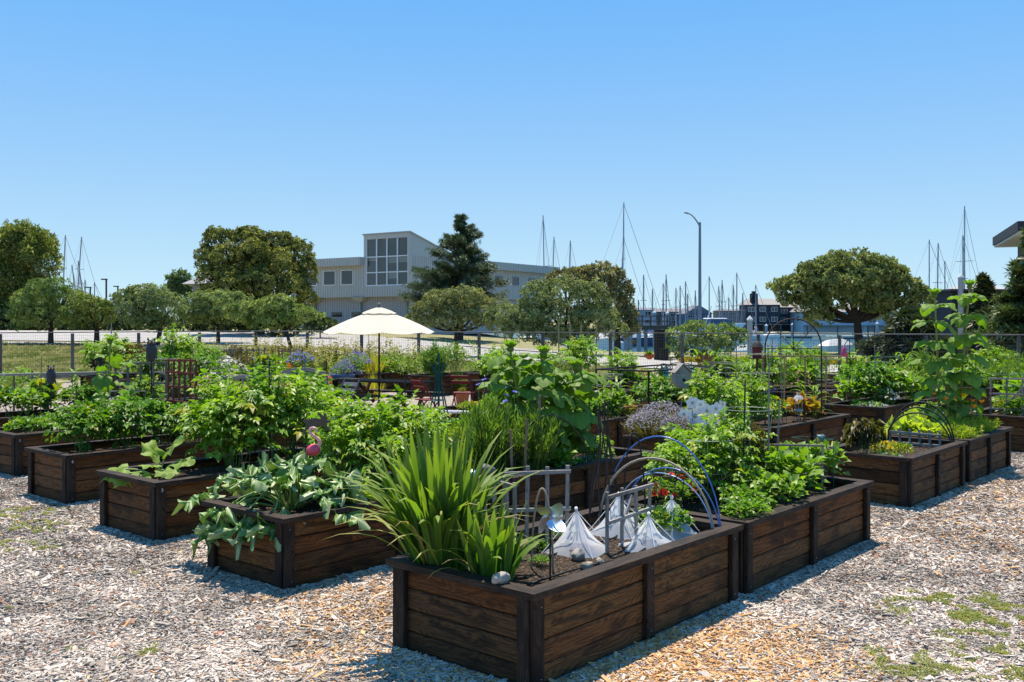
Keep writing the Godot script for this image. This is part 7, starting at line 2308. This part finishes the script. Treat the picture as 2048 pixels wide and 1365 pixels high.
func sailboat(label: String, px: float, py: float, d: float, lean := 0.0, ashore := false) -> void:
	var top := at(px, py, d)
	var y := ground_height(top.x, d) + 1.2 if ashore else -1.0
	var h := top.y - y
	var root := thing("sailboat", label, "sailboat", Vector3(top.x, y, -d), rr(-1.3, 1.3), "sailboats with bare masts")
	var l := clampf(h * 0.72, 5.0, 13.0)
	var b := MB.new()
	var n := 10
	var hull := Color(0.72, 0.73, 0.74) if rng.randf() < 0.75 else Color(0.05, 0.08, 0.18)
	for i in n + 1:
		var u := float(i) / n
		var wd := l * 0.15 * pow(sin(PI * lerpf(0.12, 1.0, 1.0 - u) * 0.98), 0.7) if u > 0.0 else l * 0.09
		for q in [[-1.0, 0.075], [-0.75, 0.0], [0.0, -0.05], [0.75, 0.0], [1.0, 0.075]]:
			b.v.append(Vector3((u - 0.45) * l, l * (q[1] + 0.02 * u), wd * q[0]))
			b.n.append(Vector3(0.1, -0.2, q[0] + 0.01).normalized())
			b.c.append(hull); b.t.append(Vector2.ZERO)
	for i in n:
		for k in 4:
			var e := i * 5 + k
			b.ix.append_array(PackedInt32Array([e, e + 1, e + 5, e + 1, e + 6, e + 5]))
		var e := i * 5
		b.tri(b.v[e] - Vector3(0, 0.02, 0), b.v[e + 4] - Vector3(0, 0.02, 0), b.v[e + 9] - Vector3(0, 0.02, 0), Vector3.UP, Color(0.6, 0.6, 0.58))
		b.tri(b.v[e] - Vector3(0, 0.02, 0), b.v[e + 9] - Vector3(0, 0.02, 0), b.v[e + 5] - Vector3(0, 0.02, 0), Vector3.UP, Color(0.6, 0.6, 0.58))
	part(root, "hull", b, M.plain)
	b = MB.new()
	b.hexa([Vector3(-l * 0.15, l * 0.07, -l * 0.07), Vector3(l * 0.2, l * 0.08, -l * 0.06), Vector3(l * 0.2, l * 0.08, l * 0.06), Vector3(-l * 0.15, l * 0.07, l * 0.07), Vector3(-l * 0.14, l * 0.13, -l * 0.06), Vector3(l * 0.14, l * 0.12, -l * 0.05), Vector3(l * 0.14, l * 0.12, l * 0.05), Vector3(-l * 0.14, l * 0.13, l * 0.06)], Color(0.72, 0.72, 0.70))
	part(root, "cabin", b, M.plain)
	var tip := Vector3(0.05 * l, h, 0)
	var off := root.transform.basis.inverse() * Vector3(-lean, 0, 0)
	var r := clampf(d / F * 1.6, 0.05, 0.20)
	var grey := Color(0.22, 0.23, 0.26)
	b = MB.new()
	b.tube(PackedVector3Array([Vector3(0.05 * l, 0.08 * l, 0) + off, tip]), r, r * 0.65, 6, grey * rr(0.5, 1.6))
	part(root, "mast", b, M.plain)
	b = MB.new()
	b.rod(Vector3(0.04 * l, 0.17 * l, 0) + off, Vector3(-0.38 * l, 0.17 * l, 0), r * 0.8, Color(0.08, 0.12, 0.3) if rng.randf() < 0.5 else Color(0.5, 0.5, 0.5), 6)
	part(root, "boom", b, M.plain)
	for q in [[0.52, 0.0, 0.25], [-0.43, 0.0, 0.12], [0.05, 0.12, 0.12], [0.05, -0.12, 0.12]]:
		b = MB.new()
		b.rod(Vector3(q[0] * l, 0.09 * l, q[1] * l), tip * 0.99, r * q[2], Color(0.2, 0.2, 0.22), 4)
		part(root, "stay", b, M.plain)
	b = MB.new()
	var m := Vector3(0.05 * l, 0.08 * l, 0).lerp(tip, 0.58) + off * 0.42
	b.rod(m - Vector3(0, 0, l * 0.1), m + Vector3(0, 0, l * 0.1), r * 0.4, grey, 5)
	part(root, "spreader", b, M.plain)
	if ashore:
		for q in [-0.25, 0.25]:
			b = MB.new()
			b.bx(Vector3(q * l, -0.62, 0), Vector3(0.3, 1.3, l * 0.2), Color(0.15, 0.15, 0.16))
			part(root, "cradle", b, M.plain)

func marina() -> void:
	house("pale blue grey house farthest left across the water", 1262, 1308, 620, 652, 615, 262, Color(0.30, 0.33, 0.38), Color(0.16, 0.17, 0.19), 2, 2)
	house("long brown house with a low roof across the water", 1300, 1392, 624, 652, 617, 266, Color(0.17, 0.15, 0.14), Color(0.15, 0.14, 0.14), 5, 2)
	house("blue gabled house with a white trim across the water", 1372, 1424, 628, 652, 611, 255, Color(0.10, 0.14, 0.20), Color(0.14, 0.15, 0.17), 3, 2, true)
	house("tan flat roofed house right of the lamp post across the water", 1438, 1492, 622, 650, 618, 265, Color(0.30, 0.22, 0.18), Color(0.16, 0.15, 0.15), 3, 2)
	house("dark charcoal house with a chimney across the water", 1492, 1560, 610, 650, 597, 205, Color(0.045, 0.045, 0.055), Color(0.24, 0.22, 0.2), 3, 2)
	house("charcoal wing with a brown roof beside the spreading tree", 1556, 1606, 615, 650, 604, 208, Color(0.05, 0.048, 0.055), Color(0.24, 0.22, 0.2), 2, 2)
	house("pale blue house behind the trunk of the spreading tree", 1606, 1735, 624, 652, 612, 200, Color(0.42, 0.50, 0.58), Color(0.23, 0.21, 0.20), 5, 1)
	house("tall pale house right of the spreading tree trunk", 1700, 1790, 612, 652, 604, 212, Color(0.45, 0.50, 0.55), Color(0.22, 0.21, 0.2), 3, 2)
	house("grey house with roof terraces behind the tall sunflowers", 1930, 2030, 585, 640, 570, 150, Color(0.22, 0.21, 0.21), Color(0.34, 0.33, 0.32), 3, 2)
	var chimney := thing("chimney_stack", "dark chimney on the charcoal house across the water", "chimney", at(1508, 597, 206))
	wall_part(chimney, "stack", Vector3(-0.7, -1.5, -0.7), Vector3(0.7, 1.0, 0.7), Color(0.02, 0.02, 0.025), M.plain)
	wall_part(chimney, "pot", Vector3(-0.4, 1.0, -0.4), Vector3(0.4, 1.5, 0.4), Color(0.03, 0.03, 0.03), M.plain)
	# docks and piles
	for q in [[5, 60, 186, "near"], [4, 46, 232, "far"], [60, 110, 176, "right hand"]]:
		var root := thing("floating_dock", "long pale %s floating dock in front of the houses" % q[3], "dock", Vector3((q[0] + q[1]) / 2.0, -1.0, -q[2]), 0.0, "floating docks")
		var l: float = q[1] - q[0]
		wall_part(root, "deck", Vector3(-l / 2, 0.25, -1.2), Vector3(l / 2, 0.55, 1.2), Color(0.48, 0.46, 0.43), M.plain)
		for k in int(l / 6):
			wall_part(root, "float", Vector3(-l / 2 + 6 * k, -0.2, -1.0), Vector3(-l / 2 + 6 * k + 4.5, 0.25, 1.0), Color(0.1, 0.1, 0.11), M.plain)
	var piles := [[1146, 628, 95, 0.2], [1335, 627, 130, 0.22], [1309, 626, 120, 0.2], [1500, 640, 62, 0.17], [1512, 655, 190, 0.25], [1533, 652, 180, 0.25], [1252, 655, 86, 0.2], [1262, 655, 88, 0.16], [1278, 655, 84, 0.2], [1755, 648, 175, 0.25], [1800, 645, 170, 0.25], [1585, 650, 170, 0.22], [1922, 555, 62, 0.16]]
	for i in piles.size():
		var q: Array = piles[i]
		var p := at(q[0], q[1], q[2])
		var root := thing("mooring_pile", "pale mooring pile standing in the water, %s from the left" % ["first", "second", "third", "fourth", "fifth", "sixth", "seventh", "eighth", "ninth", "tenth", "eleventh", "twelfth", "thirteenth"][i], "pile", Vector3(p.x, -3.0, p.z), 0.0, "mooring piles")
		var b := MB.new()
		b.rod(Vector3.ZERO, Vector3(0, p.y + 3.0, 0), q[3], Color(0.30, 0.32, 0.35), 10)
		part(root, "shaft", b, M.plain)
		b = MB.new()
		b.lathe(Transform3D(Basis(), Vector3(0, p.y + 3.0, 0)), [Vector2(q[3] * 1.15, -0.05), Vector2(q[3] * 1.15, 0.05), Vector2(0.01, q[3] * 1.6)], 10, Color(0.6, 0.6, 0.6))
		part(root, "pile_cap", b, M.plain)
	# timber pier with railings
	var pier := thing("timber_pier", "brown timber pier with railings between the trees and the water", "pier", at(1292, 660, 95), 0.1)
	wall_part(pier, "deck", Vector3(-2.2, 0.0, -6), Vector3(2.4, 0.45, 0), Color(0.10, 0.08, 0.065), M.plain)
	for k in 6:
		wall_part(pier, "baluster", Vector3(-2.1 + 0.84 * k, 0.45, -0.12), Vector3(-1.98 + 0.84 * k, 1.35, 0), Color(0.13, 0.07, 0.045), M.plain)
	for y in [0.8, 1.3]:
		wall_part(pier, "rail", Vector3(-2.2, y, 0.002), Vector3(2.4, y + 0.1, 0.06), Color(0.13, 0.07, 0.045), M.plain)
	for k in 3:
		wall_part(pier, "pile", Vector3(-1.9 + 1.8 * k, -4.0, -0.4), Vector3(-1.6 + 1.8 * k, 0, -0.1), Color(0.24, 0.23, 0.22), M.plain)
	# motor yacht
	var yacht := thing("motor_yacht", "white motor yacht with a raked bow beside the lamp post", "motor yacht", at(1440, 664, 150), 0.25)
	var b := MB.new()
	b.hexa([Vector3(-2.6, -0.6, -1.2), Vector3(2.4, -0.6, -0.5), Vector3(2.4, -0.6, 0.5), Vector3(-2.6, -0.6, 1.2), Vector3(-2.7, 1.1, -1.5), Vector3(4.4, 1.35, -0.25), Vector3(4.4, 1.35, 0.25), Vector3(-2.7, 1.1, 1.5)], Color(0.78, 0.78, 0.78))
	part(yacht, "hull", b, M.gloss)
	b = MB.new()
	b.hexa([Vector3(-2.2, 1.1, -1.2), Vector3(2.2, 1.2, -0.8), Vector3(2.2, 1.2, 0.8), Vector3(-2.2, 1.1, 1.2), Vector3(-2.0, 2.0, -1.0), Vector3(0.6, 2.0, -0.8), Vector3(0.6, 2.0, 0.8), Vector3(-2.0, 2.0, 1.0)], Color(0.06, 0.09, 0.16))
	part(yacht, "windscreen", b, M.gloss)
	b = MB.new()
	b.hexa([Vector3(-2.3, 2.0, -1.2), Vector3(0.9, 2.0, -0.9), Vector3(0.9, 2.0, 0.9), Vector3(-2.3, 2.0, 1.2), Vector3(-2.2, 2.15, -1.1), Vector3(0.6, 2.15, -0.8), Vector3(0.6, 2.15, 0.8), Vector3(-2.2, 2.15, 1.1)], Color(0.75, 0.75, 0.75))
	part(yacht, "roof", b, M.gloss)
	b = MB.new()
	b.rod(Vector3(-2.4, 1.1, 0), Vector3(-1.4, 4.0, 0), 0.06, Color(0.7, 0.7, 0.7), 6)
	part(yacht, "radar_arch", b, M.plain)
	# small covered boats near the lawn
	for q in [[1678, 704, 79, 3.4, 0.3, "white covered dinghy lying near the spreading tree trunk"], [1495, 706, 82, 2.2, -0.5, "small white boat beyond the shrubs by the lamp post"], [1222, 650, 110, 4.0, 0.3, "white cabin boat behind the bronze tree"], [1215, 690, 80, 2.0, 0.1, "white dinghy under the wide grey green tree"], [1545, 652, 175, 3.5, 0.5, "white boat moored below the charcoal house"]]:
		var p := at(q[0], q[1], q[2])
		var root := thing("small_boat", q[5], "boat", Vector3(p.x, -1.0 if q[2] > 80 else maxf(p.y - 0.2, -1.0), p.z), q[4], "small white boats")
		var l: float = q[3] / 2
		b = MB.new()
		b.hexa([Vector3(-l, -0.2, -0.6), Vector3(l * 0.7, -0.2, -0.3), Vector3(l * 0.7, -0.2, 0.3), Vector3(-l, -0.2, 0.6), Vector3(-l, 0.7, -0.85), Vector3(l * 1.1, 0.8, -0.15), Vector3(l * 1.1, 0.8, 0.15), Vector3(-l, 0.7, 0.85)], Color(0.78, 0.78, 0.76))
		part(root, "hull", b, M.plain)
		b = MB.new()
		b.hexa([Vector3(-l * 0.9, 0.7, -0.8), Vector3(l * 0.8, 0.78, -0.3), Vector3(l * 0.8, 0.78, 0.3), Vector3(-l * 0.9, 0.7, 0.8), Vector3(-l * 0.6, 1.15, -0.25), Vector3(l * 0.2, 1.25, -0.1), Vector3(l * 0.2, 1.25, 0.1), Vector3(-l * 0.6, 1.15, 0.25)], Color(0.62, 0.60, 0.56))
		part(root, "cover", b, M.plain)
	var masts := [[124, 470, 120, 0.4, 1], [158, 474, 122, 0.7, 1], [141, 530, 130, -0.9, 1], [155, 522, 126, -1.0, 1], [1083, 430, 140, -0.3, 0], [1104, 473, 145, 0.4, 0], [1136, 481, 150, 0.3, 0], [1238, 405, 125, 0.25, 0], [1241, 475, 135, 0.8, 0], [1284, 550, 170, 0, 0], [1303, 578, 190, 0, 0], [1323, 567, 200, 0, 0], [1331, 549, 160, 0, 0], [1350, 576, 200, 0, 0], [1357, 572, 195, 0, 0], [1368, 563, 175, 0, 0], [1373, 588, 210, 0, 0], [1390, 581, 205, 0, 0], [1414, 553, 165, 0, 0], [1436, 572, 190, -0.3, 0], [1469, 546, 165, 0, 0], [1465, 570, 185, 0, 0], [1455, 595, 215, 0, 0], [1486, 586, 200, 0.5, 0], [1508, 570, 190, 0, 0], [1851, 480, 140, 0, 0], [1871, 487, 142, 0.2, 0], [1884, 522, 145, 0, 0], [1920, 472, 138, 0, 0], [1924, 412, 132, 0, 0], [167, 560, 140, 0, 1], [185, 565, 150, 0, 1], [1443, 560, 220, 0, 0], [1275, 600, 225, 0, 0]]
	masts.sort_custom(func(u, w): return u[0] < w[0])
	var left := 0
	var right := 0
	for q in masts:
		var words := ""
		if q[4]:
			left += 1
			words = "sailboat ashore with a bare mast behind the left trees, %s from left" % ORD[left - 1]
		else:
			right += 1
			words = "moored sailboat with a bare mast, %s from left in the marina" % ORD[right - 1]
		sailboat(words, q[0], q[1], q[2], q[3], q[4] == 1)

const ORD := ["first", "second", "third", "fourth", "fifth", "sixth", "seventh", "eighth", "ninth", "tenth", "eleventh", "twelfth", "thirteenth", "fourteenth", "fifteenth", "sixteenth", "seventeenth", "eighteenth", "nineteenth", "twentieth", "twenty first", "twenty second", "twenty third", "twenty fourth", "twenty fifth", "twenty sixth", "twenty seventh", "twenty eighth", "twenty ninth", "thirtieth", "thirty first"]

func street_things() -> void:
	var root := thing("street_lamp", "tall grey street lamp with a curved arm before the marina", "street lamp", Vector3((1400 - 1024) * 60 / F, 0, -60))
	var b := MB.new()
	b.tube(PackedVector3Array([Vector3.ZERO, Vector3(0, 4, 0), Vector3(0, 8.35, 0)]), 0.125, 0.075, 10, Color(0.17, 0.22, 0.30))
	part(root, "pole", b, M.plain)
	b = MB.new()
	b.tube(curve_points([Vector3(0, 8.1, 0), Vector3(-0.25, 8.5, 0), Vector3(-0.5, 8.78, 0), Vector3(-0.72, 8.9, 0)], 4), 0.05, 0.035, 7, Color(0.17, 0.22, 0.30))
	part(root, "arm", b, M.plain)
	b = MB.new()
	b.ball(Transform3D(Basis(Vector3(0, 0, 1), -0.25), Vector3(-0.82, 8.92, 0)), Vector3(0.2, 0.06, 0.09), Color(0.3, 0.33, 0.36), 10, 6)
	part(root, "lamp_head", b, M.plain)
	b = MB.new()
	b.lathe(Transform3D(), [Vector2(0.2, 0), Vector2(0.2, 0.25), Vector2(0.13, 0.32)], 10, Color(0.17, 0.22, 0.30))
	part(root, "base", b, M.plain)
	for q in [[212, 560, 96, 7.0, "tallest parking lot lamp above the left trees"], [180, 576, 110, 7.0, "parking lot lamp left of the tallest one"], [235, 574, 112, 7.0, "parking lot lamp beside the dense round tree"]]:
		var p := at(q[0], q[1], q[2])
		var g := ground_height(p.x, q[2])
		root = thing("lot_lamp", q[4], "street lamp", Vector3(p.x, g, p.z), 0.0, "parking lot lamps")
		b = MB.new()
		b.rod(Vector3.ZERO, Vector3(0, p.y - g, 0), 0.09, Color(0.07, 0.07, 0.07), 7)
		part(root, "pole", b, M.plain)
		b = MB.new()
		b.bx(Vector3(-0.2, p.y - g + 0.05, 0), Vector3(0.55, 0.12, 0.3), Color(0.05, 0.05, 0.05))
		part(root, "lamp_head", b, M.plain)
	var sp := at(222, 628, 64)
	root = thing("road_sign", "plain white sign on a thin post by the road", "sign", Vector3(sp.x, ground_height(sp.x, 64), sp.z))
	b = MB.new()
	b.rod(Vector3.ZERO, Vector3(0, 2.5, 0), 0.035, Color(0.25, 0.26, 0.27), 6)
	part(root, "post", b, M.plain)
	b = MB.new()
	b.bx(Vector3(0, 2.15, 0.05), Vector3(0.3, 0.42, 0.02), Color(0.68, 0.72, 0.72))
	part(root, "panel", b, M.plain)
	# white bus beyond the trees
	var bp := at(222, 615, 112)
	root = thing("parked_bus", "white bus parked beyond the left trees", "bus", Vector3(bp.x, ground_height(bp.x, 112), bp.z), 0.5)
	b = MB.new()
	b.bx(Vector3(0, 1.75, 0), Vector3(7.0, 2.7, 2.4), Color(0.68, 0.70, 0.72))
	part(root, "body", b, M.gloss)
	for k in 5:
		b = MB.new()
		b.bx(Vector3(-2.6 + 1.3 * k, 2.3, 1.2), Vector3(1.0, 0.8, 0.03), Color(0.04, 0.06, 0.09))
		part(root, "window", b, M.gloss)
	for x in [-2.2, 2.2]:
		for z in [-1.1, 1.1]:
			b = MB.new()
			b.lathe(Transform3D(Basis(Vector3.RIGHT, PI / 2), Vector3(x, 0.45, z - 0.12)), [Vector2(0.01, 0), Vector2(0.45, 0), Vector2(0.45, 0.25), Vector2(0.01, 0.25)], 14, Color(0.02, 0.02, 0.02))
			part(root, "wheel", b, M.plain)
	# stout dark posts on the verge
	for q in [[1319, 656, 718, 54, 0.34, "tall dark timber post on the waterside verge"], [1328, 690, 716, 53, 0.28, "shorter dark timber post beside the tall one"]]:
		var p := at(q[0], q[2], q[3])
		b = MB.new()
		var h: float = (q[2] - q[1]) * q[3] / F
		b.tube(PackedVector3Array([Vector3.ZERO, Vector3(0, h * 0.5, 0), Vector3(0, h, 0)]), q[4] * 0.95, q[4] * 0.9, 11, Color(0.018, 0.016, 0.015))
		var o := part(self, numbered("timber_post"), b, M.plain, Transform3D(Basis(), Vector3(p.x, 0, p.z)))
		tag(o, q[5], "timber post")
	# hanging basket on the fence
	var hp := at(1299, 718, 32.2)
	root = thing("hanging_basket", "terracotta hanging basket of plants on a fence post", "hanging basket", hp)
	b = MB.new()
	b.lathe(Transform3D(), [Vector2(0.06, -0.02), Vector2(0.16, 0.06), Vector2(0.19, 0.15), Vector2(0.17, 0.15), Vector2(0.001, 0.13)], 14, Color(0.36, 0.10, 0.04))
	part(root, "pot", b, M.plain)
	b = MB.new()
	for k in 50:
		var d := rdir()
		b.leaf(Vector3(0, 0.14, 0), Vector3(d.x, absf(d.y), d.z), Vector3.UP, rr(0.12, 0.25), 0.06, Color(0.10, 0.19, 0.04), 0.3, 1)
	part(root, "foliage", b, M.leaf)
	b = MB.new()
	b.rod(Vector3(0.18, 0.1, 0), Vector3(0.34, 0.28, 0.0), 0.012, Color(0.02, 0.02, 0.02), 5)
	part(root, "bracket", b, M.plain)
	# bamboo poles
	for q in [[1118, 645], [1140, 648], [1162, 650], [1191, 648]]:
		var p := at(q[0], q[1], 29.5)
		b = MB.new()
		b.rod(Vector3.ZERO, Vector3(rr(-0.04, 0.04), p.y, 0), 0.026, Color(0.38, 0.27, 0.13), 6)
		var o := part(self, numbered("bamboo_stake"), b, M.plain, Transform3D(Basis(), Vector3(p.x, 0, p.z)))
		tag(o, "upright tan bamboo stake behind the sunflower clump, %s from left" % ORD[names["bamboo_stake"]], "bamboo stake", "bamboo stakes")

func grass() -> void:
	var blade := MB.new()
	for k in 9:
		var a := rng.randf() * TAU
		blade.leaf(Vector3(rr(-0.4, 0.4), 0, rr(-0.4, 0.4)), Vector3(cos(a) * 0.5, 1, sin(a) * 0.5), Vector3(-cos(a), 0.4, -sin(a)), rr(0.6, 1.1), 0.1, Color.WHITE * rr(0.8, 1.2), 0.3, 1)
	var tuft := blade.done()
	# clover and grass patches among the wood chips
	var leaflet := MB.new()
	for k in 12:
		var a := rng.randf() * TAU
		leaflet.leaf(Vector3(rr(-0.6, 0.6), rr(0.1, 0.7), rr(-0.6, 0.6)), Vector3(cos(a), rr(0.0, 0.7), sin(a)), Vector3.UP, 0.42, 0.36, Color.WHITE * rr(0.75, 1.25), 0.2, 1)
	var clover := leaflet.done()
	var buf := PackedFloat32Array()
	var f := noise(1.4, 95, 3)
	for q in [[45, 1030, 0.62, 0.22], [60, 1062, 0.5, 0.2], [20, 1098, 0.5, 0.2], [15, 1030, 0.25, 0.12], [90, 1050, 0.35, 0.16], [1900, 1222, 0.62, 0.3], [1965, 1235, 0.62, 0.35], [2040, 1240, 0.6, 0.4], [1810, 1330, 0.38, 0.22], [1855, 1345, 0.34, 0.2], [2020, 1290, 0.6, 0.42], [2040, 1345, 0.4, 0.25], [1990, 1330, 0.4, 0.2], [160, 1300, 0.10, 0.06], [278, 1310, 0.16, 0.09], [35, 1218, 0.10, 0.07], [30, 1162, 0.09, 0.05], [400, 1306, 0.1, 0.06], [272, 1152, 0.07, 0.04], [1420, 1340, 0.0, 0.0], [1830, 1190, 0.2, 0.1], [1870, 1195, 0.2, 0.08]]:
		var c := on(q[0], q[1])
		var n := int(q[2] * q[3] * 6500)
		for i in n:
			var a := rng.randf() * TAU
			var r := sqrt(rng.randf()) * rr(0.6, 1.2)
			var p := c + Vector3(cos(a) * q[2] * r, 0, sin(a) * q[3] * 1.6 * r)
			if f.get_noise_2d(p.x * 2, p.z * 2) < 0.05 + 0.12 * r or in_bed(p.x, -p.z, 0.02):
				continue
			push(buf, Basis(Vector3.UP, rng.randf() * TAU).scaled_local(Vector3.ONE * rr(0.014, 0.034)), p + Vector3(0, 0.014, 0), Color(0.12, 0.20, 0.035).lerp(Color(0.32, 0.34, 0.08), rng.randf()) * rr(0.8, 1.2))
	var o := copies(self, "ground_clover", clover, M.leaf, buf)
	tag(o, "patches of low clover and grass growing through the wood chips", "clover", "", "stuff")
	# verge grass and low ground cover beyond the fence
	buf = PackedFloat32Array()
	for i in 16000:
		var d := rr(36.0, 66.0)
		var x := rr(-0.53, 0.12) * d
		if d < 36 + 0.0 or (x > -10.5 and d < 39.6 - (x + 10.5) * 0.429 + 0.5) or (x <= -10.5 and d < 39.8 + (x + 10.5) * 0.82):
			continue
		if d > 58.0 + (-8.0 - x) * 0.2 or d > 56.5 - (x + 10) * 0.8 and x > -10:
			continue
		var yel := f.get_noise_2d(x * 0.2, d * 0.2)
		push(buf, Basis(Vector3.UP, rng.randf() * TAU).scaled_local(Vector3.ONE * rr(0.12, 0.30)), Vector3(x, ground_height(x, d), -d), Color(0.24, 0.28, 0.11).lerp(Color(0.56, 0.50, 0.32), clampf(0.5 + yel * 1.6 + rr(-0.25, 0.25), 0, 1)))
	o = copies(self, "verge_grass", tuft, M.tree_leaf, buf)
	tag(o, "patchy green and straw coloured grass on the road verge", "grass", "", "stuff")
	buf = PackedFloat32Array()
	for i in 9000:
		var d := rr(44.0, 53.0)
		var x := rr(9.0, 30.0)
		if absf(d - (46.5 - (x - 16) * 0.42) - 3.2) > 2.2:
			continue
		push(buf, Basis(Vector3.UP, rng.randf() * TAU).scaled_local(Vector3(0.2, rr(0.2, 0.5), 0.2)), Vector3(x, 0, -d), Color(0.20, 0.22, 0.04).lerp(Color(0.55, 0.42, 0.05), rng.randf()))
	o = copies(self, "yellow_ground_cover", tuft, M.leaf, buf)
	tag(o, "band of yellow flowering ground cover beyond the fence by the water", "ground cover", "", "stuff")
